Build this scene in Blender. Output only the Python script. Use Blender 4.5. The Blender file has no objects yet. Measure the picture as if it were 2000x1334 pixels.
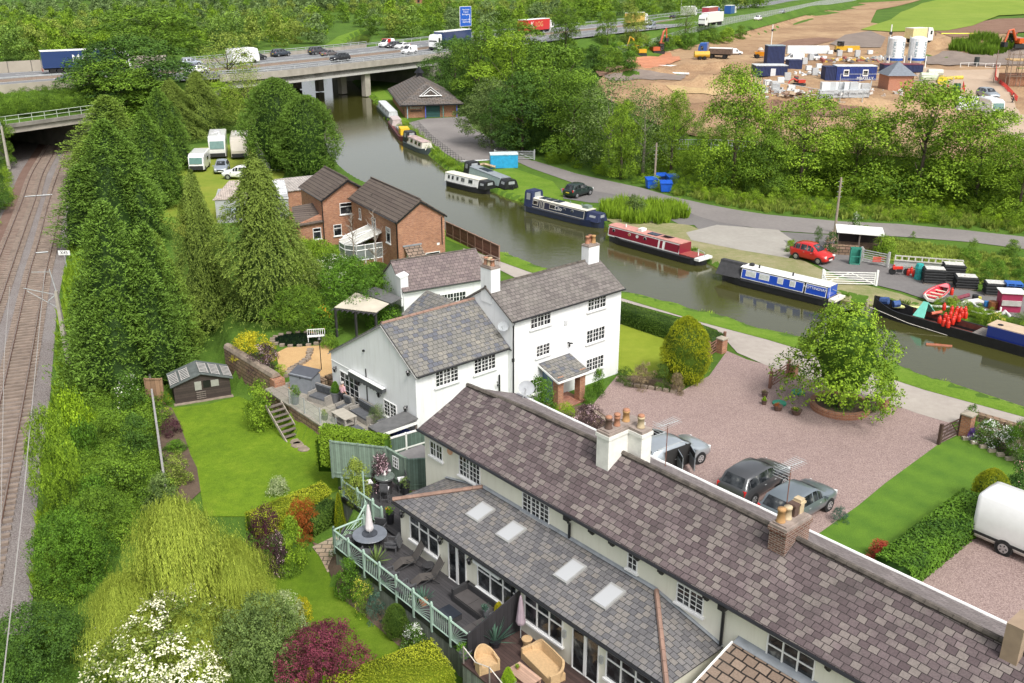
import bpy,bmesh,math,random
from math import cos,sin,pi,hypot,sqrt,atan2
import numpy as np
from mathutils import Vector as Vc,Matrix
from mathutils.geometry import tessellate_polygon
R=math.radians
random.seed(7);RNG=np.random.RandomState(7)
SC=bpy.context.scene;COL=SC.collection
F,CX,CY,CH,YH=1900.0,1000.0,667.0,25.0,-70.0
PITCH=math.atan((CY-YH)/F)
cd=bpy.data.cameras.new('camera');cam=bpy.data.objects.new('camera',cd);COL.objects.link(cam)
cam.location=(0,0,CH);cam.rotation_euler=(pi/2-PITCH,0,0)
cd.sensor_width=36;cd.lens=36*F/2000;cd.clip_start=0.5;cd.clip_end=6000
SC.camera=cam
SUN_EL,SUN_AZ=R(52),R(-62)
w=bpy.data.worlds.new('World');SC.world=w;w.use_nodes=True
nt=w.node_tree;bg=nt.nodes['Background'];sky=nt.nodes.new('ShaderNodeTexSky');sky.sky_type='NISHITA'
sky.sun_disc=False;sky.sun_elevation=SUN_EL;sky.sun_rotation=pi/2-SUN_AZ
sky.dust_density=4;sky.ozone_density=1;sky.air_density=1
hs=nt.nodes.new('ShaderNodeHueSaturation');hs.inputs['Saturation'].default_value=0.28;hs.inputs['Value'].default_value=1.15
nt.links.new(sky.outputs[0],hs.inputs['Color']);nt.links.new(hs.outputs[0],bg.inputs[0]);bg.inputs[1].default_value=0.15
sl=bpy.data.lights.new('sun','SUN');sl.energy=2.2;sl.angle=R(16);sl.color=(1,0.96,0.9)
so=bpy.data.objects.new('sun',sl);COL.objects.link(so)
sd=Vc((cos(SUN_AZ)*cos(SUN_EL),sin(SUN_AZ)*cos(SUN_EL),sin(SUN_EL)))
so.rotation_euler=sd.to_track_quat('Z','Y').to_euler();so.location=(0,0,80)
SC.view_settings.view_transform='Standard';SC.view_settings.look='None';SC.view_settings.exposure=0.33;SC.view_settings.gamma=1
SC.render.engine='CYCLES'
cP,sP=cos(PITCH),sin(PITCH)
def ray(px,py):
 u=(px-CX)/F;v=(py-CY)/F
 return Vc((u,cP-v*sP,-sP-v*cP))
def at(px,py,z=0.0):
 d=ray(px,py);t=(z-CH)/d.z;return Vc((d.x*t,d.y*t,z))
UA=R(-49);UV=Vc((cos(UA),sin(UA)));VV=Vc((-UV.y,UV.x))
def toW(u,v,z=0):return Vc((u*UV.x+v*VV.x,u*UV.y+v*VV.y,z))
def toUV(p):return(p[0]*UV.x+p[1]*UV.y,p[0]*VV.x+p[1]*VV.y,p[2]if len(p)>2 else 0)
def atu(px,py,u):
 d=ray(px,py);t=u/(d.x*UV.x+d.y*UV.y);return(u,t*(d.x*VV.x+d.y*VV.y),CH+d.z*t)
def atv(px,py,v):
 d=ray(px,py);t=v/(d.x*VV.x+d.y*VV.y);return(t*(d.x*UV.x+d.y*UV.y),v,CH+d.z*t)
def uvz(px,py,z=0):return toUV(at(px,py,z))
def new_mat(name):
 m=bpy.data.materials.new(name);m.use_nodes=True;nt=m.node_tree
 return m,nt,nt.nodes['Principled BSDF']
def N(nt,t,**kw):
 n=nt.nodes.new(t)
 for k,v in kw.items():
  if k in n.inputs:n.inputs[k].default_value=v
  else:setattr(n,k,v)
 return n
def ramp(nt,fac,stops):
 r=nt.nodes.new('ShaderNodeValToRGB');e=r.color_ramp.elements
 while len(e)<len(stops):e.new(0.5)
 for i,(p,c)in enumerate(stops):e[i].position=p;e[i].color=(*c,1)
 nt.links.new(fac,r.inputs[0]);return r.outputs[0]
def mixc(nt,f,a,b,mode='MIX'):
 m=nt.nodes.new('ShaderNodeMix');m.data_type='RGBA';m.blend_type=mode
 for s,v in((0,f),(6,a),(7,b)):
  if isinstance(v,(int,float)):m.inputs[s].default_value=v
  elif isinstance(v,tuple):m.inputs[s].default_value=(*v,1)
  else:nt.links.new(v,m.inputs[s])
 return m.outputs[2]
def coords(nt,kind='Object',scale=(1,1,1)):
 t=nt.nodes.new('ShaderNodeTexCoord');mp=nt.nodes.new('ShaderNodeMapping');mp.inputs['Scale'].default_value=scale
 nt.links.new(t.outputs[kind],mp.inputs[0]);return mp.outputs[0]
def noise(nt,co,scale,detail=3,rough=0.55):
 n=N(nt,'ShaderNodeTexNoise');n.inputs['Scale'].default_value=scale;n.inputs['Detail'].default_value=detail;n.inputs['Roughness'].default_value=rough
 nt.links.new(co,n.inputs['Vector']);return n.outputs[0]
def bump(nt,b,h,strength=0.3,dist=0.02):
 n=nt.nodes.new('ShaderNodeBump');n.inputs['Strength'].default_value=strength;n.inputs['Distance'].default_value=dist
 nt.links.new(h,n.inputs['Height']);nt.links.new(n.outputs[0],b.inputs['Normal'])
MATS={}
def pn(name,c,rough=0.6,metal=0,var=0.12,scale=3.0,bmp=0.0,coat=0):
 if name in MATS:return MATS[name]
 m,nt,b=new_mat(name);co=coords(nt)
 n=noise(nt,co,scale,4)
 d=tuple(max(0,x*(1-var))for x in c);l=tuple(min(1,x*(1+var))for x in c)
 nt.links.new(ramp(nt,n,[(0.3,d),(0.7,l)]),b.inputs['Base Color'])
 b.inputs['Roughness'].default_value=rough;b.inputs['Metallic'].default_value=metal
 if coat:b.inputs['Coat Weight'].default_value=coat;b.inputs['Coat Roughness'].default_value=0.05
 if bmp:bump(nt,b,noise(nt,co,scale*8,3),bmp)
 MATS[name]=m;return m
def mo_(name,cols,scales=(0.35,6,45),rough=0.95,bmp=0.4,mixes=(0.5,0.35),kind='Object',bd=0.03):
 """ground-like stuff: large patches, middle blotches, fine grain"""
 if name in MATS:return MATS[name]
 m,nt,b=new_mat(name);co=coords(nt,kind)
 a=ramp(nt,noise(nt,co,scales[0],4),[(0.33,cols[0]),(0.5,cols[1]),(0.68,cols[2])])
 c2=ramp(nt,noise(nt,co,scales[1],3),[(0.3,cols[0]),(0.55,cols[1]),(0.75,cols[2])])
 g=ramp(nt,noise(nt,co,scales[2],2),[(0.3,cols[3]if len(cols)>3 else cols[0]),(0.7,cols[4]if len(cols)>4 else cols[2])])
 c=mixc(nt,mixes[0],a,c2);c=mixc(nt,mixes[1],c,g)
 nt.links.new(c,b.inputs['Base Color']);b.inputs['Roughness'].default_value=rough
 b.inputs['Specular IOR Level'].default_value=0.2
 if bmp:bump(nt,b,noise(nt,co,scales[2]*0.6,3),bmp,bd)
 MATS[name]=m;return m
def bq(name,c1,c2,mortar,bw,bh,ms=0.012,stain=(0.25,0.25,0.22),amount=0.35,bias=0.0,rough=0.9,extra=None,offset=0.5,bmp=0.5,scale2=0.6):
 if name in MATS:return MATS[name]
 m,nt,b=new_mat(name);t=nt.nodes.new('ShaderNodeTexCoord')
 wob=N(nt,'ShaderNodeTexNoise');wob.inputs['Scale'].default_value=1.3;nt.links.new(t.outputs['UV'],wob.inputs['Vector'])
 vm=nt.nodes.new('ShaderNodeVectorMath');vm.operation='MULTIPLY_ADD';vm.inputs[1].default_value=(bw*.25,bh*.25,0)
 nt.links.new(wob.outputs[1],vm.inputs[0]);nt.links.new(t.outputs['UV'],vm.inputs[2])
 br=nt.nodes.new('ShaderNodeTexBrick');nt.links.new(vm.outputs[0],br.inputs['Vector'])
 br.inputs['Color1'].default_value=(*c1,1);br.inputs['Color2'].default_value=(*c2,1);br.inputs['Mortar'].default_value=(*mortar,1)
 br.inputs['Scale'].default_value=1;br.inputs['Brick Width'].default_value=bw;br.inputs['Row Height'].default_value=bh
 br.inputs['Mortar Size'].default_value=ms;br.inputs['Bias'].default_value=bias;br.offset=offset
 col=br.outputs[0]
 if extra:
  b2=nt.nodes.new('ShaderNodeTexBrick');nt.links.new(vm.outputs[0],b2 .inputs['Vector'])
  b2 .inputs['Color1'].default_value=(0,0,0,1);b2 .inputs['Color2'].default_value=(1,1,1,1);b2 .inputs['Mortar'].default_value=(0,0,0,1)
  b2 .inputs['Scale'].default_value=1;b2 .inputs['Brick Width'].default_value=bw;b2 .inputs['Row Height'].default_value=bh;b2 .inputs['Mortar Size'].default_value=ms;b2 .offset=offset
  nz=noise(nt,t.outputs['UV'],1.1,2);mu=nt.nodes.new('ShaderNodeMath');mu.operation='MULTIPLY';nt.links.new(b2 .outputs[0],mu.inputs[0]);nt.links.new(nz,mu.inputs[1])
  f=ramp(nt,mu.outputs[0],[(0.28,(0,0,0)),(0.42,(1,1,1))]);col=mixc(nt,f,col,extra)
 st=ramp(nt,noise(nt,t.outputs['UV'],scale2,6,0.65),[(0.45,(0,0,0)),(0.72,(1,1,1))])
 mu=nt.nodes.new('ShaderNodeMath');mu.operation='MULTIPLY';mu.inputs[1].default_value=amount;nt.links.new(st,mu.inputs[0])
 col=mixc(nt,mu.outputs[0],col,stain)
 g=ramp(nt,noise(nt,t.outputs['UV'],14,4,0.7),[(0.3,(0.72,0.72,0.72)),(0.7,(1.25,1.25,1.25))])
 col=mixc(nt,0.8,col,g,'MULTIPLY')
 nt.links.new(col,b.inputs['Base Color']);b.inputs['Roughness'].default_value=rough;b.inputs['Specular IOR Level'].default_value=0.3
 inv=nt.nodes.new('ShaderNodeMath');inv.operation='SUBTRACT';inv.inputs[0].default_value=1;nt.links.new(br.outputs[1],inv.inputs[1])
 bump(nt,b,inv.outputs[0],bmp,0.03);MATS[name]=m;return m
def planks(name,c,width=0.14,axis=0,dark=0.35,rough=0.8,var=0.2,kind='UV'):
 """boards: a repeated dark joint across one UV axis"""
 if name in MATS:return MATS[name]
 m,nt,b=new_mat(name);t=nt.nodes.new('ShaderNodeTexCoord');sp=nt.nodes.new('ShaderNodeSeparateXYZ');nt.links.new(t.outputs[kind],sp.inputs[0])
 mu=nt.nodes.new('ShaderNodeMath');mu.operation='DIVIDE';mu.inputs[1].default_value=width;nt.links.new(sp.outputs[axis],mu.inputs[0])
 fr=nt.nodes.new('ShaderNodeMath');fr.operation='FRACT';nt.links.new(mu.outputs[0],fr.inputs[0])
 fl=nt.nodes.new('ShaderNodeMath');fl.operation='FLOOR';nt.links.new(mu.outputs[0],fl.inputs[0])
 wn=nt.nodes.new('ShaderNodeTexWhiteNoise');wn.noise_dimensions='1D';nt.links.new(fl.outputs[0],wn.inputs['W'])
 f=ramp(nt,wn.outputs[0],[(0,tuple(x*(1-var)for x in c)),(1,tuple(min(1,x*(1+var))for x in c))])
 j=ramp(nt,fr.outputs[0],[(0.0,(0,0,0)),(0.05,(0,0,0)),(0.12,(1,1,1)),(1,(1,1,1))])
 col=mixc(nt,j,tuple(x*dark for x in c),f)
 g=ramp(nt,noise(nt,t.outputs[kind],3,5,0.7),[(0.3,(0.8,0.8,0.8)),(0.7,(1.15,1.15,1.15))]);col=mixc(nt,0.8,col,g,'MULTIPLY')
 nt.links.new(col,b.inputs['Base Color']);b.inputs['Roughness'].default_value=rough
 bump(nt,b,j,0.4,0.02);MATS[name]=m;return m
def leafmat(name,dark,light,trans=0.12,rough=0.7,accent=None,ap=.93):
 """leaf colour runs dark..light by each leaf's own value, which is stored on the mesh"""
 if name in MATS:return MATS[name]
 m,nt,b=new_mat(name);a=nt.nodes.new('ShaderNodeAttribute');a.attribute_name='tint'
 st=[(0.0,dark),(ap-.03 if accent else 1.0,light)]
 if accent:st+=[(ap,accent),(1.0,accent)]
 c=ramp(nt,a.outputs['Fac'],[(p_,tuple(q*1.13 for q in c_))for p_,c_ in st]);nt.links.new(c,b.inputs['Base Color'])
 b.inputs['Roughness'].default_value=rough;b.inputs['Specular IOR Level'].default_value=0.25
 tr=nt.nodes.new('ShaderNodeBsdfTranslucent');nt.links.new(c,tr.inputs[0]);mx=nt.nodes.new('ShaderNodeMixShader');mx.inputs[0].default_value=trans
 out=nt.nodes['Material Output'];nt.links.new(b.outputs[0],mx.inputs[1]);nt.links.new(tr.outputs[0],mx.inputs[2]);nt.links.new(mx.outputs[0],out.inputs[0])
 MATS[name]=m;return m
def mk_mesh(name,V,Fc,uv=None,smooth=False):
 """Fc: list of index tuples, or an (n,4) array"""
 me=bpy.data.meshes.new(name)
 V=np.asarray(V,dtype=np.float32)
 if isinstance(Fc,np.ndarray):
  n,k=Fc.shape;me.vertices.add(len(V));me.vertices.foreach_set('co',V.ravel())
  me.loops.add(n*k);me.loops.foreach_set('vertex_index',Fc.ravel().astype(np.int32))
  me.polygons.add(n);me.polygons.foreach_set('loop_start',np.arange(0,n*k,k,dtype=np.int32));me.polygons.foreach_set('loop_total',np.full(n,k,dtype=np.int32))
  me.update(calc_edges=True)
 else:
  me.from_pydata([tuple(map(float,v))for v in V],[],[tuple(f)for f in Fc]);me.update()
 if smooth:me.polygons.foreach_set('use_smooth',np.ones(len(me.polygons),dtype=bool))
 return me
def auto_uv(me):
 uvl=me.uv_layers.new(name='UVMap').data
 for p in me.polygons:
  n=p.normal
  if abs(n.z)>0.97:t=Vc((1,0,0));s=Vc((0,1,0))
  else:t=Vc((-n.y,n.x,0)).normalized();s=n.cross(t)
  for li in p.loop_indices:
   c=me.vertices[me.loops[li].vertex_index].co;uvl[li].uv=(c.dot(t),c.dot(s))
def tag(o,label=None,cat=None,group=None,kind=None):
 if label:o['label']=label
 if cat:o['category']=cat
 if group:o['group']=group
 if kind:o['kind']=kind
 return o
def emp(name,loc,rz=0,label=None,cat=None,group=None):
 o=bpy.data.objects.new(name,None);COL.objects.link(o);o.location=loc;o.rotation_euler=(0,0,rz);o.empty_display_size=0.3
 return tag(o,label,cat,group)
def link(name,me,mat,parent=None,loc=None,rz=0):
 o=bpy.data.objects.new(name,me);COL.objects.link(o)
 if mat and not me.materials:me.materials.append(mat)
 if parent:o.parent=parent
 if loc is not None:o.location=loc
 if rz:o.rotation_euler=(0,0,rz)
 return o
class MB:
 def __init__(s):s.v=[];s.f=[]
 def add(s,V,Fc):
  k=len(s.v);s.v+=[tuple(p)for p in V];s.f+=[tuple(i+k for i in f)for f in Fc];return s
 def box(s,x0,x1,y0,y1,z0,z1,M=None):
  V=[Vc((x,y,z))for z in(z0,z1)for y in(y0,y1)for x in(x0,x1)]
  if M:V=[M@p for p in V]
  return s.add(V,[(0,2,3,1),(4,5,7,6),(0,1,5,4),(2,6,7,3),(0,4,6,2),(1,3,7,5)])
 def cbox(s,c,sz,rz=0,tilt=0):
  M=Matrix.Translation(c)@Matrix.Rotation(rz,4,'Z')@Matrix.Rotation(tilt,4,'Y');a,b,h=[q/2 for q in sz]
  return s.box(-a,a,-b,b,-h,h,M)
 def tube(s,pts,r,n=6,cap=True):
  pts=[Vc(p)for p in pts];rr=r if isinstance(r,(list,tuple))else[r]*len(pts);V=[];Fc=[]
  for i,p in enumerate(pts):
   d=(pts[min(i+1,len(pts)-1)]-pts[max(i-1,0)]).normalized()
   a=Vc((0,0,1))if abs(d.z)<0.9 else Vc((1,0,0));x=d.cross(a).normalized();y=d.cross(x)
   for k in range(n):
    t=2*pi*k/n;V.append(p+(x*cos(t)+y*sin(t))*rr[i])
  for i in range(len(pts)-1):
   for k in range(n):a=i*n+k;b=i*n+(k+1)%n;Fc.append((a,b,b+n,a+n))
  if cap:Fc+=[tuple(range(n-1,-1,-1)),tuple(range((len(pts)-1)*n,len(pts)*n))]
  return s.add(V,Fc)
 def lathe(s,c,prof,n=16,sx=1,sy=1):
  """prof: (radius,z) pairs from bottom to top"""
  V=[];Fc=[]
  for r,z in prof:
   for k in range(n):t=2*pi*k/n;V.append((c[0]+r*sx*cos(t),c[1]+r*sy*sin(t),c[2]+z))
  for i in range(len(prof)-1):
   for k in range(n):a=i*n+k;b=i*n+(k+1)%n;Fc.append((a,b,b+n,a+n))
  Fc+=[tuple(range(n-1,-1,-1)),tuple(range((len(prof)-1)*n,len(prof)*n))]
  return s.add(V,Fc)
 def prism(s,poly,z0,z1):
  n=len(poly);ar=sum(poly[i][0]*poly[(i+1)%n][1]-poly[(i+1)%n][0]*poly[i][1]for i in range(n))
  if ar<0:poly=poly[::-1]
  zz0=z0 if isinstance(z0,(list,tuple))else[z0]*n;zz1=z1 if isinstance(z1,(list,tuple))else[z1]*n
  V=[(p[0],p[1],zz0[i])for i,p in enumerate(poly)]+[(p[0],p[1],zz1[i])for i,p in enumerate(poly)]
  return s.add(V,[tuple(range(n-1,-1,-1)),tuple(range(n,2*n))]+[(i,(i+1)%n,n+(i+1)%n,n+i)for i in range(n)])
 def slab(s,P,th):
  """a planar or nearly planar polygon given in 3D, thickened downwards along its normal"""
  P=[Vc(p)for p in P];n=(P[1]-P[0]).cross(P[2]-P[0]).normalized()
  if n.z<0:P=P[::-1];n=-n
  Q=[p-n*th for p in P];k=len(P)
  return s.add(P+Q,[tuple(range(k)),tuple(range(2*k-1,k-1,-1))]+[(i,k+i,k+(i+1)%k,(i+1)%k)for i in range(k)])
 def loft(s,rings,closed=True,cap=True):
  n=len(rings[0]);V=[p for r in rings for p in r];Fc=[]
  for i in range(len(rings)-1):
   for k in range(n if closed else n-1):a=i*n+k;b=i*n+(k+1)%n;Fc.append((a,b,b+n,a+n))
  if cap:Fc+=[tuple(range(n-1,-1,-1)),tuple(range((len(rings)-1)*n,len(rings)*n))]
  return s.add(V,Fc)
 def build(s,name,mat,parent=None,o=(0,0,0),smooth=False,loc=None,rz=0):
  V=[(p[0]-o[0],p[1]-o[1],p[2]-o[2])for p in s.v]
  me=mk_mesh(name,V,s.f,smooth=smooth);auto_uv(me)
  return link(name,me,mat,parent,loc,rz)
def kids(o):return[c for c in COL.objects if c.parent==o]
def copy_tree(o,parent=None):
 c=o.copy();COL.objects.link(c);c.parent=parent
 for ch in list(o.children):copy_tree(ch,c)
 return c
def place(o,loc,rz=0,label=None,sc=None,group=None):
 o.location=loc;o.rotation_euler=(0,0,rz)
 if label:o['label']=label
 if group:o['group']=group
 if sc:o.scale=(sc,sc,sc)if isinstance(sc,(int,float))else sc
 return o
def tx(txt,size,mat,parent,loc,rot,name='lettering',ext=0.004,align='CENTER',sx=1):
 cu=bpy.data.curves.new(name,'FONT');cu.body=txt;cu.size=size;cu.extrude=ext;cu.align_x=align;cu.align_y='CENTER'
 tmp=bpy.data.objects.new(name,cu);COL.objects.link(tmp)
 dg=bpy.context.evaluated_depsgraph_get();me=bpy.data.meshes.new_from_object(tmp.evaluated_get(dg));bpy.data.objects.remove(tmp);bpy.data.curves.remove(cu)
 me.materials.clear();o=link(name,me,mat,parent);o.location=loc;o.rotation_euler=rot;o.scale=(sx,1,1);return o
# ================= THE LIE OF THE LAND =================
def seg_sd(P,poly):
 """signed distance (negative inside) of points P (n,2) to polygon"""
 poly=np.array(poly,float)[:,:2];n=len(poly);d=np.full(len(P),1e9);ins=np.zeros(len(P),bool)
 for i in range(n):
  a=poly[i];b=poly[(i+1)%n];ab=b-a;ap=P-a;t=np.clip((ap@ab)/max(ab@ab,1e-9),0,1)
  q=ap-t[:,None]*ab;d=np.minimum(d,np.hypot(q[:,0],q[:,1]))
  c=((a[1]>P[:,1])!=(b[1]>P[:,1]));
  with np.errstate(divide='ignore',invalid='ignore'):xi=(b[0]-a[0])*(P[:,1]-a[1])/(b[1]-a[1])+a[0]
  ins^=(c&(P[:,0]<xi))
 return np.where(ins,-d,d)
def pts(L,z=0):return[tuple(at(x,y,z)[:2])for x,y in L]
near_bank=[(2060,818),(2000,798),(1882,759),(1806,736),(1755,713),(1650,684),(1553,658),(1499,649),(1408,618),(1357,608),(1326,597),(1293,590),(1255,580),(1216,572),(1130,547),(1051,521),(1000,501),(959,490),(920,477),(875,451),(820,415),(760,378),(704,352),(683,339),(653,313),(632,280),(612,240),(596,200),(588,172),(582,150),(588,128),(610,108),(640,96),(668,92),(678,80),(696,70),(712,66)]
far_bank=[(727,66),(722,78),(716,90),(690,108),(672,130),(675,150),(703,176),(732,201),(755,237),(780,275),(831,301),(864,329),(905,353),(988,388),(1010,394),(1100,418),(1170,440),(1270,478),(1330,496),(1367,508),(1392,522),(1500,552),(1625,583),(1663,592),(1700,596),(1752,603),(1850,628),(1930,646),(2060,680)]
CANAL=pts(near_bank,-0.45)+pts(far_bank,-0.45)
LOW=pts([(1100,1500),(1010,1350),(905,1262),(783,1165),(655,1078),(668,975),(664,925),(678,872),(561,790),(540,748),(447,705),(425,640),(405,520),(388,400),(300,330)])+[(-60,135),(-300,160),(-300,5),(5,5)]
RAILZ=pts([(61,1240),(71,1000),(99,762),(112,595),(137,462),(160,340),(190,230)],-2.3)+[(-85,260),(-95,420),(-140,420),(-130,230)]+[(-200,130),(-120,20),(-30,15)]
WESTB=[(-62,80),(-75,108),(-90,135),(-110,180),(-300,200),(-300,20),(-80,20)]
SITE=pts([(1140,120),(1175,185),(1225,225),(1310,262),(1420,285),(1600,300),(1800,315),(2050,340),(2300,365)],3.5)+[(500,150),(900,900),(420,900),(250,420),(150,290)]
MZ=6.0
def ms(L):return[at(x,y,MZ)for x,y in L]
mw_near=ms([(-60,184),(28,178),(160,166),(300,160),(500,150),(660,133),(829,114),(935,100),(1038,85),(1200,66),(1357,48),(1453,34),(1560,16),(1640,0)])
mw_far=ms([(-60,141),(5,138),(138,126),(300,118),(500,104),(704,89),(844,81),(940,72),(1122,52),(1300,36),(1500,21),(1590,8),(1650,-6),(1700,-14)])
MWP=[tuple(p[:2])for p in mw_near]+[tuple(p[:2])for p in mw_far[::-1]]
GAP=pts([(430,235),(855,222),(846,60),(520,60)],0)
def sstep(x):x=np.clip(x,0,1);return x*x*(3-2*x)
def vnoise(P,sc,seed=0):
 """smooth value noise"""
 Q=P/sc+seed*17.3;i=np.floor(Q).astype(int);f=Q-i;f=f*f*(3-2*f)
 def h(a,b):
  n=(a*374761393+b*668265263+seed*974711)&0xffffffff;n=((n^(n>>13))*1274126177)&0xffffffff;return((n^(n>>16))&0xffff)/65535.0
 x,y=i[:,0],i[:,1]
 return(h(x,y)*(1-f[:,0])+h(x+1,y)*f[:,0])*(1-f[:,1])+(h(x,y+1)*(1-f[:,0])+h(x+1,y+1)*f[:,0])*f[:,1]-0.5
MOUNDS=[((1390,85),20,3,1.6,0),((1420,178),14,3,1.5,0),((1580,212),20,3,1.5,0),((1400,140),16,2,1.0,0),((1240,150),14,2,1.2,0),((1560,92),16,7,2.6,0.3),((1450,60),14,9,3.2,0),((1300,112),9,4.5,2.4,0),((1215,118),10,3,1.6,0.2),((1690,78),13,8,3.4,0),((1950,45),40,8,4.5,0),((1880,105),22,5,2.4,0),((1770,60),20,5,1.5,0),((1610,60),10,5,2.2,0),((1250,185),12,4,1.2,0),((1940,112),16,5,2.2,0)]
MOUNDS=[(at(p[0],p[1],3.5),a,b,h)for p,a,b,h,_ in MOUNDS]
def Hgt(P):
 P=np.atleast_2d(np.asarray(P,float))[:,:2];z=np.zeros(len(P))
 dist=np.hypot(P[:,0],P[:,1])
 def zone(poly,level,wid,m=None,off=0.0):
  nonlocal z
  s=seg_sd(P,poly);k=sstep((wid-(s-off))/wid)
  if m is not None:k=k*m
  z=z*(1-k)+level*k;return s
 zone(LOW,-1.6,0.5)
 zone(WESTB,1.0,9)
 zone(RAILZ,-2.35,2.2)
 g=seg_sd(P,GAP);rz=seg_sd(P,RAILZ);open_=sstep(g/4)*sstep(rz/2.5)
 ss=zone(SITE,3.5,6)
 rough=sstep(-ss/8)
 zone(MWP,MZ-0.35,13,open_)
 mo=np.zeros(len(P))
 for c,a,b,h in MOUNDS:
  q=((P[:,0]-c.x)/a)**2+((P[:,1]-c.y)/b)**2;mo=np.maximum(mo,1.7*h*np.exp(-q*1.6)*(1+0.7*vnoise(P,2.2,5)))
 z+=mo*rough*sstep(seg_sd(P,MWP)/6)
 z+=rough*(vnoise(P,9,2)*0.9+vnoise(P,2.5,3)*0.5)*sstep(seg_sd(P,MWP)/8)
 far=sstep((dist-260)/400);z+=far*(vnoise(P,160,4)*14+4)
 z+=sstep((dist-900)/1500)*70
 s=seg_sd(P,CANAL);k=sstep((0.75-s)/1.5);z=z*(1-k)-1.5*k
 return z
def H1(x,y):return float(Hgt([(x,y)])[0])
def G(px,py,dz=0.0):
 """where the line of sight through a place in the photograph meets the land"""
 d=ray(px,py);z=0.0
 ts=np.linspace(18,900,1400)if py<330 else np.linspace(18,260,1400)
 P=np.stack([d.x*ts,d.y*ts],1);zz=CH+d.z*ts;hh=Hgt(P)+dz;i=np.argmax(zz<hh)
 if zz[i]>=hh[i]:i=len(ts)-1
 j=max(i-1,0);a=(zz[j]-hh[j]);b=(hh[i]-zz[i]);t=ts[j]+(ts[i]-ts[j])*(a/(a+b)if a+b>1e-6 else 0)
 return Vc((d.x*t,d.y*t,CH+d.z*t-dz))
def axis(lo,a,b,hi,step,grow=1.12):
 c=list(np.arange(a,b+1e-6,step));s=step;x=b
 while x<hi:s*=grow;x+=s;c.append(x)
 s=step;x=a;pre=[]
 while x>lo:s*=grow;x-=s;pre.append(x)
 return np.array(pre[::-1]+c)
xs=axis(-1500,-72,78,1600,0.6);ys=axis(-30,14,150,3200,0.6,1.035)
X,Y=np.meshgrid(xs,ys);P=np.stack([X.ravel(),Y.ravel()],1);Z=Hgt(P)
nx,ny=len(xs),len(ys);I=np.arange(nx*ny).reshape(ny,nx)
Fq=np.stack([I[:-1,:-1].ravel(),I[:-1,1:].ravel(),I[1:,1:].ravel(),I[1:,:-1].ravel()],1)
grassM=mo_('rough_grass',[(0.035,0.075,0.008),(0.07,0.15,0.014),(0.13,0.2,0.03),(0.03,0.07,0.01),(0.13,0.22,0.03)],(0.12,1.4,14),bmp=0.8,bd=0.06)
g=link('ground',mk_mesh('ground',np.column_stack([P,Z]),Fq,smooth=True),grassM);tag(g,kind='structure')
def drape(name,poly,mat,off=0.02,res=1.2,kind='structure',smooth=True,**kw):
 """a sheet laid on the land; poly in world XY"""
 bm=bmesh.new();vs=[bm.verts.new((p[0],p[1],0))for p in poly]
 tris=tessellate_polygon([[Vc((p[0],p[1],0))for p in poly]])
 for t in tris:
  try:bm.faces.new([vs[i]for i in t])
  except ValueError:pass
 for _ in range(9):
  es=[e for e in bm.edges if e.calc_length()>res]
  if not es:break
  bmesh.ops.subdivide_edges(bm,edges=es,cuts=1,use_grid_fill=False);bmesh.ops.triangulate(bm,faces=bm.faces[:])
 bm.normal_update()
 for f in bm.faces:
  if f.normal.z<0:f.normal_flip()
 me=bpy.data.meshes.new(name);bm.to_mesh(me);bm.free()
 co=np.empty(len(me.vertices)*3,dtype=np.float32);me.vertices.foreach_get('co',co);co=co.reshape(-1,3)
 co[:,2]=(Hgt(co[:,:2])+off)if off is not None else 0;me.vertices.foreach_set('co',co.ravel());me.update()
 if smooth:me.polygons.foreach_set('use_smooth',np.ones(len(me.polygons),dtype=bool))
 uvl=me.uv_layers.new(name='UVMap');li=np.empty(len(me.loops),dtype=np.int32);me.loops.foreach_get('vertex_index',li)
 uvl.data.foreach_set('uv',co[li][:,:2].ravel())
 o=link(name,me,mat);tag(o,kind=kind,**kw);return o
def poly_flat(name,poly,z,mat,kind='structure'):
 tris=tessellate_polygon([[Vc((p[0],p[1],0))for p in poly]]);V=[(p[0],p[1],z)for p in poly];Fc=[]
 for t in tris:
  a,b,c=[Vc(V[i])for i in t];Fc.append(t if(b-a).cross(c-a).z>0 else t[::-1])
 me=mk_mesh(name,V,Fc);auto_uv(me);o=link(name,me,mat);tag(o,kind=kind);return o
m,nt,b=new_mat('canal_water');co=coords(nt,'Object')
b.inputs['Base Color'].default_value=(0.055,0.055,0.014,1);b.inputs['Roughness'].default_value=0.015;b.inputs['IOR'].default_value=1.5
b.inputs['Specular IOR Level'].default_value=0.9
mp=coords(nt,'Object',(1,2.2,1));n1=noise(nt,mp,0.9,3);n2=noise(nt,mp,3.5,2)
ad=nt.nodes.new('ShaderNodeMath');ad.operation='ADD';nt.links.new(n1,ad.inputs[0]);nt.links.new(n2,ad.inputs[1]);bump(nt,b,ad.outputs[0],0.08,0.06)
WATER=m
def offset(L,d):
 L=[Vc((p[0],p[1]))for p in L];out=[]
 for i,p in enumerate(L):
  t=(L[min(i+1,len(L)-1)]-L[max(i-1,0)]).normalized();out.append((p.x-t.y*d,p.y+t.x*d))
 return out
poly_flat('canal_water',offset(pts([(2200,870)]+near_bank[1:],-0.45),0.8)+offset(pts(far_bank[:-1]+[(2200,720)],-0.45),0.8),-0.45,WATER)
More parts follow.
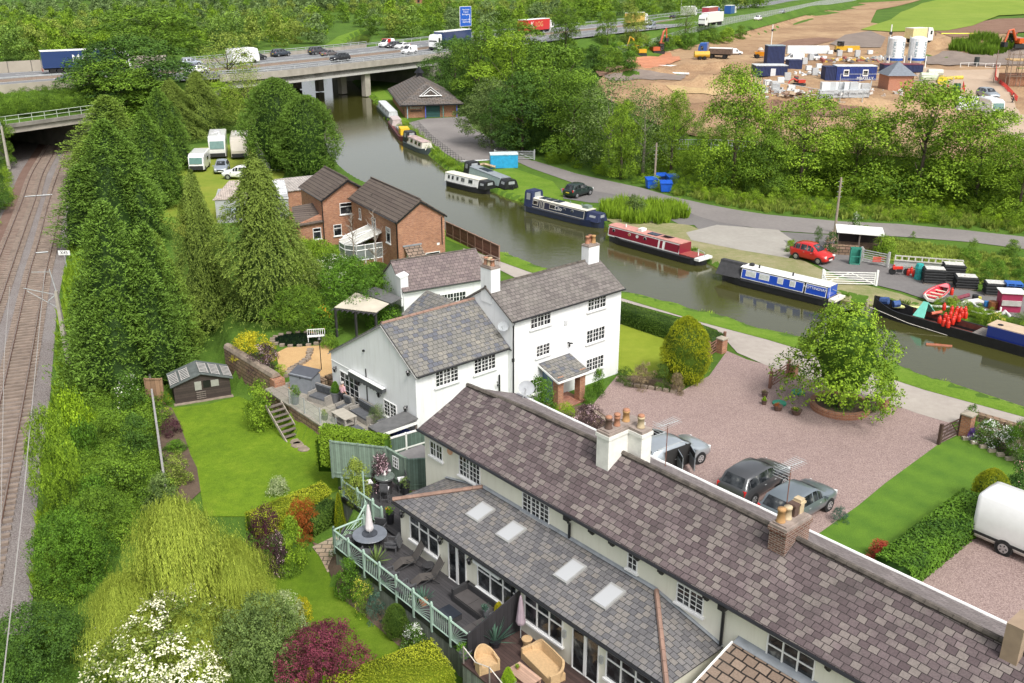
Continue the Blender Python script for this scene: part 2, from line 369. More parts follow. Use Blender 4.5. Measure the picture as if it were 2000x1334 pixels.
def strip(name,L,wd,z,mat,kind='structure'):
 """ribbon along world polyline"""
 L=[Vc((p[0],p[1],0))for p in L];V=[];Fc=[]
 for i,p in enumerate(L):
  d=(L[min(i+1,len(L)-1)]-L[max(i-1,0)]).normalized();n=Vc((-d.y,d.x,0));w0=wd/2
  V+=[p+n*w0,p-n*w0]
 V=[(v.x,v.y,z if z is not None else H1(v.x,v.y)+0.03)for v in V]
 for i in range(len(L)-1):Fc.append((2*i,2*i+1,2*i+3,2*i+2))
 me=mk_mesh(name,V,Fc);auto_uv(me);return tag(link(name,me,mat),kind=kind)
# ================= SURFACES ON THE LAND =================
asph=mo_('old_asphalt',[(0.17,0.155,0.15),(0.22,0.2,0.19),(0.27,0.25,0.235),(0.14,0.13,0.125),(0.3,0.28,0.26)],(0.15,2.5,40),bmp=0.2,mixes=(0.4,0.25))
asphd=mo_('worn_dark_asphalt',[(0.13,0.12,0.12),(0.17,0.16,0.155),(0.22,0.21,0.2)],(0.3,3,40),bmp=0.2)
pathM=mo_('towpath_dust',[(0.3,0.265,0.23),(0.37,0.33,0.29),(0.43,0.39,0.34),(0.27,0.24,0.21),(0.45,0.41,0.37)],(0.3,2,30),bmp=0.2,mixes=(0.5,0.25))
gravM=mo_('pink_gravel',[(0.21,0.135,0.12),(0.275,0.185,0.162),(0.34,0.24,0.2),(0.08,0.055,0.056),(0.52,0.42,0.39)],(0.18,1.6,19),bmp=0.7,mixes=(0.4,0.5),bd=0.03)
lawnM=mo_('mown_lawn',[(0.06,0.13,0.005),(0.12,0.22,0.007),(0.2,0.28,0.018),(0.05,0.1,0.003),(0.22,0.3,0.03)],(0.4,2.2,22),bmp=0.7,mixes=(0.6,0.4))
lawnD=mo_('darker_garden_lawn',[(0.05,0.1,0.004),(0.09,0.165,0.006),(0.16,0.23,0.02),(0.04,0.085,0.004),(0.17,0.25,0.025)],(0.5,2.2,22),bmp=0.5,mixes=(0.5,0.3))  # lower garden lawn, greens a little darker than the mown lawn
verge=mo_('bright_verge',[(0.07,0.15,0.008),(0.12,0.225,0.014),(0.2,0.29,0.04),(0.05,0.11,0.006),(0.22,0.32,0.05)],(0.4,3,20),bmp=0.9,bd=0.06)
worn=mo_('worn_bank',[(0.13,0.17,0.04),(0.25,0.23,0.11),(0.36,0.31,0.2),(0.12,0.15,0.04),(0.4,0.35,0.24)],(0.35,1.8,16),bmp=0.6,mixes=(0.5,0.3))
dirt=mo_('site_dirt',[(0.19,0.105,0.06),(0.34,0.215,0.12),(0.5,0.355,0.205),(0.12,0.07,0.045),(0.52,0.38,0.23)],(0.05,0.3,3),bmp=1.0,mixes=(0.5,0.25),bd=0.15)
darkdirt=mo_('dark_spoil',[(0.16,0.085,0.055),(0.22,0.13,0.09),(0.28,0.18,0.13)],(0.2,1,8),bmp=0.8,bd=0.15)
greyspoil=mo_('grey_topsoil',[(0.17,0.135,0.115),(0.22,0.18,0.155),(0.27,0.22,0.185)],(0.2,1,8),bmp=0.8,bd=0.1)
ballM=mo_('ballast',[(0.13,0.095,0.082),(0.17,0.14,0.125),(0.225,0.21,0.2),(0.04,0.035,0.036),(0.44,0.41,0.4)],(0.22,1.2,14),bmp=0.9,mixes=(0.45,0.5),bd=0.05)
ballR=mo_('rusty_ballast',[(0.13,0.07,0.05),(0.18,0.105,0.08),(0.21,0.14,0.11),(0.06,0.035,0.03),(0.3,0.22,0.18)],(0.3,1.5,14),bmp=0.9,mixes=(0.45,0.4),bd=0.05)
fieldM=mo_('far_meadow',[(0.12,0.2,0.02),(0.19,0.27,0.03),(0.27,0.32,0.06)],(0.02,0.12,1.5),bmp=0.2)
beddirt=mo_('bed_soil',[(0.07,0.05,0.035),(0.12,0.085,0.06),(0.17,0.12,0.09)],(0.5,3,20),bmp=0.6)
orgrav=mo_('ochre_gravel',[(0.42,0.25,0.1),(0.52,0.33,0.14),(0.6,0.4,0.2),(0.3,0.18,0.08),(0.7,0.5,0.3)],(0.4,3,22),bmp=0.5,mixes=(0.4,0.4))
def sheet(name,px,mat,off=0.03,z=0,res=1.5):return drape(name,pts(px,z),mat,off,res)
sheet('canalside_verge',[(2100,850),(2000,815),(1806,762),(1742,741),(1650,712),(1553,680),(1500,664),(1364,628),(1306,610),(1216,583),(1130,560),(1033,531),(975,510),(925,490),(872,468),(860,440),(890,450),(959,482),(1051,513),(1216,565),(1293,583),(1357,600),(1408,610),(1553,650),(1755,705),(1882,751),(2000,790),(2100,826)],verge,0.03)
sheet('towpath',[(2100,850),(2000,816),(1806,763),(1742,742),(1650,713),(1553,681),(1500,665),(1364,629),(1306,611),(1216,584),(1130,561),(1033,532),(975,511),(925,491),(905,486),(900,500),(960,520),(1010,545),(1100,575),(1216,590),(1331,621),(1400,645),(1440,690),(1500,716),(1600,748),(1740,790),(1790,808),(1850,826),(1905,822),(1984,844),(2100,878)],pathM,0.045)
sheet('gravel_drive',[(1150,800),(1205,735),(1240,745),(1330,765),(1385,735),(1420,686),(1459,703),(1500,714),(1600,747),(1740,788),(1790,806),(1855,824),(1870,850),(1834,868),(1729,945),(1676,989),(1590,1060),(1560,1110),(1500,1060),(1400,1010),(1300,960),(1150,880),(1085,870)],gravM,0.035)
sheet('gravel_drive',[(1780,1135),(1840,1095),(1900,1050),(1900,1000),(2060,985),(2100,1300),(2010,1320)],gravM,0.035)
m2=lawnM
def striped(name,c1,c2,w,ang):
 m,nt,b=new_mat(name);co=coords(nt,'Object');sp=nt.nodes.new('ShaderNodeVectorMath');sp.operation='DOT_PRODUCT';sp.inputs[1].default_value=(cos(ang)/w,sin(ang)/w,0);nt.links.new(co,sp.inputs[0])
 si=nt.nodes.new('ShaderNodeMath');si.operation='SINE';nt.links.new(sp.outputs['Value'],si.inputs[0])
 a=nt.nodes.new('ShaderNodeMath');a.operation='MULTIPLY_ADD';a.inputs[1].default_value=0.13;a.inputs[2].default_value=0.5;nt.links.new(si.outputs[0],a.inputs[0])
 n=noise(nt,co,1.5,4);ad=nt.nodes.new('ShaderNodeMath');ad.operation='MULTIPLY_ADD';ad.inputs[1].default_value=0.9;ad.inputs[2].default_value=-0.45;nt.links.new(n,ad.inputs[0])
 s2=nt.nodes.new('ShaderNodeMath');s2 .operation='ADD';nt.links.new(a.outputs[0],s2 .inputs[0]);nt.links.new(ad.outputs[0],s2 .inputs[1])
 c=ramp(nt,s2 .outputs[0],[(0.2,c1),(0.8,c2)]);f=ramp(nt,noise(nt,co,20,2),[(0.3,(0.7,0.7,0.7)),(0.7,(1.3,1.3,1.3))]);c=mixc(nt,0.8,c,f,'MULTIPLY')
 nt.links.new(c,b.inputs['Base Color']);b.inputs['Roughness'].default_value=0.95;bump(nt,b,noise(nt,co,25,2),0.5,0.03);return m
strp=striped('striped_lawn',(0.06,0.14,0.006),(0.1,0.2,0.01),0.3,UA+R(90))
sheet('front_lawn',[(1834,868),(1873,853),(1930,872),(2000,905),(2060,960),(1990,1010),(1900,1010),(1860,1050),(1790,1130),(1700,1110),(1590,1050),(1676,989),(1729,945)],strp,0.05)
sheet('side_lawn',[(1207,632),(1250,638),(1300,652),(1345,668),(1340,700),(1320,745),(1270,752),(1225,735),(1205,725)],mo_('dry_lawn',[(0.15,0.21,0.012),(0.21,0.27,0.02),(0.27,0.31,0.035),(0.12,0.18,0.01),(0.3,0.33,0.05)],(0.4,2,20),bmp=0.4),0.05)
sheet('hedge_bed',[(1207,608),(1300,632),(1400,655),(1412,690),(1345,672),(1300,655),(1250,640),(1207,634)],mo_('red_mulch',[(0.2,0.1,0.06),(0.26,0.14,0.09),(0.32,0.19,0.13)],(0.5,3,25)),0.055)
sheet('stone_bed',[(1205,735),(1240,735),(1300,740),(1345,745),(1330,768),(1230,758)],beddirt,0.06)
sheet('porch_bed',[(1090,800),(1150,790),(1260,870),(1200,900),(1080,850)],beddirt,0.06)
sheet('flower_bed',[(1873,853),(1915,828),(2060,870),(2060,930),(1990,905),(1930,872)],beddirt,0.065)
sheet('back_lawn',[(336,798),(408,790),(466,775),(500,790),(540,800),(600,850),(660,900),(660,960),(600,980),(500,1010),(400,1010),(392,961),(385,915),(372,889),(364,864),(349,823)],lawnM,0.04,-1.6)
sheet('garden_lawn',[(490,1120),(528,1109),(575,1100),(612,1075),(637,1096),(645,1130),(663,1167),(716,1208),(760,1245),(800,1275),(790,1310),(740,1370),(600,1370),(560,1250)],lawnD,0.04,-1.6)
sheet('garden_bed',[(610,1060),(655,1075),(800,1180),(905,1262),(900,1300),(820,1300),(716,1208),(663,1167),(640,1110)],beddirt,0.05,-1.6)
sheet('stepping_path',[(610,1070),(655,1048),(672,1062),(665,1080),(655,1110),(640,1120),(625,1090)],bq('crazy_paving',(0.33,0.25,0.17),(0.4,0.32,0.24),(0.12,0.1,0.07),0.5,0.35,0.03),0.06,-1.6,0.5)
sheet('garden_bed',[(336,798),(349,823),(364,864),(372,889),(385,915),(392,961),(350,1000),(318,960),(305,850),(300,780)],beddirt,0.05,-1.6)
sheet('ochre_gravel_garden',[(540,690),(560,680),(640,675),(660,690),(648,740),(640,760),(570,765),(548,745)],orgrav,0.05)
sheet('caravan_yard',[(300,400),(345,340),(380,290),(480,280),(560,330),(540,380),(450,430),(380,450)],mo_('yard_grass',[(0.12,0.2,0.015),(0.2,0.26,0.03),(0.3,0.28,0.05)],(0.15,1,12)),0.05)
sheet('lane',[(1000,312),(1045,315),(1127,340),(1190,354),(1255,368),(1306,383),(1382,400),(1440,411),(1500,420),(1640,433),(1755,438),(1882,450),(2080,472),(2080,500),(2000,487),(1900,474),(1760,463),(1660,458),(1600,457),(1500,450),(1400,434),(1357,421),(1308,397),(1229,386),(1163,374),(1089,347),(1040,330)],asph,0.05)
sheet('lane_layby',[(1095,368),(1165,372),(1250,392),(1330,412),(1365,440),(1330,440),(1250,400),(1150,396),(1100,388)],asphd,0.035)
sheet('wharf_hardstanding',[(1330,412),(1400,432),(1500,452),(1600,458),(1660,462),(1690,500),(1640,520),(1500,480),(1370,455)],asphd,0.04)
sheet('wharf_concrete',[(1340,455),(1400,440),(1520,450),(1560,478),(1540,505),(1450,490),(1350,470)],mo_('old_concrete',[(0.27,0.25,0.22),(0.33,0.31,0.275),(0.39,0.37,0.33)],(0.3,2,30)),0.055)
sheet('wharf_track',[(1530,470),(1560,500),(1640,540),(1760,570),(1820,590),(1900,600),(2060,640),(2060,600),(1980,575),(1900,570),(1800,530),(1690,505),(1610,480)],asphd,0.06)
sheet('worn_bank',[(1180,428),(1250,430),(1345,440),(1440,480),(1540,505),(1560,505),(1640,545),(1760,575),(1830,600),(1800,612),(1752,598),(1663,588),(1625,578),(1500,547),(1392,515),(1367,500),(1330,488),(1270,470)],worn,0.045)
sheet('wharf_lawn',[(930,335),(1000,328),(1080,355),(1100,380),(1100,400),(1170,405),(1170,430),(1100,412),(1010,388),(960,370),(900,345)],verge,0.05)
sheet('boathouse_yard',[(790,242),(830,232),(910,228),(925,250),(980,285),(1005,300),(1040,315),(1000,318),(965,312),(900,318),(870,300),(830,270)],asph,0.04)
sheet('wharf_grass',[(675,172),(740,168),(760,185),(800,240),(870,300),(905,330),(880,332),(831,297),(780,270),(755,232),(740,205)],verge,0.03)
sheet('wharf_meadow',[(1690,462),(1750,470),(1900,493),(2080,520),(2080,580),(1950,560),(1850,545),(1790,522),(1700,500),(1680,480)],mo_('long_grass',[(0.11,0.19,0.01),(0.2,0.29,0.03),(0.29,0.35,0.07)],(0.3,2,16),bmp=1.0,bd=0.1),0.05)
def sheetz(name,px,mat,off=0.05,res=2.5):return drape(name,[tuple(G(x,y)[:2])for x,y in px],mat,off,res)
sheetz('building_site',[(1160,170),(1185,195),(1230,222),(1310,258),(1420,282),(1600,300),(1800,312),(2060,338),(2060,72),(2000,75),(1930,60),(1880,70),(1700,45),(1712,20),(1800,0),(1660,0),(1610,12),(1560,30),(1500,48),(1420,70),(1350,85),(1290,100),(1200,130)],dirt,0.22,1.6)
sheetz('spoil_strip',[(1162,140),(1200,128),(1240,113),(1262,112),(1240,130),(1200,140),(1170,152)],darkdirt,0.36,1.5)
sheetz('spoil_strip',[(1500,95),(1540,80),(1600,75),(1640,78),(1600,88),(1530,98)],darkdirt,0.36,1.5)
sheetz('spoil_strip',[(1180,150),(1260,140),(1340,150),(1330,160),(1240,158),(1190,160)],greyspoil,.34,1.6);sheetz('spoil_strip',[(1300,170),(1420,160),(1470,175),(1400,190),(1320,188)],mo_('sandy_cut',[(.33,.22,.11),(.45,.32,.17),(.52,.4,.22)],(.1,.6,4),bmp=1,bd=.2),.34,1.6);sheetz('spoil_strip',[(1400,205),(1520,200),(1700,215),(1690,235),(1450,232)],darkdirt,.34,1.6)
sheetz('topsoil_heap',[(1620,88),(1650,70),(1700,62),(1730,75),(1720,95),(1650,95)],greyspoil,0.4,1.5)
sheetz('spoil_strip',[(1820,60),(1880,50),(1950,38),(2060,35),(2060,60),(1950,68),(1860,75)],darkdirt,0.36,2)
sheetz('topsoil_heap',[(1800,115),(1840,103),(1900,110),(1950,104),(2060,100),(2060,125),(1900,132),(1810,128)],greyspoil,0.4,1.5)
sheetz('brick_rubble_heap',[(1235,125),(1270,105),(1310,105),(1330,120),(1300,130),(1250,130)],mo_('orange_rubble',[(0.4,0.15,0.08),(0.52,0.22,0.12),(0.6,0.3,0.18)],(0.4,3,9),bmp=1,bd=0.2),0.42,1.0)
sheetz('haul_road',[(1780,130),(1870,140),(1950,138),(1960,165),(2000,230),(2060,300),(2060,340),(1950,260),(1880,190),(1800,165)],mo_('pale_haul_road',[(0.37,0.27,0.19),(0.43,0.33,0.24),(0.49,0.39,0.3)],(0.1,1,8)),0.3,2)
sheetz('far_meadow',[(1680,60),(1740,40),(1760,25),(1800,8),(1850,-4),(2100,-4),(2100,20),(1950,32),(1900,52),(1850,62),(1740,64)],fieldM,0.45,3)
sheetz('fence_verge',[(1130,128),(1200,108),(1300,80),(1400,55),(1500,35),(1560,18),(1620,0),(1690,0),(1600,25),(1500,52),(1400,80),(1300,103),(1200,132),(1160,140)],grassM,0.5,3)
sheet('far_meadow',[(170,30),(300,25),(420,26),(420,38),(300,38),(180,37)],fieldM,0.5,0,15)
sheetz('canal_meadow',[(640,90),(668,88),(700,68),(718,58),(700,58),(660,72),(630,92)],verge,0.2,3)
# ================= THE RAILWAY =================
RZ=-2.3
sheet('track_ballast',[(61,1240),(71,1000),(99,762),(112,595),(137,462),(160,340),(188,240),(100,235),(0,240),(0,437),(-200,700),(-420,1240)],ballM,0.05,RZ,1.5)
rail_steel=pn('rail_steel',(0.33,0.27,0.25),0.4,0.3,var=0.2);sleeperM=pn('sleeper_concrete',(0.23,0.18,0.145),0.9,var=0.25,scale=1.5);rustM=pn('rusty_rail_side',(0.13,0.06,0.04),0.9)
rl=[(155,242),(133,290),(112,340),(93,400),(76,467),(58.6,526),(41,600),(23,680),(0,780),(-26,890),(-55,1010),(-90,1150)]
rl2=[(118.5,240),(89,292),(61,340),(43,391),(21,446),(0,498),(-34,585),(-72,680),(-112,780)]
def rail_xy(L):return[at(x,y,RZ+0.25)for x,y in L]
def sml(L,step=1.0):
 L=[Vc(p)for p in L];out=[]
 for i in range(len(L)-1):
  p0,p1,p2,p3=L[max(i-1,0)],L[i],L[i+1],L[min(i+2,len(L)-1)];n=max(1,int((p2-p1).length/step))
  for k in range(n):
   t=k/n;out.append(0.5*((2*p1)+(p2-p0)*t+(2*p0-5*p1+4*p2-p3)*t*t+(3*p1-p0-3*p2+p3)*t**3))
 return out+[L[-1]]
def track(left,label):
 A=sml(rail_xy(left),0.65);far=A[0];d=(A[0]-A[3]).normalized();A=[far+d*s for s in range(45,0,-1)]+A
 t=emp('railway_track',A[len(A)//2],0,label,'railway track','railway tracks in the cutting');o=t.location
 Rr=[]
 for i,p in enumerate(A):
  q=(A[max(i-1,0)]-A[min(i+1,len(A)-1)]).normalized();Rr.append(p+Vc((q.y,-q.x,0))*1.435)
 for L in(A,Rr):
  mb=MB();mb.tube([p+Vc((0,0,-0.06))for p in L],0.07,4);mb.build('rail',rustM,t,o)
  mb=MB();mb.tube([p+Vc((0,0,0.0))for p in L],0.038,4);mb.build('railhead',rail_steel,t,o)
 mb=MB();acc=0
 for i in range(0,len(A)):
  c=(A[i]+Rr[i])/2;q=(Rr[i]-A[i]);mb.cbox((c.x,c.y,RZ+0.075),(2.5,0.26,0.14),atan2(q.y,q.x))
 s=mb.build('sleepers',sleeperM,t,o);tag(s,kind='stuff')
 return A
T1=track(rl,'nearer railway track beside the grass bank, grey concrete sleepers on ballast')
T2=track(rl2,'farther railway track on rusty brown ballast at the left edge')
strip('rusty_ballast_strip',[p+Vc((-0.7,0.7,0))for p in T2[45:]],2.4,RZ+0.09,ballR)
galv=pn('galvanised_steel',(0.42,0.44,0.44),0.5,0.3);concM=pn('mast_concrete',(0.38,0.35,0.29),0.9)
def mast(px,py,top,label,arms=True):
 p=at(px,py,RZ+0.3);t=emp('catenary_mast',p,0,label,'railway mast','overhead line masts');h=top
 mb=MB();mb.add([(x*s,y*s,z)for s,z in((0.17,0),(0.1,h))for x,y in((-1,-1),(1,-1),(1,1),(-1,1))],[(3,2,1,0),(4,5,6,7),(0,1,5,4),(1,2,6,5),(2,3,7,6),(3,0,4,7)]);mb.build('mast_post',concM,t)
 mb=MB();mb.tube([(0,0,h),(-0.35,0.3,h+1.5)],0.035,5);mb.tube([(0,0,h-0.3),(-2.4,0.3,h+0.1)],0.03,5);mb.tube([(-0.3,0.3,h+1.3),(-1.7,0.4,h+1.25)],0.025,5);mb.tube([(0,0,h-1.3),(-2.2,0.3,h-0.1)],0.025,5);mb.tube([(0.05,0,h-0.2),(-0.6,-0.1,h-0.7)],0.05,5)
 mb.build('cantilever',galv,t);return t
mast(135,712,5.6,'tapering pale concrete overhead line mast on the grass bank beside the nearer track')
m_=mast(18,330,6,'galvanised overhead line mast by the left mouth of the railway bridge')
wire=pn('contact_wire',(0.45,0.42,0.4),0.5,0.2)
mb=MB();mb.tube([at(88,525,3.6),at(75,660,3.5),at(43,1000,3.4),at(5,1334,3.4),at(-5,1420,3.4)],0.022,4);tag(mb.build('contact_wire',wire),'thin pale overhead wire running above the ballast beside the nearer track','wire','wires over the railway')
mb=MB();mb.tube([at(19,560,2.2),at(8,700,2.2),at(2,1000,2.2),at(-6,1300,2.2)],0.018,4);tag(mb.build('contact_wire',wire),'thin overhead wire above the farther track at the left edge','wire','wires over the railway')
t=emp('speed_board',at(131,528,RZ+0.2),0,'small white speed board marked X43 on a thin post beside the track','sign')
mb=MB();mb.tube([(0,0,0),(0,0,1.5)],0.04,6);mb.build('post',galv,t)
wP=pn('white_paint',(0.78,0.78,0.75),0.5,var=0.05);blackP=pn('black_paint',(0.02,0.02,0.022),0.5,var=0.1)
mb=MB();mb.box(-0.55,0.55,-0.02,0.02,1.5,1.95);mb.build('board',wP,t);tx('X43',0.42,blackP,t,(0,-0.03,1.72),(R(90),0,0))
for x0,y0,x1,y1,lb in((48,384,102,380,'pale thin drain cover strip across the ballast farthest up the track'),(70,494,94,492,'dark short crossing timber between the rails of the nearer track')):
 a=at(x0,y0,RZ+0.2);b_=at(x1,y1,RZ+0.2);mb=MB();mb.tube([a,b_],0.07,4);tag(mb.build('track_rod',galv),lb,'rod')
conc=pn('bridge_concrete',(0.33,0.3,0.255),0.9,var=0.18,scale=0.6,bmp=0.15);concD=pn('weathered_concrete',(0.2,0.185,0.16),0.95,var=0.3,scale=0.5)
bz=3.4
bl=at(-40,255,bz);br_=at(200,222,bz);dv=(br_-bl).normalized();nv=Vc((-dv.y,dv.x,0))
if nv.y<0:nv=-nv
LB=(br_-bl).length
t=emp('railway_bridge',bl,atan2(dv.y,dv.x),'low grey concrete bridge with pale railings where the railway goes under','bridge')
mb=MB();mb.box(0,LB,0,9,-1.0,0);mb.build('deck',conc,t)
mb=MB();mb.box(-0.5,LB+.5,-0.35,0.25,-0.15,0.35);mb.build('parapet',concD,t)
mb=MB()
for k in range(int(LB/2)+1):mb.tube([(k*2,0,0.3),(k*2,0,1.5)],0.045,5)
for z in(0.9,1.45):mb.tube([(0,0,z),(LB,0,z)],0.05,5)
mb.build('railing',pn('pale_green_rail',(0.4,0.45,0.36),0.6),t)
zb=RZ-bz-0.3;mb=MB();mb.box(-1,3.0,0.1,42,zb,-1.0);mb.build('abutment',concD,t);mb=MB();mb.box(LB-2.5,LB+3,0.1,42,zb,-1.0);mb.build('abutment',concD,t)
mb=MB();mb.box(0,LB,9.0,42,-0.7,0);mb.build('tunnel_roof',concD,t)
mb=MB();mb.box(3,LB-2.5,40,41,zb,-0.6);mb.build('tunnel_shade_panel',pn('tunnel_dark',(0.03,0.03,0.03),1),t)  # near-black panel across the tracks; the tunnel's shade is put into its colour
# ================= THE MOTORWAY =================
mwasph=mo_('motorway_asphalt',[(0.15,0.155,0.165),(0.19,0.195,0.2),(0.23,0.23,0.235)],(0.05,1,25),bmp=0.1)
def rsm(L,step):
 L=[Vc((p[0],p[1],p[2]))for p in L];d=[0]
 for a,b in zip(L[:-1],L[1:]):d.append(d[-1]+(b-a).length)
 n=max(2,int(d[-1]/step));out=[]
 for k in range(n+1):
  s=d[-1]*k/n;i=min(max(np.searchsorted(d,s)-1,0),len(L)-2);f=(s-d[i])/max(d[i+1]-d[i],1e-6);out.append(L[i].lerp(L[i+1],f))
 return out
mwN=rsm(sml(mw_near,6),5.0);nn=len(mwN)-1
mwF=[];
Ff=sml(mw_far,4)
for i,p in enumerate(mwN):
 d=(mwN[min(i+1,nn)]-mwN[max(i-1,0)]).normalized();nrm=Vc((-d.y,d.x,0));best=None
 q=min(Ff,key=lambda r:abs((r-p).dot(d))+(0 if(r-p).dot(nrm)>0 else 1e3));mwF.append(p+nrm*max(24,min(36,(q-p).dot(nrm))))
W_=sum((a-b).length for a,b in zip(mwN,mwF))/len(mwN)
mwF=[p+Vc((-(mwN[min(i+1,nn)]-mwN[max(i-1,0)]).normalized().y,(mwN[min(i+1,nn)]-mwN[max(i-1,0)]).normalized().x,0))*30 for i,p in enumerate(mwN)]
def lane(t):return[a.lerp(b_,t)for a,b_ in zip(mwN,mwF)]
def ribbon(name,t0,t1,z,mat,kind='structure',i0=0,i1=None,parent=None):
 A=lane(t0)[i0:i1];B=lane(t1)[i0:i1];V=[];Fc=[]
 for a,b_ in zip(A,B):V+=[(b_.x,b_.y,MZ+z),(a.x,a.y,MZ+z)]
 for i in range(len(A)-1):Fc.append((2*i,2*i+1,2*i+3,2*i+2))
 me=mk_mesh(name,V,Fc);auto_uv(me);return tag(link(name,me,mat,parent),kind=kind)
ribbon('motorway',0,1,0,mwasph)
lineM=pn('road_line',(0.62,0.62,0.6),0.7)
for k,t_ in enumerate((0.035,0.455,0.545,0.965)):ribbon('edge_line',t_,t_+0.008,0.008,lineM)
for t_ in(0.16,0.3,0.7,0.84):
 A=lane(t_);B=lane(t_+0.007);V=[];Fc=[]
 for i in range(len(A)-1):
  a0,a1,b0,b1=A[i],A[i].lerp(A[i+1],0.5),B[i],B[i].lerp(B[i+1],0.5);k=len(V)
  V+=[(b0 .x,b0 .y,MZ+.008),(a0 .x,a0 .y,MZ+.008),(a1 .x,a1 .y,MZ+.008),(b1 .x,b1 .y,MZ+.008)];Fc.append((k,k+1,k+2,k+3))
 tag(link('lane_line',mk_mesh('lane_line',V,Fc),lineM),kind='structure')
ribbon('central_reserve',0.475,0.525,0.01,pn('reserve_gravel',(0.27,0.23,0.17),0.95,var=0.3,scale=0.6))
def wla(L,w0,z0,z1,name,mat,parent,o,side=1):
 V=[];Fc=[]
 for i,p in enumerate(L):
  d=(L[min(i+1,len(L)-1)]-L[max(i-1,0)]).normalized();n=Vc((-d.y,d.x,0))*w0*side
  V+=[(p.x,p.y,MZ+z0),(p.x+n.x,p.y+n.y,MZ+z0),(p.x+n.x,p.y+n.y,MZ+z1),(p.x,p.y,MZ+z1)]
 for i in range(len(L)-1):
  a=4*i
  for k in range(4):Fc.append((a+k,a+(k+1)%4,a+4+(k+1)%4,a+4+k))
 mb=MB();mb.add(V,Fc);return mb.build(name,mat,parent,o)
def idx(px,py):
 p=at(px,py,MZ);return min(range(len(mwN)),key=lambda i:(mwN[i]-p).length)
i0,i1=idx(455,153),idx(905,103)
br=emp('motorway_bridge',mwN[(i0+i1)//2],0,'long grey concrete motorway bridge over the canal with a steel parapet rail','bridge');bo=br.location
SP=mwN[i0:i1+1];SF=mwF[i0:i1+1]
wla(SP,-0.45,-0.45,0.75,'edge_parapet',conc,br,bo);wla(SF,0.45,-0.45,0.75,'edge_parapet',conc,br,bo)
wla([p+Vc((0,0,0))for p in SP],0.8,-1.75,-0.42,'edge_beam',pn('pale_beam',(0.42,0.41,0.38),0.85,var=0.12),br,bo)
V=[];Fc=[]
for a,b_ in zip(SP,SF):V+=[(a.x,a.y,MZ-1.3),(b_.x,b_.y,MZ-1.3),(a.x,a.y,MZ-0.06),(b_.x,b_.y,MZ-0.06)]
for i in range(len(SP)-1):k=4*i;Fc+=[(k,k+1,k+5,k+4),(k+2,k+6,k+7,k+3),(k+1,k+3,k+7,k+5),(k,k+4,k+6,k+2)]
mb=MB();mb.add(V,Fc);mb.build('deck_slab',concD,br,bo)
def rails_on(L,h0,h1,name,mat,parent,o,step=1,bars=(0.5,1.0)):
 mb=MB()
 for p in L[::step]:mb.box(p.x-.05,p.x+.05,p.y-.05,p.y+.05,MZ+h0,MZ+h1)
 for f in bars:mb.tube([(p.x,p.y,MZ+h0+(h1-h0)*f)for p in L],0.06,4)
 return mb.build(name,mat,parent,o)
rails_on(rsm(SP,3),0.7,1.35,'parapet_rail',galv,br,bo,1,(0.4,1.0));rails_on(rsm(SF,3),0.7,1.35,'parapet_rail',galv,br,bo,1,(0.4,1.0))
pp=at(730,180,0);q=min(SP,key=lambda r:abs(ray(730,150).x/ray(730,150).y-r.x/r.y));qi=SP.index(q);dn=(SF[qi]-SP[qi]).normalized()
for s in range(5):
 c=q+dn*(1.2+s*6.9);mb=MB();mb.cbox((c.x,c.y,(MZ-1.3-0.3)/2),(1.1,1.5,MZ-1.0),atan2(dn.y,dn.x));mb.build('pier',conc,br,bo)
e=SP[-1];e2=SP[min(idx(838,114)-i0,len(SP)-1)];f2=SF[min(idx(838,114)-i0,len(SP)-1)]
mb=MB();V=[(e2 .x,e2 .y,-1),(f2 .x,f2 .y,-1),(f2 .x,f2 .y,MZ-1.3),(e2 .x,e2 .y,MZ-1.3)];dd=(mwN[i1]-e2).normalized();V+=[(v[0]+dd.x*20,v[1]+dd.y*20,v[2])for v in V];mb.add(V,[(0,1,2,3),(4,7,6,5),(0,4,5,1),(3,2,6,7),(0,3,7,4),(1,5,6,2)]);mb.build('abutment',concD,br,bo)
e3=SP[0];f3=SF[0];dd=(mwN[max(i0-3,0)]-e3).normalized();mb=MB();V=[(e3 .x,e3 .y,-1),(f3 .x,f3 .y,-1),(f3 .x,f3 .y,MZ-1.3),(e3 .x,e3 .y,MZ-1.3)];V+=[(v[0]+dd.x*20,v[1]+dd.y*20,v[2])for v in V];mb.add(V,[(0,3,2,1),(4,5,6,7),(0,1,5,4),(3,7,6,2),(0,4,7,3),(1,2,6,5)]);mb.build('abutment',concD,br,bo)
cb=emp('crash_barrier',mwN[30],0,'long low steel crash barrier down the middle of the motorway','barrier');rails_on([p for p in rsm(lane(0.49),4)],0.0,0.75,'barrier_rail',galv,cb,cb.location,1,(0.75,0.95));wla(lane(0.485),0.3,0,0.45,'kerb_beam',pn('rusty_beam',(0.26,0.2,0.16),0.9),cb,cb.location)
j=idx(300,160);wl=emp('motorway_wall',mwN[0],0,'pale concrete panel wall along the near edge of the motorway, at the left','wall');wla(mwN[:j],0.3,-1.5,1.1,'wall_panels',pn('pale_panel',(0.36,0.32,0.26),0.9,var=0.1,scale=0.3),wl,wl.location)
wl=emp('motorway_wall',mwF[0],0,'tall pale concrete noise wall along the far edge of the motorway, at the left','wall');wla(mwF[:j+2],0.3,-1,2.0,'wall_panels',MATS['pale_panel'],wl,wl.location)
mb=MB()
for p in rsm(mwF[:j+2],4)[:40]:mb.box(p.x-.06,p.x+.06,p.y-.08,p.y+.02,MZ-1,MZ+2.02)
mb.build('panel_joints',concD,wl,wl.location)
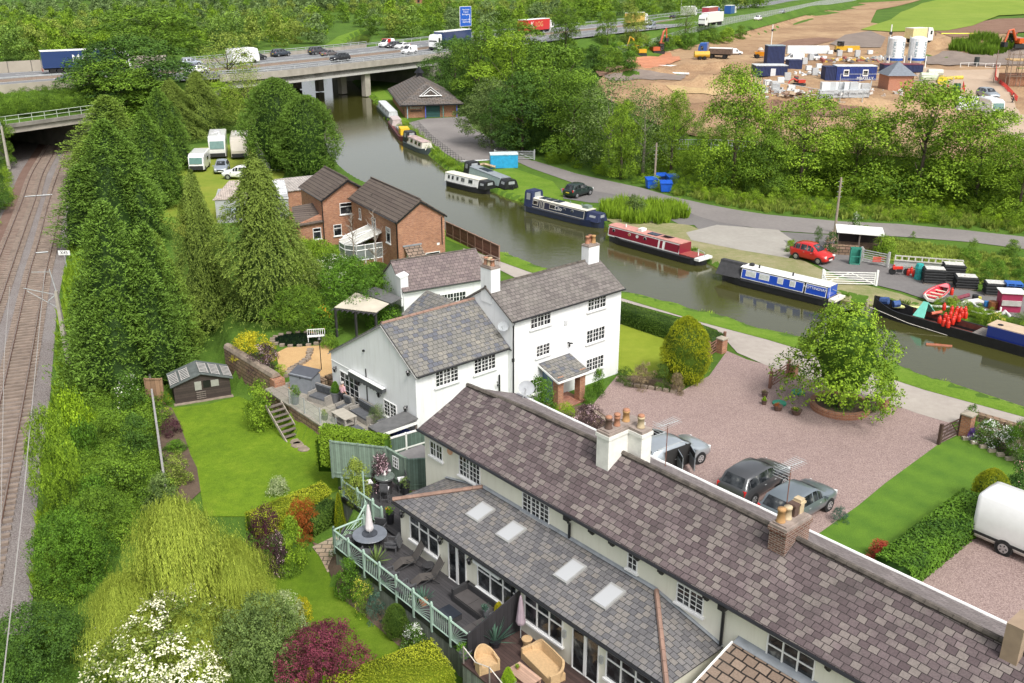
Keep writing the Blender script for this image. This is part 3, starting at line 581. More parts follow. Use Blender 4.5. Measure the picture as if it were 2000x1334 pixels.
ff=emp('roadside_barrier',mwF[60],0,'grey barrier rail along the far edge of the motorway past the bridge','barrier');rails_on(rsm(mwF[i1:],4),0,0.9,'barrier_rail',galv,ff,ff.location,1,(0.7,1.0))
nb=emp('roadside_barrier',mwN[60],0,'grey barrier rail along the near edge of the motorway past the bridge','barrier');rails_on(rsm(mwN[i1:],4),0,0.9,'barrier_rail',galv,nb,nb.location,1,(0.7,1.0))
def bank(name,A,B,za,zb_,mat):
 V=[];Fc=[];n=24;m_=10;rr=random.Random(3)
 for i in range(n+1):
  for k in range(m_+1):
   a=Vc(A[0]).lerp(Vc(A[1]),i/n);b_=Vc(B[0]).lerp(Vc(B[1]),i/n);p=a.lerp(b_,k/m_);V.append((p.x,p.y,za+(zb_-za)*sstep(k/m_)+rr.uniform(-.15,.15)))
 for i in range(n):
  for k in range(m_):a=i*(m_+1)+k;Fc.append((a,a+m_+1,a+m_+2,a+1))
 me=mk_mesh(name,V,Fc,smooth=True);auto_uv(me);return tag(link(name,me,mat),kind='structure')
A0=bl+nv*1.0;A1=br_+nv*1.0;B0=mwN[0];B1=mwN[idx(230,163)]
bank('planted_bank',(A0,A1),(B0,B1),bz+0.1,MZ-0.2,grassM)
# ================= BUILDINGS =================
def render_wall(name,c,st):
 m,nt,b=new_mat(name);co=coords(nt);cs=coords(nt,'Object',(2.2,2.2,.22));f=ramp(nt,noise(nt,cs,1.6,5,.7),[(.5,(0,0,0)),(.78,(.55,.55,.55))]);c2=mixc(nt,f,c,st)
 g=ramp(nt,noise(nt,co,.5,4),[(.3,(.93,.93,.93)),(.7,(1.03,1.03,1.03))]);nt.links.new(mixc(nt,1.0,c2,g,'MULTIPLY'),b.inputs['Base Color']);b.inputs['Roughness'].default_value=.85;bump(nt,b,noise(nt,co,9,4),.15);MATS[name]=m;return m
whiteW=render_wall('white_render',(.79,.8,.8),(.6,.6,.57));cW=render_wall('cream_render',(.75,.73,.62),(.6,.56,.45))
fM=pn('window_white',(0.8,0.8,0.79),0.35,var=0.02)
gM,_nt,_b=new_mat('window_glass');_nt.links.new(ramp(_nt,noise(_nt,coords(_nt),1.7,3),[(.42,(.01,.012,.014)),(.6,(.05,.055,.06)),(.68,(.2,.2,.19))]),_b.inputs['Base Color']);_b.inputs['Roughness'].default_value=0.06;_b.inputs['Specular IOR Level'].default_value=0.6  # grey patches in the pane colour imitate reflections and pale curtains
blk=pn('black_gutter',(0.012,0.012,0.014),0.35,var=0.1)
leadM=pn('lead_flashing',(0.25,0.27,0.29),0.5,var=0.15)
slateP=bq('purple_slate',(0.094,0.07,0.073),(0.185,0.145,0.146),(0.035,0.028,0.028),0.34,0.25,0.013,stain=(0.06,0.055,0.05),amount=0.45,extra=(0.205,0.175,0.16),bmp=0.8)
slateG=bq('grey_slate',(0.115,0.113,0.12),(0.215,0.205,0.2),(0.035,0.035,0.037),0.3,0.235,0.012,stain=(0.07,0.065,0.06),amount=0.3,extra=(0.2,0.185,0.17),bmp=0.7)
slateM=bq('mixed_tile',(0.15,0.148,0.142),(0.27,0.25,0.21),(0.05,0.047,0.045),0.34,0.27,0.013,stain=(0.12,0.12,0.1),amount=0.2,extra=(0.12,0.125,0.145),bmp=0.6)
slateB=bq('brown_slate',(0.13,0.115,0.108),(0.2,0.178,0.165),(0.045,0.04,0.04),0.34,0.26,0.013,stain=(0.26,0.25,0.21),amount=0.3,bmp=0.6)
slateV=bq('plum_slate',(0.15,0.118,0.118),(0.225,0.18,0.17),(0.05,0.04,0.04),0.36,0.28,0.013,stain=(0.1,0.09,0.08),amount=0.35,bmp=0.6)
tileB=bq('brown_interlock',(0.2,0.145,0.11),(0.28,0.21,0.16),(0.02,0.016,0.014),0.5,0.36,0.03,stain=(0.13,0.11,0.09),amount=0.4,bmp=0.8)
tileD=bq('dark_interlock',(0.1,0.078,0.066),(0.125,0.1,0.085),(0.03,0.025,0.022),8,0.36,0.03,stain=(0.16,0.13,0.1),amount=0.35,bmp=0.8)
brickR=bq('red_brick',(0.33,0.12,0.06),(0.5,0.22,0.11),(0.3,0.25,0.2),0.24,0.085,0.012,stain=(0.16,0.07,0.045),amount=0.45,bmp=0.4)
brickO=bq('old_brick',(0.13,0.055,0.04),(0.24,0.12,0.085),(0.33,0.28,0.24),0.25,0.09,0.016,stain=(0.05,0.035,0.03),amount=0.5,bmp=0.6)
brickP=bq('orange_brick',(0.42,0.16,0.09),(0.5,0.22,0.13),(0.36,0.25,0.2),0.24,0.085,0.008,amount=0.1,bmp=0.2)
stoneM=bq('sandstone_blocks',(0.21,0.14,0.095),(0.36,0.25,0.17),(0.08,0.06,0.045),0.55,0.27,0.03,stain=(0.3,0.24,0.1),amount=0.35,bmp=0.9,extra=(0.27,0.16,0.12))
ridgeM=pn('mossy_ridge',(0.1,0.085,0.072),0.95,var=0.45,scale=3,bmp=0.6)
ridgeR=pn('terracotta_ridge',(0.27,0.17,0.13),0.9,var=0.2,scale=2)
terra=pn('terracotta_pot',(0.36,0.17,0.1),0.85,var=0.15);buffP=pn('buff_pot',(0.48,0.38,0.24),0.85,var=0.2);ochP=pn('ochre_pot',(0.42,0.24,0.1),0.8,var=0.15);darkP=pn('dark_pot',(0.1,0.06,0.045),0.8,var=0.3)
capM=pn('chimney_flaunching',(0.27,0.22,0.19),0.95,var=0.25,scale=3,bmp=0.4)
class Bd:
 """a building set out on the u,v grid of the hamlet, or on any grid (origin, angle)"""
 def __init__(s,name,label,cat,o,ang=None,group=None):
  s.ang=UA if ang is None else ang
  if ang is None:s.o=(o[0],o[1],0);w=toW(*o)
  else:s.o=(0,0,0);w=Vc((o[0],o[1],0))
  s.t=emp(name,(w.x,w.y,o[2]if len(o)>2 else 0),s.ang,label,cat,group)
 def put(s,mb,name,mat,parent=None,smooth=False):return mb.build(name,mat,parent or s.t,s.o,smooth)
 def walls(s,prof,a0,a1,axis,mat,name='wall'):
  """prof: closed outline in (across,z); run along axis 'u' or 'v'"""
  f=(lambda c,z,a:(c,a,z))if axis=='v' else(lambda c,z,a:(a,c,z))
  mb=MB();rings=[[f(c,z,a)for c,z in prof]for a in(a0,a1)]
  if axis=='v':rings=rings[::-1]
  mb.loft(rings);return s.put(mb,name,mat)
 def roofslab(s,c0,z0,c1,z1,a0,a1,axis,mat,th=0.1,name='roof',jit=0.0):
  f=(lambda c,z,a:(c,a,z))if axis=='v' else(lambda c,z,a:(a,c,z))
  mb=MB();mb.slab([f(c0,z0,a0),f(c0,z0,a1),f(c1,z1,a1),f(c1,z1,a0)],th);return s.put(mb,name,mat)
 def ridge(s,pts_,mat=None,r=0.11,name='ridge_tiles'):
  P=[Vc(p)for p in pts_];mb=MB();
  for a,b in zip(P[:-1],P[1:]):
   n=max(1,int((b-a).length/0.45));
   for k in range(n):
    p=a.lerp(b,k/n);q=a.lerp(b,(k+0.97)/n);mb.tube([p,q],[r,r*0.92],6)
  return s.put(mb,name,mat or ridgeM)
 def frame(s,plane,a,z,d):
  k,val,sg=plane
  return(val+sg*d,a,z)if k=='u' else(a,val+sg*d,z)
 def bx(s,mb,plane,a0,a1,z0,z1,d0,d1):
  p=[s.frame(plane,a,z,d)for a in(a0,a1)for z in(z0,z1)for d in(d0,d1)]
  xs_=[q[0]for q in p];ys_=[q[1]for q in p];mb.box(min(xs_),max(xs_),min(ys_),max(ys_),min(z0,z1),max(z0,z1))
 def window(s,plane,a0,a1,z0,z1,cas=2,bars=(2,3),sill=True,fw=0.055,name='window',transom=None,parent=None,low=None):
  if a1<a0:a0,a1=a1,a0
  mb=MB();e=0.05
  for(x0,x1,y0,y1)in((a0-e,a1+e,z1-0.0,z1+e),(a0-e,a1+e,z0-e,z0),(a0-e,a0,z0,z1),(a1,a1+e,z0,z1)):s.bx(mb,plane,x0,x1,y0,y1,-0.02,0.05)
  cwd=(a1-a0)/cas
  for i in range(cas):
   x0=a0+i*cwd;x1=x0+cwd
   if i:s.bx(mb,plane,x0-fw/2,x0+fw/2,z0,z1,-0.02,0.055)
   if transom:s.bx(mb,plane,x0+0.01,x1-0.01,z0+(z1-z0)*transom-fw/2,z0+(z1-z0)*transom+fw/2,-0.02,0.045)
   if bars:
    for k in range(1,bars[0]):xx=x0+cwd*k/bars[0];s.bx(mb,plane,xx-0.014,xx+0.014,z0,z1,0.0,0.03)
    for k in range(1,bars[1]):zz=z0+(z1-z0)*k/bars[1];s.bx(mb,plane,x0,x1,zz-0.014,zz+0.014,0.0,0.028)
  w=s.put(mb,name,fM,parent);g=MB();s.bx(g,plane,a0,a1,z0,z1,-0.03,0.012);s.put(g,'pane',gM,w)
  if sill:q=MB();s.bx(q,plane,a0-0.12,a1+0.12,z0-0.13,z0-0.05,-0.02,0.12);s.put(q,'sill',fM,w)
  return w
 def winpx(s,plane,tl,br,**kw):
  f=atu if plane[0]=='u' else atv
  A=f(tl[0],tl[1],plane[1]);B=f(br[0],br[1],plane[1]);i=1 if plane[0]=='u' else 0
  return s.window(plane,A[i],B[i],B[2],A[2],**kw)
def pot(mb,c,h,r=0.15,r2=0.13):mb.lathe(c,[(r*1.15,0),(r*1.15,0.05),(r,0.08),(r2,h*0.8),(r2*1.2,h*0.82),(r2*1.2,h)],10)
def hit(px,py,P0,n):
 """line of sight meets the plane through P0 (u,v,z) with normal n (u,v,z); answer in u,v,z"""
 d=ray(px,py);dl=(d.x*UV.x+d.y*UV.y,d.x*VV.x+d.y*VV.y,d.z);o=(0,0,CH)
 t=sum((P0[i]-o[i])*n[i]for i in range(3))/sum(dl[i]*n[i]for i in range(3));return tuple(o[i]+dl[i]*t for i in range(3))
def chimney(bd,u0,u1,v0,v1,z0,z1,mat,pots,name='chimney',cap=True,bands=True):
 mb=MB();mb.box(u0,u1,v0,v1,z0,z1-0.14);c=bd.put(mb,name,mat)
 if bands:mb=MB();mb.box(u0-.05,u1+.05,v0-.05,v1+.05,z1-0.30,z1-0.14);bd.put(mb,'band',mat,c)
 mb=MB();mb.box(u0-.02,u1+.02,v0-.02,v1+.02,z1-0.14,z1-0.04);mb.box(u0+.06,u1-.06,v0+.06,v1-.06,z1-.05,z1+.02);bd.put(mb,'flaunching',capM,c)
 for(pu,pv,h,m,r)in pots:mb=MB();pot(mb,(pu,pv,z1),h,r,r*0.85);bd.put(mb,'chimney_pot',m,c,True)
 return c
FU=-39.75;v0,v1=34.55,43.75
b=Bd('white_farmhouse','tall white rendered three storey farmhouse with brown slate roof, the highest house','house',(FU,v0))
ur,zr,ze=-42.05,7.3,5.85
b.walls([(2*ur-FU,-0.6),(FU,-0.6),(FU,ze),(ur,zr-0.08),(2*ur-FU,ze)],v0,v1,'v',whiteW)
b.roofslab(FU+0.2,ze,ur,zr+0.08,v0-0.12,v1+0.12,'v',slateB);b.roofslab(2*ur-FU-0.2,ze,ur,zr+0.08,v0-0.12,v1+0.12,'v',slateB)
b.ridge([(ur,v0-.1,zr+.06),(ur,v1+.1,zr+.06)],slateB and ridgeM,0.09)
mb=MB();mb.tube([(FU+.26,v0-.1,ze-.02),(FU+.26,v1+.1,ze-.02)],0.055,6);b.put(mb,'gutter',blk)
mb=MB();mb.tube([(FU+.26,v0+.05,ze),(FU+.08,v0+.05,ze-.35),(FU+.08,v0+.05,0)],0.045,6);mb.box(FU,FU+.1,v0-.02,v0+.12,3.3,3.5);b.put(mb,'downpipe',blk)
PU=('u',FU,1)
for tl,br,cs in(((1036.5,615),(1074,630.6),3),((1148.6,583.9),(1181.8,597.1),3),((1146,647.2),(1179.2,659.3),3),((1047.6,677),(1072,689),2),((1145.3,703.7),(1176.9,714.5),3),((1035.2,743.3),(1071,757),3)):
 b.winpx(PU,tl,br,cas=cs,bars=(2,3))
mb=MB();mb.box(FU-.02,FU+.05,v0+4.2,v0+4.45,4.55,4.85);b.put(mb,'alarm_box',pn('pale_grey_box',(0.55,0.56,0.57),0.6))
mb=MB();mb.tube([(FU,v0+4.55,3.35),(FU+.2,v0+4.55,3.35),(FU+.2,v0+4.75,3.3)],0.05,6);mb.lathe((FU+.15,v0+4.55,3.1),[(.03,0),(.06,.1),(.03,.2)],8);b.put(mb,'wall_lamp',blk)
c=chimney(b,ur-.45,ur+.5,v0-.05,v0+.65,zr-.9,8.62,whiteW,[(ur-.25,v0+.2,.45,terra,.14),(ur+.05,v0+.2,.42,buffP,.13),(ur+.3,v0+.25,.42,terra,.13),(ur-.15,v0+.45,.4,buffP,.13)],bands=False)
mb=MB()
for k in range(10):
 for j in range(7):mb.box(ur-.46+k*.1,ur-.455+k*.1,v0-.06,v0+.66,8.63,9.05)
 break
for s in(-.46,.5):mb.box(ur+s,ur+s+.012,v0-.06,v0+.66,8.62,9.0)
bird=pn('wire_guard',(0.3,0.24,0.2),0.8);
mb=MB()
for k in range(9):x=ur-.45+k*.119;mb.tube([(x,v0-.05,8.62),(x,v0-.05,9.05)],.008,3);mb.tube([(x,v0+.65,8.62),(x,v0+.65,9.05)],.008,3)
for k in range(6):y=v0-.05+k*.14;mb.tube([(ur-.45,y,8.62),(ur-.45,y,9.05)],.008,3);mb.tube([(ur+.5,y,8.62),(ur+.5,y,9.05)],.008,3)
mb.tube([(ur-.45,v0-.05,9.05),(ur+.5,v0-.05,9.05),(ur+.5,v0+.65,9.05),(ur-.45,v0+.65,9.05),(ur-.45,v0-.05,9.05)],.02,4);b.put(mb,'wire_guard',bird,c)
chimney(b,ur-.3,ur+.35,v1-1.05,v1-.1,zr-.6,8.42,whiteW,[(ur-.05,v1-.8,.5,terra,.14),(ur+.1,v1-.4,.52,ochP,.14),(ur-.15,v1-.45,.5,terra,.13)],bands=False)
A=hit(1092,785,(0,0,0),(0,0,1));pv0,pv1=36.85,39.1
mb=MB();mb.slab([(FU+.02,pv0-.2,2.62),(FU+.02,pv1+.15,2.62),(FU+1.75,pv1+.15,2.02),(FU+1.75,pv0-.2,2.02)],0.09);pr=b.put(mb,'porch_roof',slateM)
mb=MB();mb.slab([(FU+.02,pv0-.24,2.56),(FU+.02,pv0-.19,2.56),(FU+1.78,pv0-.19,1.96),(FU+1.78,pv0-.24,1.96)],0.12);mb.box(FU+1.7,FU+1.8,pv0-.2,pv1+.15,1.84,1.94);b.put(mb,'bargeboard',fM,pr)
for y in(pv0,pv1-.42):mb=MB();mb.box(FU+1.1,FU+1.55,y,y+.45,-.02,2.12);b.put(mb,'brick_pillar',brickR)
mb=MB();mb.box(FU+.03,FU+1.7,pv0,pv1,-.02,.08);b.put(mb,'porch_step',bq('quarry_tiles',(0.3,0.12,0.08),(0.38,0.18,0.12),(0.15,0.1,0.08),0.2,0.2,0.01))
mb=MB();mb.box(FU-.02,FU+.06,pv0+.35,pv0+1.2,.06,2.02);d=b.put(mb,'front_door',pn('slate_blue_paint',(0.1,0.16,0.24),0.4));mb=MB();mb.box(FU+.06,FU+.1,pv0+1.05,pv0+1.12,.9,1.15);b.put(mb,'handle',galv,d)
mb=MB();mb.box(FU+.06,FU+1.1,pv0+.1,pv0+.13,.06,2.3);b.put(mb,'porch_screen',MATS['slate_blue_paint'])
mb=MB();mb.lathe((FU+.5,v0+.8,.1),[(.0,0),(.3,.02),(.34,.08)],14);
def dish(b,p,n,r,name='satellite_dish'):
 mb=MB();n=Vc(n).normalized();x=n.cross(Vc((0,0,1))).normalized();y=n.cross(x);rings=[]
 for k,(rr,dz)in enumerate(((.02,0.0),(.5,.02),(.8,.06),(1,.11))):rings.append([Vc(p)+(x*cos(t)+y*sin(t)*0.9)*rr*r+n*dz*r for t in[2*pi*i/16 for i in range(16)]])
 mb.loft(rings,cap=False);mb.loft([[q-n*0.01 for q in g]for g in rings[::-1]],cap=False);mb.tube([Vc(p),Vc(p)-n*.18],.025,5);mb.tube([Vc(p)+y*r*.85,Vc(p)+n*r*.9],.012,4);mb.box(*(lambda c:(c.x-.03,c.x+.03,c.y-.03,c.y+.03,c.z-.04,c.z+.04))(Vc(p)+n*r*.9));return b.put(mb,name,pn('dish_grey',(0.42,0.44,0.46),0.5))
dish(b,atv(983,637,v0-.25),(.7,-1,.25),.33)
w0,w1=27.9,34.55;EU=-40.1
b=Bd('white_cottage','lower white rendered cottage with patchwork tan and blue roof, joined to the farmhouse','house',(EU,w0))
b.walls([(-49.0,-1.9),(EU,-1.9),(EU,4.2),(-43.2,6.16),(-49.0,2.82)],w0,w1,'v',whiteW)
b.roofslab(EU+.22,4.16,-43.2,6.34,w0-.04,w1-.005,'v',slateM);b.roofslab(-49.2,2.84,-43.2,6.34,w0-.04,w1+.1,'v',slateM)
b.ridge([(-43.2,w0,6.33),(-43.2,w1,6.33)],ridgeR,.1)
mb=MB();mb.tube([(EU+.27,w0,4.12),(EU+.27,w1-.1,4.12)],.05,6);mb.tube([(EU+.27,w1-.15,4.1),(EU+.3,w1+.1,3.95)],.04,6);b.put(mb,'gutter',blk)
mb=MB();mb.tube([(EU+.1,w1-.75,2.6),(EU+.1,w1-.75,0)],.05,6);mb.tube([(EU+.1,w1-.75,2.0),(EU+.25,w1-1.05,2.05),(EU+.25,w1-1.05,2.3)],.04,6);b.put(mb,'soil_pipe',blk)
mb=MB();mb.slab([(EU+.22,w0-.1,4.04),(EU+.22,w0-.045,4.04),(-43.2,w0-.045,6.22),(-43.2,w0-.1,6.22)],.05);mb.slab([(-49.25,w0-.1,2.72),(-49.25,w0-.045,2.72),(-43.2,w0-.045,6.22),(-43.2,w0-.1,6.22)],.05);b.put(mb,'verge_trim',pn('grey_verge',(0.3,0.3,0.29),0.8))
PU=('u',EU,1);PV=('v',w0,-1)
b.winpx(PU,(850.4,727.5),(893.7,741.5),cas=3,bars=(2,4));b.winpx(PU,(926,703.3),(966.4,717.3),cas=3,bars=(2,4));b.winpx(PU,(931,776),(967,790),cas=3,bars=(2,3))
b.window(PV,-48.0,-46.0,0.05,1.95,cas=2,bars=(2,5),sill=False,name='patio_door');b.window(PV,-43.3,-42.1,.75,1.65,cas=2,bars=(2,4))
A=atv(687.3,721,w0);B_=atv(754.8,764,w0);mb=MB();mb.box(A[0],B_[0],w0-.28,w0-.02,B_[2]-.05,B_[2]+.17)
aw=b.put(mb,'awning_cassette',pn('awning_grey',(0.07,0.075,0.08),0.6));mb=MB();mb.box(A[0],B_[0],w0-.3,w0-.04,B_[2]+.172,B_[2]+.2);b.put(mb,'cover_strip',fM,aw)
mb=MB();n_=22
for k in range(n_):x0=A[0]+(B_[0]-A[0])*k/n_;x1=A[0]+(B_[0]-A[0])*(k+1)/n_;mb.box(x0,x1-.02,w0-.3,w0-.285,B_[2]-.17+.04*(k%2),B_[2]-.02)
b.put(mb,'valance',MATS['awning_grey'],aw)
def lantern(b,plane,a,z):
 mb=MB();c=b.frame(plane,a,z,.16);mb.lathe(c,[(.02,-.16),(.06,-.1),(.1,.08),(.12,.1),(.03,.2),(.01,.24)],6);mb.tube([b.frame(plane,a,z-.05,0),b.frame(plane,a,z-.18,.1),b.frame(plane,a,z-.14,.16)],.015,5);mb.tube([b.frame(plane,a,z+.05,0.0),b.frame(plane,a,z+.2,.03)],.03,5);return b.put(mb,'wall_lantern',blk)
for px,py in((654.5,722),(702,748),(740.5,771),(793,799),(798,729)):q=atv(px,py,w0-.1);lantern(b,PV,q[0],q[2])
q=atv(715,720,w0);mb=MB();mb.tube([(q[0],w0-.04,q[2]),(q[0],w0-.04,.05)],.035,6);b.put(mb,'vent_pipe',blk)
q=atv(711.5,684.5,w0);mb=MB();mb.box(q[0]-.05,q[0]+.05,w0-.12,w0,q[2]-.05,q[2]+.05);b.put(mb,'flood_lamp',blk)
mb=MB();mb.box(-49,-46.4,w0-.03,w0,2.35,2.39);b.put(mb,'cable_cover',fM)
mb=MB();mb.prism([(-50.6,29.8),(-48.4,29.8),(-48.4,34.5),(-50.6,34.5)],-.2,2.3);b.put(mb,'rear_wall',whiteW)
b.roofslab(-51,2.2,-48.0,3.5,29.6,34.6,'v',slateM,name='rear_roof')
mb=MB();mb.slab([(-49.2,33.3,4.0),(-46.2,33.3,4.0),(-46.2,35.4,5.2),(-49.2,35.4,5.2)],.1);mb.slab([(-46.2,37.4,4.0),(-49.2,37.4,4.0),(-49.2,35.4,5.2),(-46.2,35.4,5.2)],.1);b.put(mb,'rear_roof',slateM)
b=Bd('white_outbuilding','low white outbuilding with plum slate roof and ivy on its end, behind the farmhouse','outbuilding',(-7.6,67.9,0),R(28.4))
b.walls([(0,-.5),(4.2,-.5),(4.2,2.75),(2.1,4.3),(0,2.75)],-.4,6.6,'u',whiteW)
b.roofslab(-.2,2.7,2.1,4.45,-.5,6.6,'u',slateV);b.roofslab(4.4,2.7,2.1,4.45,-.5,6.6,'u',slateV);b.ridge([(-.5,2.1,4.45),(6.6,2.1,4.45)],ridgeM,.08)
mb=MB();mb.tube([(-.4,-.27,2.66),(6.6,-.27,2.66)],.05,5);b.put(mb,'gutter',blk)
mb=MB();mb.box(-.55,.05,.1,.9,1.5,3.75);mb.slab([(-.6,.05,3.7),(.1,.05,3.9),(.1,.95,3.9),(-.6,.95,3.7)],.08);b.put(mb,'chimney',whiteW)
b.window(('v',0,-1),2.6,4.6,.9,1.9,cas=4,bars=(2,3));mb=MB();mb.box(2.0,2.5,-.02,.02,.1,2.0);b.put(mb,'doorway',gM)
mb=MB();mb.tube([(1.2,0,1.5),(1.2,-.25,1.6),(1.2,-.25,1.35)],.02,4);mb.lathe((1.2,-.25,1.1),[(.05,0),(.14,.15),(.15,.22)],10);b.put(mb,'hanging_basket',darkP)
pg=[uvz(655,598,2.3),uvz(742,612,2.3),uvz(790,577,2.3),uvz(730,560,2.3)]
b=Bd('pergola','dark timber pergola with a pale cloth roof beside the white outbuilding','pergola',(-57,34))
P3=[(-60.3,34.6,2.25),(-57.0,32.9,2.2),(-54.6,35.6,2.3),(-57.8,37.4,2.35)]
q=[uvz(653,600,2.25),uvz(735,610,2.25),uvz(760,593,2.25),uvz(695,571,2.25)]
mb=MB();mb.slab(q,.03);b.put(mb,'cloth_roof',pn('sail_cloth',(0.55,0.5,0.4),0.8,var=0.15,scale=0.8))
q2=[uvz(698,569,2.27),uvz(763,592,2.27),uvz(785,582,2.27),uvz(735,560,2.27)]
mb=MB();mb.slab(q2,.06);b.put(mb,'felt_roof',pn('roofing_felt',(0.12,0.12,0.12),0.95,var=0.2))
tim=pn('dark_timber',(0.035,0.033,0.035),0.8);mb=MB()
for k in range(9):a=Vc(q[0]).lerp(Vc(q[1]),k/8);d_=(Vc(q[0])-Vc(q[3])).normalized();mb.tube([a+d_*.5-Vc((0,0,.08)),a-d_*.3-Vc((0,0,.08))],.05,4)
mb.tube([Vc(q[0])-Vc((0,0,.14)),Vc(q[1])-Vc((0,0,.14))],.07,4);b.put(mb,'rafter',tim)
for k in(0.02,.5,.98):a=Vc(q[0]).lerp(Vc(q[1]),k);mb=MB();mb.box(a.x-.07,a.x+.07,a.y-.07,a.y+.07,0,2.1);b.put(mb,'post',tim)
ang=R(-59.2);bo_=at(684.8,384.6,4.6)
b=Bd('brick_house','red brick house wing with brown tiled roof nearest the canal, white conservatory on its side','house',(bo_.x,bo_.y,0),ang)
b.walls([(0,-.5),(4.5,-.5),(4.5,4.55),(2.2,6.0),(0,4.55)],.1,10.5,'u',brickR)
b.roofslab(-.2,4.5,2.2,6.18,-.1,10.65,'u',tileD);b.roofslab(4.7,4.5,2.2,6.18,-.1,10.65,'u',tileD);b.ridge([(-.1,2.2,6.2),(10.65,2.2,6.2)],tileD,.09)
mb=MB();mb.tube([(-.1,-.26,4.45),(10.6,-.26,4.45)],.06,5);mb.tube([(10.4,-.2,4.4),(10.4,-.06,4.2),(10.4,-.06,0)],.045,5);mb.tube([(10.56,4.2,4.4),(10.56,4.2,1.9)],.04,5);b.put(mb,'gutter',blk)
mb=MB()
for s0,s1,c0,c1 in((4.42,6.06,-.22,2.2),(4.42,6.06,4.72,2.2)):mb.slab([(10.56,c0,s0),(10.66,c0,s0),(10.66,c1,s1),(10.56,c1,s1)],.14)
b.put(mb,'bargeboard',blk)
for a,z0,z1,wd in((2.0,3.0,3.9,.35),(5.0,2.6,3.7,.7),(8.1,2.2,3.5,.8)):b.window(('v',0,-1),a,a+wd,z0,z1,cas=1,bars=None,transom=.7)
b.window(('u',10.5,1),2.6,3.9,.3,1.3,cas=1,bars=None,transom=.65)
mb=MB();mb.slab([(10.52,.5,2.2),(10.52,2.1,2.2),(11.5,2.1,1.5),(11.5,.5,1.5)],.08);b.put(mb,'porch_roof',tileB);mb=MB();mb.box(10.51,10.6,.4,2.2,2.2,2.32);b.put(mb,'flashing',leadM);mb=MB();mb.box(10.5,10.55,.75,1.75,0,1.6);b.put(mb,'back_door',fM)
mb=MB();mb.box(10.5,10.52,3.7,3.95,1.9,2.1);b.put(mb,'house_sign',wP)
cs=MB();X0,X1,Y0=3.9,7.0,-2.6
mb=MB();mb.add([(X0,0,2.75),(X1,0,2.75),(X1-.0,Y0+.1,2.0),(X1-.9,Y0-.6,1.9),(X0+.9,Y0-.6,1.9),(X0,Y0+.1,2.0)],[(0,5,4,3,2,1)]);mb.add([(X0,0,2.7),(X1,0,2.7),(X1-.0,Y0+.1,1.92),(X1-.9,Y0-.6,1.82),(X0+.9,Y0-.6,1.82),(X0,Y0+.1,1.92)],[(0,1,2,3,4,5)]);cr=b.put(mb,'conservatory_roof',pn('pale_polycarbonate',(0.6,0.6,0.55),0.4))
mb=MB();ring=[(X0,0),(X0,Y0+.1),(X0+.9,Y0-.6),(X1-.9,Y0-.6),(X1,Y0+.1),(X1,0)]
for a_,b__ in zip(ring[:-1],ring[1:]):
 L=hypot(b__[0]-a_[0],b__[1]-a_[1]);n_=max(1,int(L/.75))
 for k in range(n_+1):x=a_[0]+(b__[0]-a_[0])*k/n_;y=a_[1]+(b__[1]-a_[1])*k/n_;mb.box(x-.04,x+.04,y-.04,y+.04,0,1.9)
 for z in(.5,1.4,1.85):mb.tube([(a_[0],a_[1],z),(b__[0],b__[1],z)],.05,4)
for i,rp in enumerate(ring[1:-1]):mb.tube([(rp[0],rp[1],2.02),((X0+X1)/2 if 0<i<3 else rp[0],0,2.78)],.035,4)
for k in range(14):mb.tube([(X0+k*.23,-.02,2.78),(X0+k*.23,-.02,2.95)],.03,3)
b.put(mb,'conservatory_frame',fM);mb=MB()
for a_,b__ in zip(ring[:-1],ring[1:]):mb.add([(a_[0],a_[1],.5),(b__[0],b__[1],.5),(b__[0],b__[1],1.85),(a_[0],a_[1],1.85)],[(0,1,2,3)])
b.put(mb,'conservatory_glass',pn('pale_glass',(0.2,0.22,0.22),0.1));mb=MB();mb.prism(ring,0,.5);b.put(mb,'dwarf_wall',brickR)
pA=at(628.7,388,4.6)
b=Bd('brick_house','older red brick house wing behind with its gable to the garden, roof of brown tiles','house',(pA.x,pA.y,0),R(29))
rA=at(687,354,6.2);M_=Matrix.Rotation(-R(29),3,'Z');ra=M_@(rA-pA);wA=2*ra.x if ra.x>1.5 else 5
b.walls([(0,-.5),(wA,-.5),(wA,4.55),(wA/2,6.1),(0,4.55)],.1,6.5,'v',brickR)
b.roofslab(-.2,4.5,wA/2,6.25,-.1,6.6,'v',tileD);b.roofslab(wA+.2,4.5,wA/2,6.25,-.1,6.6,'v',tileD);b.ridge([(wA/2,-.1,6.27),(wA/2,6.6,6.27)],tileD,.09)
mb=MB()
for c0 in(-.22,wA+.22):mb.slab([(c0,-.16,4.4),(c0,-.08,4.4),(wA/2,-.08,6.12),(wA/2,-.16,6.12)],.14)
b.put(mb,'bargeboard',blk)
b.window(('v',.1,-1),1.75,3.1,2.9,3.9,cas=1,bars=None,transom=.68);b.window(('v',.1,-1),1.0,1.7,.9,1.9,cas=1,bars=None,transom=.68)
mb=MB();mb.slab([(3.0,-.0,2.4),(4.6,-.0,2.4),(4.6,-1.1,1.7),(3.0,-1.1,1.7)],.08);b.put(mb,'porch_roof',tileD)
mb=MB();mb.box(3.1,4.5,-.9,.1,-.3,1.65);b.put(mb,'porch_wall',brickR)
b.walls([(-2.6,-.5),(0,-.5),(0,2.9),(-2.6,2.4)],.2,3.4,'v',brickR,'lean_to_wall');mb=MB();mb.slab([(-2.9,-.1,2.3),(.05,-.1,2.45),(.05,3.0,3.6),(-2.0,3.2,3.4)],.1);b.put(mb,'lean_to_roof',tileD)
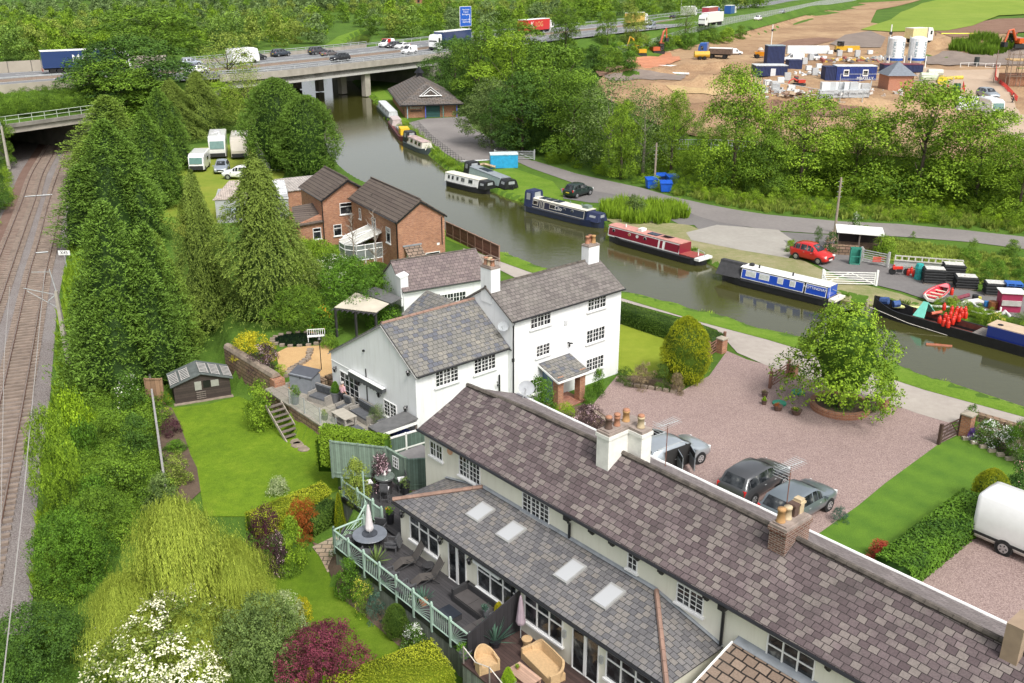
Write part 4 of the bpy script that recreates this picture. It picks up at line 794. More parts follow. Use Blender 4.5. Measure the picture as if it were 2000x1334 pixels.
b.window(('v',.2,-1),-1.0,-.3,.8,1.8,cas=1,bars=None,transom=.68);mb=MB();mb.tube([(-.05,-.05,4.4),(-.05,-.05,0)],.05,5);mb.tube([(-.2,-.25,4.45),(-.2,6.5,4.45)],.05,5);b.put(mb,'gutter',blk)
cor=pn('corrugated_cement',(0.42,0.37,0.33),0.9,var=0.12);
def cg_(name,c,pitch=0.18):
 if name in MATS:return MATS[name]
 m,nt,b=new_mat(name);t=nt.nodes.new('ShaderNodeTexCoord');sp=nt.nodes.new('ShaderNodeSeparateXYZ');nt.links.new(t.outputs['UV'],sp.inputs[0]);mu=nt.nodes.new('ShaderNodeMath');mu.operation='MULTIPLY';mu.inputs[1].default_value=2*pi/pitch;nt.links.new(sp.outputs[0],mu.inputs[0]);si=nt.nodes.new('ShaderNodeMath');si.operation='SINE';nt.links.new(mu.outputs[0],si.inputs[0])
 cc=ramp(nt,noise(nt,t.outputs['UV'],1.5,4),[(.3,tuple(x*.75 for x in c)),(.7,tuple(min(1,x*1.2)for x in c))]);l=ramp(nt,si.outputs[0],[(0,(.7,.7,.7)),(.5,(1,1,1))]);nt.links.new(mixc(nt,0.7,cc,l,'MULTIPLY'),b.inputs['Base Color']);b.inputs['Roughness'].default_value=.7;bump(nt,b,si.outputs[0],.6,.05);MATS[name]=m;return m
p0=at(415,388,2.6);p1=at(500,378,2.6)
b=Bd('corrugated_store','grey block store with a two tone corrugated roof at the caravan yard','shed',(p0 .x,p0 .y,0),R(12))
b.walls([(0,-.5),(5.2,-.5),(5.2,2.5),(0,2.5)],.2,7.5,'u',pn('grey_blockwork',(0.36,0.37,0.37),0.9))
mb=MB();mb.slab([(0,0-.1,2.5),(4.1,-.1,2.5),(3.2,5.4,3.3),(1.4,5.4,3.3)],.08);b.put(mb,'roof',cg_('weathered_sheet',(0.5,0.42,0.36)))
mb=MB();mb.slab([(4.1,-.1,2.5),(7.6,-.1,2.3),(7.2,5.4,3.1),(3.2,5.4,3.3)],.08);b.put(mb,'new_roof',cg_('bright_sheet',(0.7,0.71,0.72)))
mb=MB();mb.box(1.2,5,-.02,.04,1.0,1.6);b.put(mb,'fascia_panel',pn('pale_blue_grey',(0.4,0.45,0.52),0.6))
for px,py,w_,d_,h_,an,lb,mt in((500,300,2.6,7,2.8,-70,'grey steel shipping container with a rusty top beside the clipped conifers','blue'),):
 p=at(510,335,0);b=Bd('shipping_container','grey steel shipping container with a rusty top beside the clipped conifers','container',(p.x,p.y,0),R(-72))
 mb=MB();mb.box(-7,0,0,2.5,0,2.6);b.put(mb,'body',cg_('grey_container',(0.36,0.37,0.36),.25));mb=MB();mb.box(-7,0,0.05,2.45,2.605,2.66);b.put(mb,'roof',pn('rusty_roof',(0.36,0.25,0.2),.9,var=.3));mb=MB()
 for y in(0,2.45):mb.box(-7,0,y,y+.08,2.55,2.72)
 b.put(mb,'top_rail',pn('pale_rail',(0.5,0.48,0.44),.7))
p0=at(548,372,2.5);b=Bd('asbestos_roof_shed','low shed with a mottled pale cement sheet roof behind the weeping conifer','shed',(p0 .x,p0 .y,0),R(29))
b.walls([(0,-.5),(4,-.5),(4,2.4),(0,2.4)],.1,5,'u',brickR);mb=MB();mb.slab([(-.1,-.2,2.4),(5.2,-.2,2.4),(5.2,4.2,2.9),(-.1,4.2,2.9)],.08);b.put(mb,'roof',cg_('mossy_sheet',(0.42,0.38,0.35),.3))
p0=at(792,231,0)
b=Bd('brick_boathouse','red brick boathouse with hipped grey roof, green shutter door and blue posts across the canal','boathouse',(p0 .x,p0 .y,0),R(12))
Wd,Dp,zb_,zt=9.3,23,2.45,5.4
mb=MB();mb.box(0,Wd,0.3,Dp,-.3,zb_);b.put(mb,'wall',brickR)
mb=MB();e=.9;cx_=Wd/2
V=[(-e,-e,zb_-.1),(Wd+e,-e,zb_-.1),(Wd+e,Dp+.3,zb_-.1),(-e,Dp+.3,zb_-.1),(cx_,6.5,zt),(cx_,Dp-4,zt)]
mb.add(V,[(0,1,4),(1,2,5,4),(2,3,5),(3,0,4,5),(3,2,1,0)]);b.put(mb,'roof',tileD.copy()if False else bq('boathouse_tile',(0.12,0.108,0.1),(0.165,0.148,0.135),(0.04,0.036,0.034),.9,.5,.05,stain=(0.2,.12,.06),amount=.35))
mb=MB();mb.box(-e-.03,Wd+e+.03,-e-.05,-e,zb_-.32,zb_-.08);mb.box(-e-.05,-e,-e,Dp,zb_-.32,zb_-.08);b.put(mb,'fascia',blk)
mb=MB();gz0=3.9;mb.add([(cx_-1.9,1.2,gz0-.35),(cx_+1.9,1.2,gz0-.35),(cx_,1.2,gz0+1.15),(cx_-1.9,4,gz0-.35),(cx_+1.9,4,gz0-.35),(cx_,4.6,gz0+1.15)],[(0,1,2),(0,2,5,3),(1,4,5,2)]);g_=b.put(mb,'gablet',MATS['boathouse_tile'])
mb=MB();mb.tube([(cx_-2.0,1.12,gz0-.35),(cx_+2.0,1.12,gz0-.35)],.09,4);mb.tube([(cx_-1.2,1.12,gz0-.2),(cx_,1.12,gz0+.7),(cx_+1.2,1.12,gz0-.2)],.08,4);mb.tube([(cx_-1.9,1.1,gz0-.35),(cx_,1.1,gz0+1.15),(cx_+1.9,1.1,gz0-.35)],.06,4);b.put(mb,'gablet_trim',fM,g_)
mb=MB();mb.box(cx_-.55,cx_+.55,16.5,17.6,zt-.4,zt+.5);mb.lathe((cx_,17.05,zt+.5),[(1.0,0),(.55,.5),(.05,1.2)],4);b.put(mb,'cupola',blk)
mb=MB();mb.box(3.7,6.1,.22,.29,0,2.25);b.put(mb,'shutter_door',planks('green_shutter',(0.03,0.09,0.085),.25,1))
blueP=pn('blue_post_paint',(0.06,0.1,0.45),.5)
for x in(3.4,8.9):mb=MB();mb.box(x,x+.16,-.5,-.34,0,2.3);b.put(mb,'post',blueP)
for x,m_ in((.25,pn('pale_blue_paint',(0.25,.35,.42),.6)),(6.5,pn('teal_paint',(0.08,.2,.17),.6))):mb=MB();mb.box(x,x+.16,-.5,-.34,0,2.3);b.put(mb,'post',m_)
sg=MB();sg.box(.95,2.9,.2,.28,1.1,1.25);b.put(sg,'sign_board',blk);tx('Boatyard',.62,wP,b.t,(1.95,.18,1.75),(R(90),0,R(0)),'sign_lettering')
for y in(2,4.5,8,11,14.5,18):mb=MB();mb.box(-.03,.0,y,y+.7,.9,1.9);b.put(mb,'window',gM)
CU0,CU1,cv0,cv1=-34.35,-3.0,24.3,29.95
b=Bd('cream_cottages','long terrace of cream rendered cottages under a purple slate roof in the foreground','house terrace',(CU0,cv0))
CE=4.38;RVv=27.05
b.walls([(cv0,-1.9),(cv1,-1.9),(cv1,CE-.12),(RVv,5.5),(cv0,CE-.12)][::-1],CU0,CU1,'u',cW)
bays=[(CU0-.12,-32.0,5.72),(-32.0,-27.2,5.98),(-27.2,-21.3,6.06),(-21.3,-15.2,6.04),(-15.2,-9.5,5.92),(-9.5,CU1,5.86)]
def roofgrid(vE,zE,vR,name,mat):
 mb=MB();us=[];
 for a,c_,z in bays:
  n=max(2,int((c_-a)/.6));us+=[(a+(c_-a)*k/n,z)for k in range(n)]
 us.append((CU1,bays[-1][2]));rr=random.Random(5);m_=9;V=[];Fc=[]
 for i,(uu,z)in enumerate(us):
  for k in range(m_+1):
   f=k/m_;sag=-.05*sin(pi*f);V.append((uu,vE+(vR-vE)*f,zE+(z-zE)*f+sag+rr.uniform(-.018,.018)))
 for i in range(len(us)-1):
  for k in range(m_):
   a=i*(m_+1)+k;q=(a,a+m_+1,a+m_+2,a+1);Fc.append(q if vR>vE else q[::-1])
 k0=len(V);V+=[(p[0],p[1],p[2]-.1)for p in V[:k0]];Fc+=[tuple(i+k0 for i in f[::-1])for f in Fc]
 st=m_+1;nU=len(us)
 for i in range(nU-1):a=i*st;Fc.append((a,a+k0,a+st+k0,a+st))
 for k in range(m_):Fc.append((k,k+1,k+1+k0,k+k0));a=(nU-1)*st+k;Fc.append((a+1,a,a+k0,a+1+k0))
 mb.add(V,Fc);me_=mk_mesh(name,[(p[0]-b.o[0],p[1]-b.o[1],p[2])for p in V],mb.f)
 uvl=me_.uv_layers.new(name='UVMap').data;sl_=hypot(vR-vE,1.5)/abs(vR-vE)
 for li,lp in enumerate(me_.loops):c=me_.vertices[lp.vertex_index].co;uvl[li].uv=(c.x,(c.y)*sl_)
 return link(name,me_,mat,b.t)
roofgrid(cv0-.28,CE-.02,RVv,'roof',slateP);roofgrid(cv1+.25,CE-.02,RVv,'roof',bq('weathered_slate',(0.17,.145,.14),(0.25,.215,.21),(0.09,.08,.08),.34,.25,.01,stain=(0.12,.1,.1),amount=.5))
b.ridge([(bays[0][0],RVv,bays[0][2]+.02)]+[((a+c_)/2 if i else a+.2,RVv,z+.05)for i,(a,c_,z)in enumerate(bays)]+[(CU1,RVv,5.9)],ridgeM,.11)
mb=MB();mb.tube([(CU0-.1,cv0-.36,CE-.06),(CU1,cv0-.36,CE-.06)],.065,6);mb.box(CU0,CU1,cv0-.2,cv0-.003,CE-.2,CE-.05);b.put(mb,'gutter',blk)
mb=MB();mb.tube([(CU0-.1,cv1+.34,CE-.05),(CU1,cv1+.34,CE-.05)],.07,6);b.put(mb,'back_gutter',fM)
PC=('v',cv0,-1)
b.window(PC,-33.85,-32.95,3.15,3.85,cas=2,bars=(2,2));b.window(PC,-31.6,-30.15,3.02,3.98,cas=2,bars=(3,4));b.window(PC,-27.2,-25.6,3.1,3.95,cas=3,bars=(2,4),low=1)
b.window(PC,-21.1,-20.68,3.32,4.05,cas=1,bars=(2,3));b.window(PC,-18.65,-17.5,3.12,3.88,cas=2,bars=(2,4));b.window(PC,-14.7,-12.95,3.08,3.95,cas=3,bars=None,transom=.55)
q=atv(880,881,cv0);mb=MB();mb.lathe((0,0,0),[(.17,0),(.17,.07),(.13,.1)],14);
mb2=MB();mb2 .v=[(q[0]+p[0],cv0-.01-p[2],q[2]+p[1])for p in mb.v];mb2 .f=mb.f;b.put(mb2,'alarm_bell',pn('cream_orange',(0.6,.35,.22),.6))
for uu in(-23.0,-21.9,-20.6,-19.4,-18.2+.9,-15.9+5,-13.0+.6):
 mb=MB();mb.box(uu-.05,uu+.05,cv0-.3,cv0-.0,CE-.3,CE-.12);mb.box(uu-.05,uu+.05,cv0-.12,cv0-.0,CE-.5,CE-.3);mb.box(uu-.05,uu+.05,cv0-.2,cv0-.1,CE-.42,CE-.3);b.put(mb,'eaves_bracket',blk)
for uu,z0 in((-24.2,3.1),(-16.45,2.4)):mb=MB();mb.tube([(uu,cv0-.36,CE-.1),(uu+.05,cv0-.3,CE-.4),(uu-.1,cv0-.08,CE-.6),(uu-.1,cv0-.08,z0)],.06,6);mb.box(uu-.14,uu+.14,cv0-.42,cv0-.15,CE-.3,CE-.1);b.put(mb,'downpipe',blk)
rp0=(0,cv0-.28,CE-.02);rn=Vc((0,-(6.04-CE),RVv-cv0+.28)).normalized()
cF=hit(1187,920.7,rp0,rn);cL=hit(1163,910,rp0,rn)
def ztop(u,v,py):
 w_=toW(u,v);lo,hi=0,14
 for _ in range(40):
  z=(lo+hi)/2;Yc=w_.y*cP-(z-CH)*sP;up=w_.y*sP+(z-CH)*cP;y=CY-F*up/Yc
  if y>py:lo=z
  else:hi=z
 return z
zt=ztop(cF[0],cF[1],848);wu=cF[0]-cL[0]
print('CHIM',cF,cL,zt,wu)
cu1=cF[0];cu0=cu1-max(.55,min(.9,wu));cvf=cF[1]
c=chimney(b,cu0,cu1,cvf,cvf+2.1,4.6,zt,whiteW.copy()if False else pn('flaky_white_paint',(0.7,.69,.64),.9,var=.12,scale=2.5,bmp=.4),[(cu0+.3,cvf+.35,.5,darkP,.15),(cu0+.35,cvf+.8,.42,terra,.13),(cu0+.3,cvf+1.4,.5,ochP,.15)])
mb=MB();mb.box(cu1-.02,cu1+.75,cvf+1.15,cvf+1.75,4.8,zt-.14);mb.box(cu1,cu1+.8,cvf+1.1,cvf+1.8,zt-.3,zt-.141);b.put(mb,'stack_wing',MATS['flaky_white_paint'],c);mb=MB();mb.box(cu1-.05,cu1+.76,cvf+1.14,cvf+1.76,zt-.14,zt-.02);b.put(mb,'flaunching',capM,c);mb=MB();pot(mb,(cu1+.4,cvf+1.45,zt-.02),.5,.15,.13);b.put(mb,'chimney_pot',buffP,c,True)
for pu,pv in((cu0+.3,cvf+.35),(cu0+.35,cvf+.8),(cu0+.3,cvf+1.4),(cu1+.4,cvf+1.45)):mb=MB();mb.lathe((pu,pv,zt+.5),[(.1,-.06),(.15,0),(.13,.06),(.05,.09)],12);b.put(mb,'pot_hood',terra,c,True)
cF=hit(1530.8,1086,rp0,rn);cL=hit(1499.6,1069,rp0,rn);zt2=ztop(cF[0],cF[1],1034);wu=cF[0]-cL[0];print('CHIM2',cF,cL,zt2,wu)
cu1=cF[0];cu0=cu1-max(.5,min(.9,wu));cvf=cF[1]
c=chimney(b,cu0,cu1,cvf,cvf+1.5,4.6,zt2,brickO,[(cu0+.25,cvf+.25,.55,ochP,.15),(cu0+.28,cvf+.6,.5,buffP,.15)])
for k,(m_,yy)in enumerate(((darkP,.95),(buffP,1.28))):mb=MB();mb.box(cu0+.12,cu0+.42,cvf+yy-.13,cvf+yy+.13,zt2,zt2+.5+.08*k);mb.box(cu0+.08,cu0+.46,cvf+yy-.17,cvf+yy+.17,zt2+.4,zt2+.48);b.put(mb,'square_pot',m_,c)
mb=MB();mb.slab([(cu0-.1,cvf-.35,ztop(0,0,0)if False else 4.98),(cu1+.1,cvf-.35,4.98),(cu1+.1,cvf+.0,5.24),(cu0-.1,cvf+.0,5.24)],.05);b.put(mb,'lead_apron',leadM,c)
mb=MB();mb.box(-8.35,-7.85,26.6,27.6,5.0,6.9);b.put(mb,'end_parapet',pn('tan_render',(0.3,.22,.15),.9))
def aerial(label,base,top,tilt=0):
 t=emp('tv_aerial',toW(*base),UA,label,'aerial','roof aerials');mb=MB();mb.tube([(0,0,0),(0,0,top)],.02,5);mb.build('mast',pn('rusty_pole',(0.2,.09,.06),.7),t)
 mb=MB();mb.tube([(-.1,-.6,top),(.1,.6,top)],.015,4)
 for k in range(9):y=-.55+k*.14;
 for k in range(9):
  y=-.55+k*.14;mb.tube([(-.3,y,top+.0),(.3,y,top+.0)],.009,3);mb.tube([(-.25,y,top+.1),(.25,y,top+.1)],.008,3)
 for k in range(5):mb.tube([(-.35,-.6,top-.3+k*.12),(.35,-.6,top-.3+k*.12)],.01,3)
 mb.build('aerial_head',galv,t);return t
aerial('television aerial on a thin mast behind the white chimney stack',(-23.9,29.6,4.4),2.3);aerial('television aerial on a rusty pole behind the brick chimney stack',(-17.1,28.4,5.3),2.6)
t=emp('satellite_dish',toW(-33.6,29.9,4.4),UA,'grey satellite dish on the eaves of the cream cottages beside the round laurel','satellite dish')
class _D:pass
_d=_D();_d.put=lambda mb,name,mat,parent=None,smooth=False:mb.build(name,mat,t)
dish(_d,(0,.3,.55),(.6,-.8,.35),.42,'dish');mb=MB();mb.tube([(0,0,0),(0,.25,.5)],.025,5);mb.build('bracket',galv,t)
XU0,XU1,xv=-32.45,-16.7,21.45;XE=2.3;XT=3.05
b=Bd('rear_extension','single storey cream extension with grey slate roof and four skylights along the cottages','extension',(XU0,xv))
b.walls([(xv,-1.9),(cv0-.002,-1.9),(cv0-.002,XE-.02),(xv,XE-.02)][::-1],XU0,XU1,'u',cW)
hL,hR=-29.85,-19.6;ov=.22
mb=MB();mb.slab([(XU0-ov,xv-ov,XE),(XU1+ov,xv-ov,XE),(hR,cv0-.005,XT),(hL,cv0-.005,XT)],.09);mb.slab([(XU0-ov,xv-ov,XE),(hL,cv0-.005,XT),(XU0-ov,cv0-.005,XE+.02)],.09);mb.slab([(XU1+ov,xv-ov,XE),(XU1+ov,cv0-.005,XE+.02),(hR,cv0-.005,XT)],.09);b.put(mb,'roof',slateG)
b.ridge([(XU0-ov,xv-ov,XE+.05),(hL,cv0-.08,XT+.05)],ridgeR,.1,'hip_tiles');b.ridge([(XU1+ov,xv-ov,XE+.05),(hR,cv0-.08,XT+.05)],ridgeR,.1,'hip_tiles')
mb=MB();mb.slab([(XU0-ov,cv0-.12,XE+.1),(XU0-ov,cv0-.0,XE+.12),(hL,cv0-.0,XT+.07),(hL,cv0-.12,XT+.04)],.03);mb.slab([(hL,cv0-.14,XT+.03),(hR,cv0-.14,XT+.03),(hR,cv0-.001,XT+.1),(hL,cv0-.001,XT+.1)],.03);mb.slab([(hR,cv0-.12,XT+.04),(hR,cv0,XT+.07),(XU1+ov,cv0,XE+.12),(XU1+ov,cv0-.12,XE+.1)],.03);b.put(mb,'lead_flashing',leadM)
mb=MB();mb.tube([(XU0-ov,xv-ov-.06,XE-.08),(XU1+ov,xv-ov-.06,XE-.08)],.06,6);mb.tube([(XU0-ov-.05,xv-ov,XE-.08),(XU0-ov-.05,cv0,XE-.08)],.06,6);mb.tube([(-24.6,xv-ov-.05,XE-.1),(-24.6,xv-.08,XE-.4),(-24.6,xv-.08,.1)],.05,6);b.put(mb,'gutter',blk)
PX=('v',xv,-1)
def xw(tl,br,**k):
 A=atv(tl[0],tl[1],xv);B=atv(br[0],br[1],xv);return A[0],B[0]
a,c_=xw((801.5,999),(856.8,1075.5));b.window(PX,a,c_,.75,1.95,cas=3,bars=None,transom=.68)
a,c_=xw((877,1051),(910.8,1139));b.window(PX,a,c_,.1,2.05,cas=2,bars=None,sill=False,name='french_door',fw=.14)
a,c_=xw((934.5,1106),(1009,1190));b.window(PX,a,c_,.75,1.95,cas=3,bars=None,transom=.68)
a,c_=xw((1026.8,1159.6),(1098,1259));b.window(PX,a,c_,.75,1.95,cas=3,bars=None,transom=.68)
a,c_=xw((1121,1228.5),(1167,1334));b.window(PX,a,c_,.1,2.05,cas=2,bars=None,sill=False,name='french_door',fw=.14)
b.window(PX,-19.4,-17.3,.75,1.95,cas=3,bars=None,transom=.68)
for px,py in((786,1005),(861,1056),(918,1099)):q=atv(px,py,xv-.1);lantern(b,PX,q[0],1.75)
for px in(1104,1176):q=atv(px,1240 if px<1150 else 1290,xv);mb=MB();mb.box(q[0]-.07,q[0]+.07,xv-.1,xv,1.2,1.5);b.put(mb,'wall_light',galv)
mb=MB();mb.box(*(lambda a,c_:(a,c_))(*xw((934,1100),(985,1150))),xv-.3,xv-.06,2.0,2.12);b.put(mb,'awning_cassette',pn('pale_awning',(0.6,.62,.62),.5))
rn2=Vc((0,-(XT-XE),cv0-xv+ov)).normalized();rp2=(0,xv-ov,XE)
skyM,_nt2,_b2=new_mat('skylight_glass');_b2 .inputs['Base Color'].default_value=(0.42,.43,.44,1);_b2 .inputs['Roughness'].default_value=.15
for Q in(((940,981),(969,995),(934,1023),(910,1008)),((1000,1018),(1028,1032),(997,1064),(968,1048)),((1120,1092),(1146.5,1108.7),(1107,1144),(1081,1125)),((1192,1139),(1223,1156),(1183.5,1195),(1155,1175))):
 H_=[hit(x,y,rp2,rn2)for x,y in Q];u0_=sum(h[0]for h in(H_[0],H_[3]))/2;u1_=sum(h[0]for h in(H_[1],H_[2]))/2;va=(H_[0][1]+H_[1][1])/2;vb=(H_[2][1]+H_[3][1])/2
 f=lambda u,v,d:(u,v-rn2 .y*0+rn2 .y*d,XE+(v-(xv-ov))*(XT-XE)/(cv0-xv+ov)+rn2 .z*d)
 mb=MB();mb.slab([f(u0_,va,.09),f(u1_,va,.09),f(u1_,vb,.09),f(u0_,vb,.09)],.1);s_=b.put(mb,'skylight',pn('skylight_frame',(0.3,.3,.29),.4))
 mb=MB();mb.slab([f(u0_+.07,va-.1,.105),f(u1_-.07,va-.1,.105),f(u1_-.07,vb+.06,.105),f(u0_+.07,vb+.06,.105)],.012);b.put(mb,'pane',skyM,s_)
b=Bd('tiled_lean_to','cream lean-to with brown concrete tiles against the cottages at the bottom edge','extension',(-15.9,21.5))
b.walls([(20.3,-1.9),(cv0-.003,-1.9),(cv0-.003,2.95),(20.3,1.7)][::-1],-15.7,-10.8,'u',cW)
b.roofslab(20.0,1.75,cv0-.004,3.08,-15.9,-10.6,'u',tileB,.1);mb=MB();mb.slab([(-15.9,cv0-.3,3.02),(-10.6,cv0-.3,3.02),(-10.6,cv0-.001,3.16),(-15.9,cv0-.001,3.16)],.03);b.put(mb,'flashing',leadM);mb=MB();mb.slab([(-15.96,20.0,1.76),(-15.9,20.0,1.76),(-15.9,cv0-.3,3.06),(-15.96,cv0-.3,3.06)],.14);b.put(mb,'bargeboard',fM)
rr=random.Random(11);orT=pn('orange_tile',(0.5,.17,.1),.85);
estate=[(795,12,16,9,0),(818,10,18,8,.3),(838,14,20,9,-.3),(860,12,16,8,.2),(885,8,18,8,0),(905,9,16,8,.4),(925,8,20,8,0),(945,7,18,8,.3),(965,8,20,8,0),(985,5,16,8,.2),(850,4,18,8,0),(900,2,18,8,.2),(880,3,18,8,.2)]
# ================= VEGETATION =================
def unit(n,rs):v=rs.normal(size=(n,3));return v/np.linalg.norm(v,axis=1)[:,None]
def norm(v):return v/np.maximum(np.linalg.norm(v,axis=1),1e-9)[:,None]
def lfm(name,C,D,Nn,L,Wd,tint):
 """rhombic leaves: centre C, long axis D, facing Nn, length L, width Wd"""
 D=norm(D);S=norm(np.cross(D,Nn));L=np.asarray(L).reshape(-1,1)*np.ones((len(C),1));Wd=np.asarray(Wd).reshape(-1,1)*np.ones((len(C),1))
 V=np.stack([C-D*L*.5,C+S*Wd*.5,C+D*L*.5,C-S*Wd*.5],1).reshape(-1,3);n=len(C)
 me=mk_mesh(name,V,np.arange(4*n).reshape(n,4));a=me.attributes.new('tint','FLOAT','POINT');a.data.foreach_set('value',np.repeat(np.clip(tint,0,1),4).astype(np.float32));return me
def lobes(h,r,n,rs,base=0.25,shape='round'):
 out=[]
 for i in range(n):
  t=rs.uniform(0.05,1)**0.8;ang=rs.uniform(0,2*pi);z=h*(base+(1-base)*t)
  prof={'round':sin(pi*min(1,max(.12,(t*.92+.08))))**.6,'cone':(1-t)**.75+.1,'egg':sin(pi*(t*.8+.15))**.7,'dome':(1-t**2.2)**.5}[shape]
  rr=r*prof*rs.uniform(.35,.75);lr=r*rs.uniform(.28,.42)*(0.6+.4*prof)
  out.append((rr*cos(ang),rr*sin(ang),z-lr*.5,lr))
 return np.array(out)
def cbr(name,h,r,nl,size,seed,base=.25,shape='round',nlobe=26,per=9,up=0.35,thin=0.0,asp=.6,spread=.9,lv=.24):
 rs=np.random.RandomState(seed);L=lobes(h,r,nlobe,rs,base,shape);nc=nl//per
 k=rs.choice(len(L),nc,p=L[:,3]**2/np.sum(L[:,3]**2));d=unit(nc,rs);d[:,2]=np.abs(d[:,2])*.9-.25*(rs.rand(nc)<.5);d=norm(d)
 c=L[k,:3]+d*L[k,3:4]*(rs.uniform(.75,1.12,(nc,1)))*np.array([1,1,.8])
 dist=np.sqrt(((c[:,None,:]-L[None,:,:3])**2).sum(2))/L[None,:,3];keep=(dist.min(1)>.62)|(rs.rand(nc)<.12);c,d,k=c[keep],d[keep],k[keep];nc=len(c)
 lt=rs.uniform(-lv,lv,len(L));ct=.45+lt[k]+rs.normal(0,.16,nc)+.12*(c[:,2]/h-.5)  # height term paints light from above into the leaf tint
 C=np.repeat(c,per,0)+rs.normal(0,size*spread,(nc*per,3));Dn=np.repeat(d,per,0);N_=norm(Dn*.8+rs.normal(0,.55,(nc*per,3))+np.array([0,0,up]));Dd=norm(np.cross(N_,unit(nc*per,rs)))
 return lfm(name,C,Dd,N_,size*rs.uniform(.8,1.5,nc*per),size*asp*rs.uniform(.8,1.3,nc*per),np.repeat(ct,per)+rs.normal(0,.1,nc*per))
def csp(name,h,r,ns,size,seed,prof,droop=-.25,per=8,lump=.16,base=.02,length=.9,nl=14):
 """conifer: sprays that stand out from an uneven cone or column"""
 rs=np.random.RandomState(seed);t=rs.uniform(0,1,ns)**.85;ang=rs.uniform(0,2*pi,ns)
 ph=rs.uniform(0,6.28,nl);fz=rs.uniform(2,9,nl);fa=rs.randint(1,6,nl)
 lumpv=sum(np.sin(fa[i]*ang+fz[i]*t*2+ph[i])for i in range(nl))/nl**.5
 rr=r*np.array([prof(x)for x in t])*(1+lump*lumpv)*rs.uniform(.78,1.05,ns)
 z=h*(base+(1-base)*t);out=np.stack([np.cos(ang),np.sin(ang),np.zeros(ns)],1)
 c=np.stack([rr*np.cos(ang),rr*np.sin(ang),z],1);d=norm(out+rs.normal(0,.35,(ns,3))+np.array([0,0,-droop]));ln=size*length*6*rs.uniform(.6,1.3,ns)
 f=np.linspace(-.5,.5,per);C=(c[:,None,:]+d[:,None,:]*(f[None,:,None]*ln[:,None,None]));sag=np.zeros_like(C);sag[:,:,2]=-(f[None,:]+.5)**2*ln[:,None]*max(0,-droop+.1)*.6;C=(C+sag).reshape(-1,3)+rs.normal(0,size*.35,(ns*per,3))
 Dn=norm(np.repeat(d,per,0)+rs.normal(0,.5,(ns*per,3)));Nn=norm(np.repeat(out,per,0)*.5+np.array([0,0,.8])+rs.normal(0,.4,(ns*per,3)))
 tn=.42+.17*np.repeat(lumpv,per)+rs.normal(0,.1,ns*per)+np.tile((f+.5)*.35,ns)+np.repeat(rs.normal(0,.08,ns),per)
 return lfm(name,C,Dn,Nn,size*rs.uniform(1.1,2.0,ns*per),size*.55*rs.uniform(.8,1.2,ns*per),tn)
def crown_weep(name,h,r,nb,seed,size=.09,hang=1.6,strands=26,conifer=True,per=16,flat=.5):
 rs=np.random.RandomState(seed);C=[];D=[];T=[]
 for i in range(nb):
  t=rs.uniform(.03,1)**(.8 if conifer else.45);ang=rs.uniform(0,6.283);z0=h*t;R_=r*((1-t)**.7*rs.uniform(.65,1.1)+.06)if conifer else r*sqrt(max(0,1-(t*.96)**2.4))*rs.uniform(.35,1.05)
  o=np.array([cos(ang),sin(ang),0]);bt=rs.normal(0,.09)
  for s in range(strands):
   f=rs.uniform(.25,1);p=o*R_*f+np.array([0,0,z0+(-.25*R_*f*f if conifer else.25*R_*f-.55*R_*f*f)])+rs.normal(0,.12*r**.5,3)*np.array([1,1,.4])
   L=hang*rs.uniform(.35,1)*(.5+.5*(1-t)if conifer else 1);L=min(L,max(.2,p[2]-.1));q=np.linspace(0,1,per)[:,None]
   w=p+np.array([0,0,-1])*q*L+o*q*(.12 if conifer else.22)*L*rs.uniform(.2,1.4)+rs.normal(0,size*.5,(per,3));C.append(w);D.append(np.tile(np.array([0,0,-1.0])+o*.35,(per,1))+rs.normal(0,.28,(per,3)));T.append(.45+bt+rs.normal(0,.12)+(q[:,0]*.25-.08)+rs.normal(0,.06,per))
 C=np.concatenate(C);D=np.concatenate(D);T=np.concatenate(T);n=len(C);Nn=unit(n,rs)*.8+norm(C*np.array([1,1,0])+1e-6)*.8+np.array([0,0,.5])
 return lfm(name,C,D,Nn,size*rs.uniform(1.4,2.6,n),size*.5*rs.uniform(.8,1.3,n),T)
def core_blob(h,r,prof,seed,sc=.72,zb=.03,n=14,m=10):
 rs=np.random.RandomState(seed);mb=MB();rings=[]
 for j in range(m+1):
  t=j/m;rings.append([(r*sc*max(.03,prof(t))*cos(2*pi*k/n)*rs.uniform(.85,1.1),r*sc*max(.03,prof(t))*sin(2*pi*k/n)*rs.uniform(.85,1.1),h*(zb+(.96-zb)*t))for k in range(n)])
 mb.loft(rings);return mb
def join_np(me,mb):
 """put an opaque dark core, painted as the shade inside a crown, into the leaf mesh (tint 0 = darkest leaves)"""
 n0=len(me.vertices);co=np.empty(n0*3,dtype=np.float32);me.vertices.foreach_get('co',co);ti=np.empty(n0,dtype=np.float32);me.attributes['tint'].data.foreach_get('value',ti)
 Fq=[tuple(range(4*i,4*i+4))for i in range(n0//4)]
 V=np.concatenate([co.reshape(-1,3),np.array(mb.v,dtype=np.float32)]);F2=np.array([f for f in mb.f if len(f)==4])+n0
 nm=mk_mesh(me.name,V,np.concatenate([np.arange(n0).reshape(-1,4),F2]));a=nm.attributes.new('tint','FLOAT','POINT');a.data.foreach_set('value',np.concatenate([ti,np.full(len(mb.v),.02,dtype=np.float32)]));bpy.data.meshes.remove(me);return nm  # core gets a near-lowest tint: inner shade put into the colour
pcone=lambda t:(1-t)**.62*(.75+.25*min(1,t*8));pcol=lambda t:min(1,t*5+.35)*(1-t**3.2)**.6;pegg=lambda t:sin(pi*min(1,(t*.86+.14)))**.55;pball=lambda t:sin(pi*min(.99,max(.06,t)))**.5
LM={}
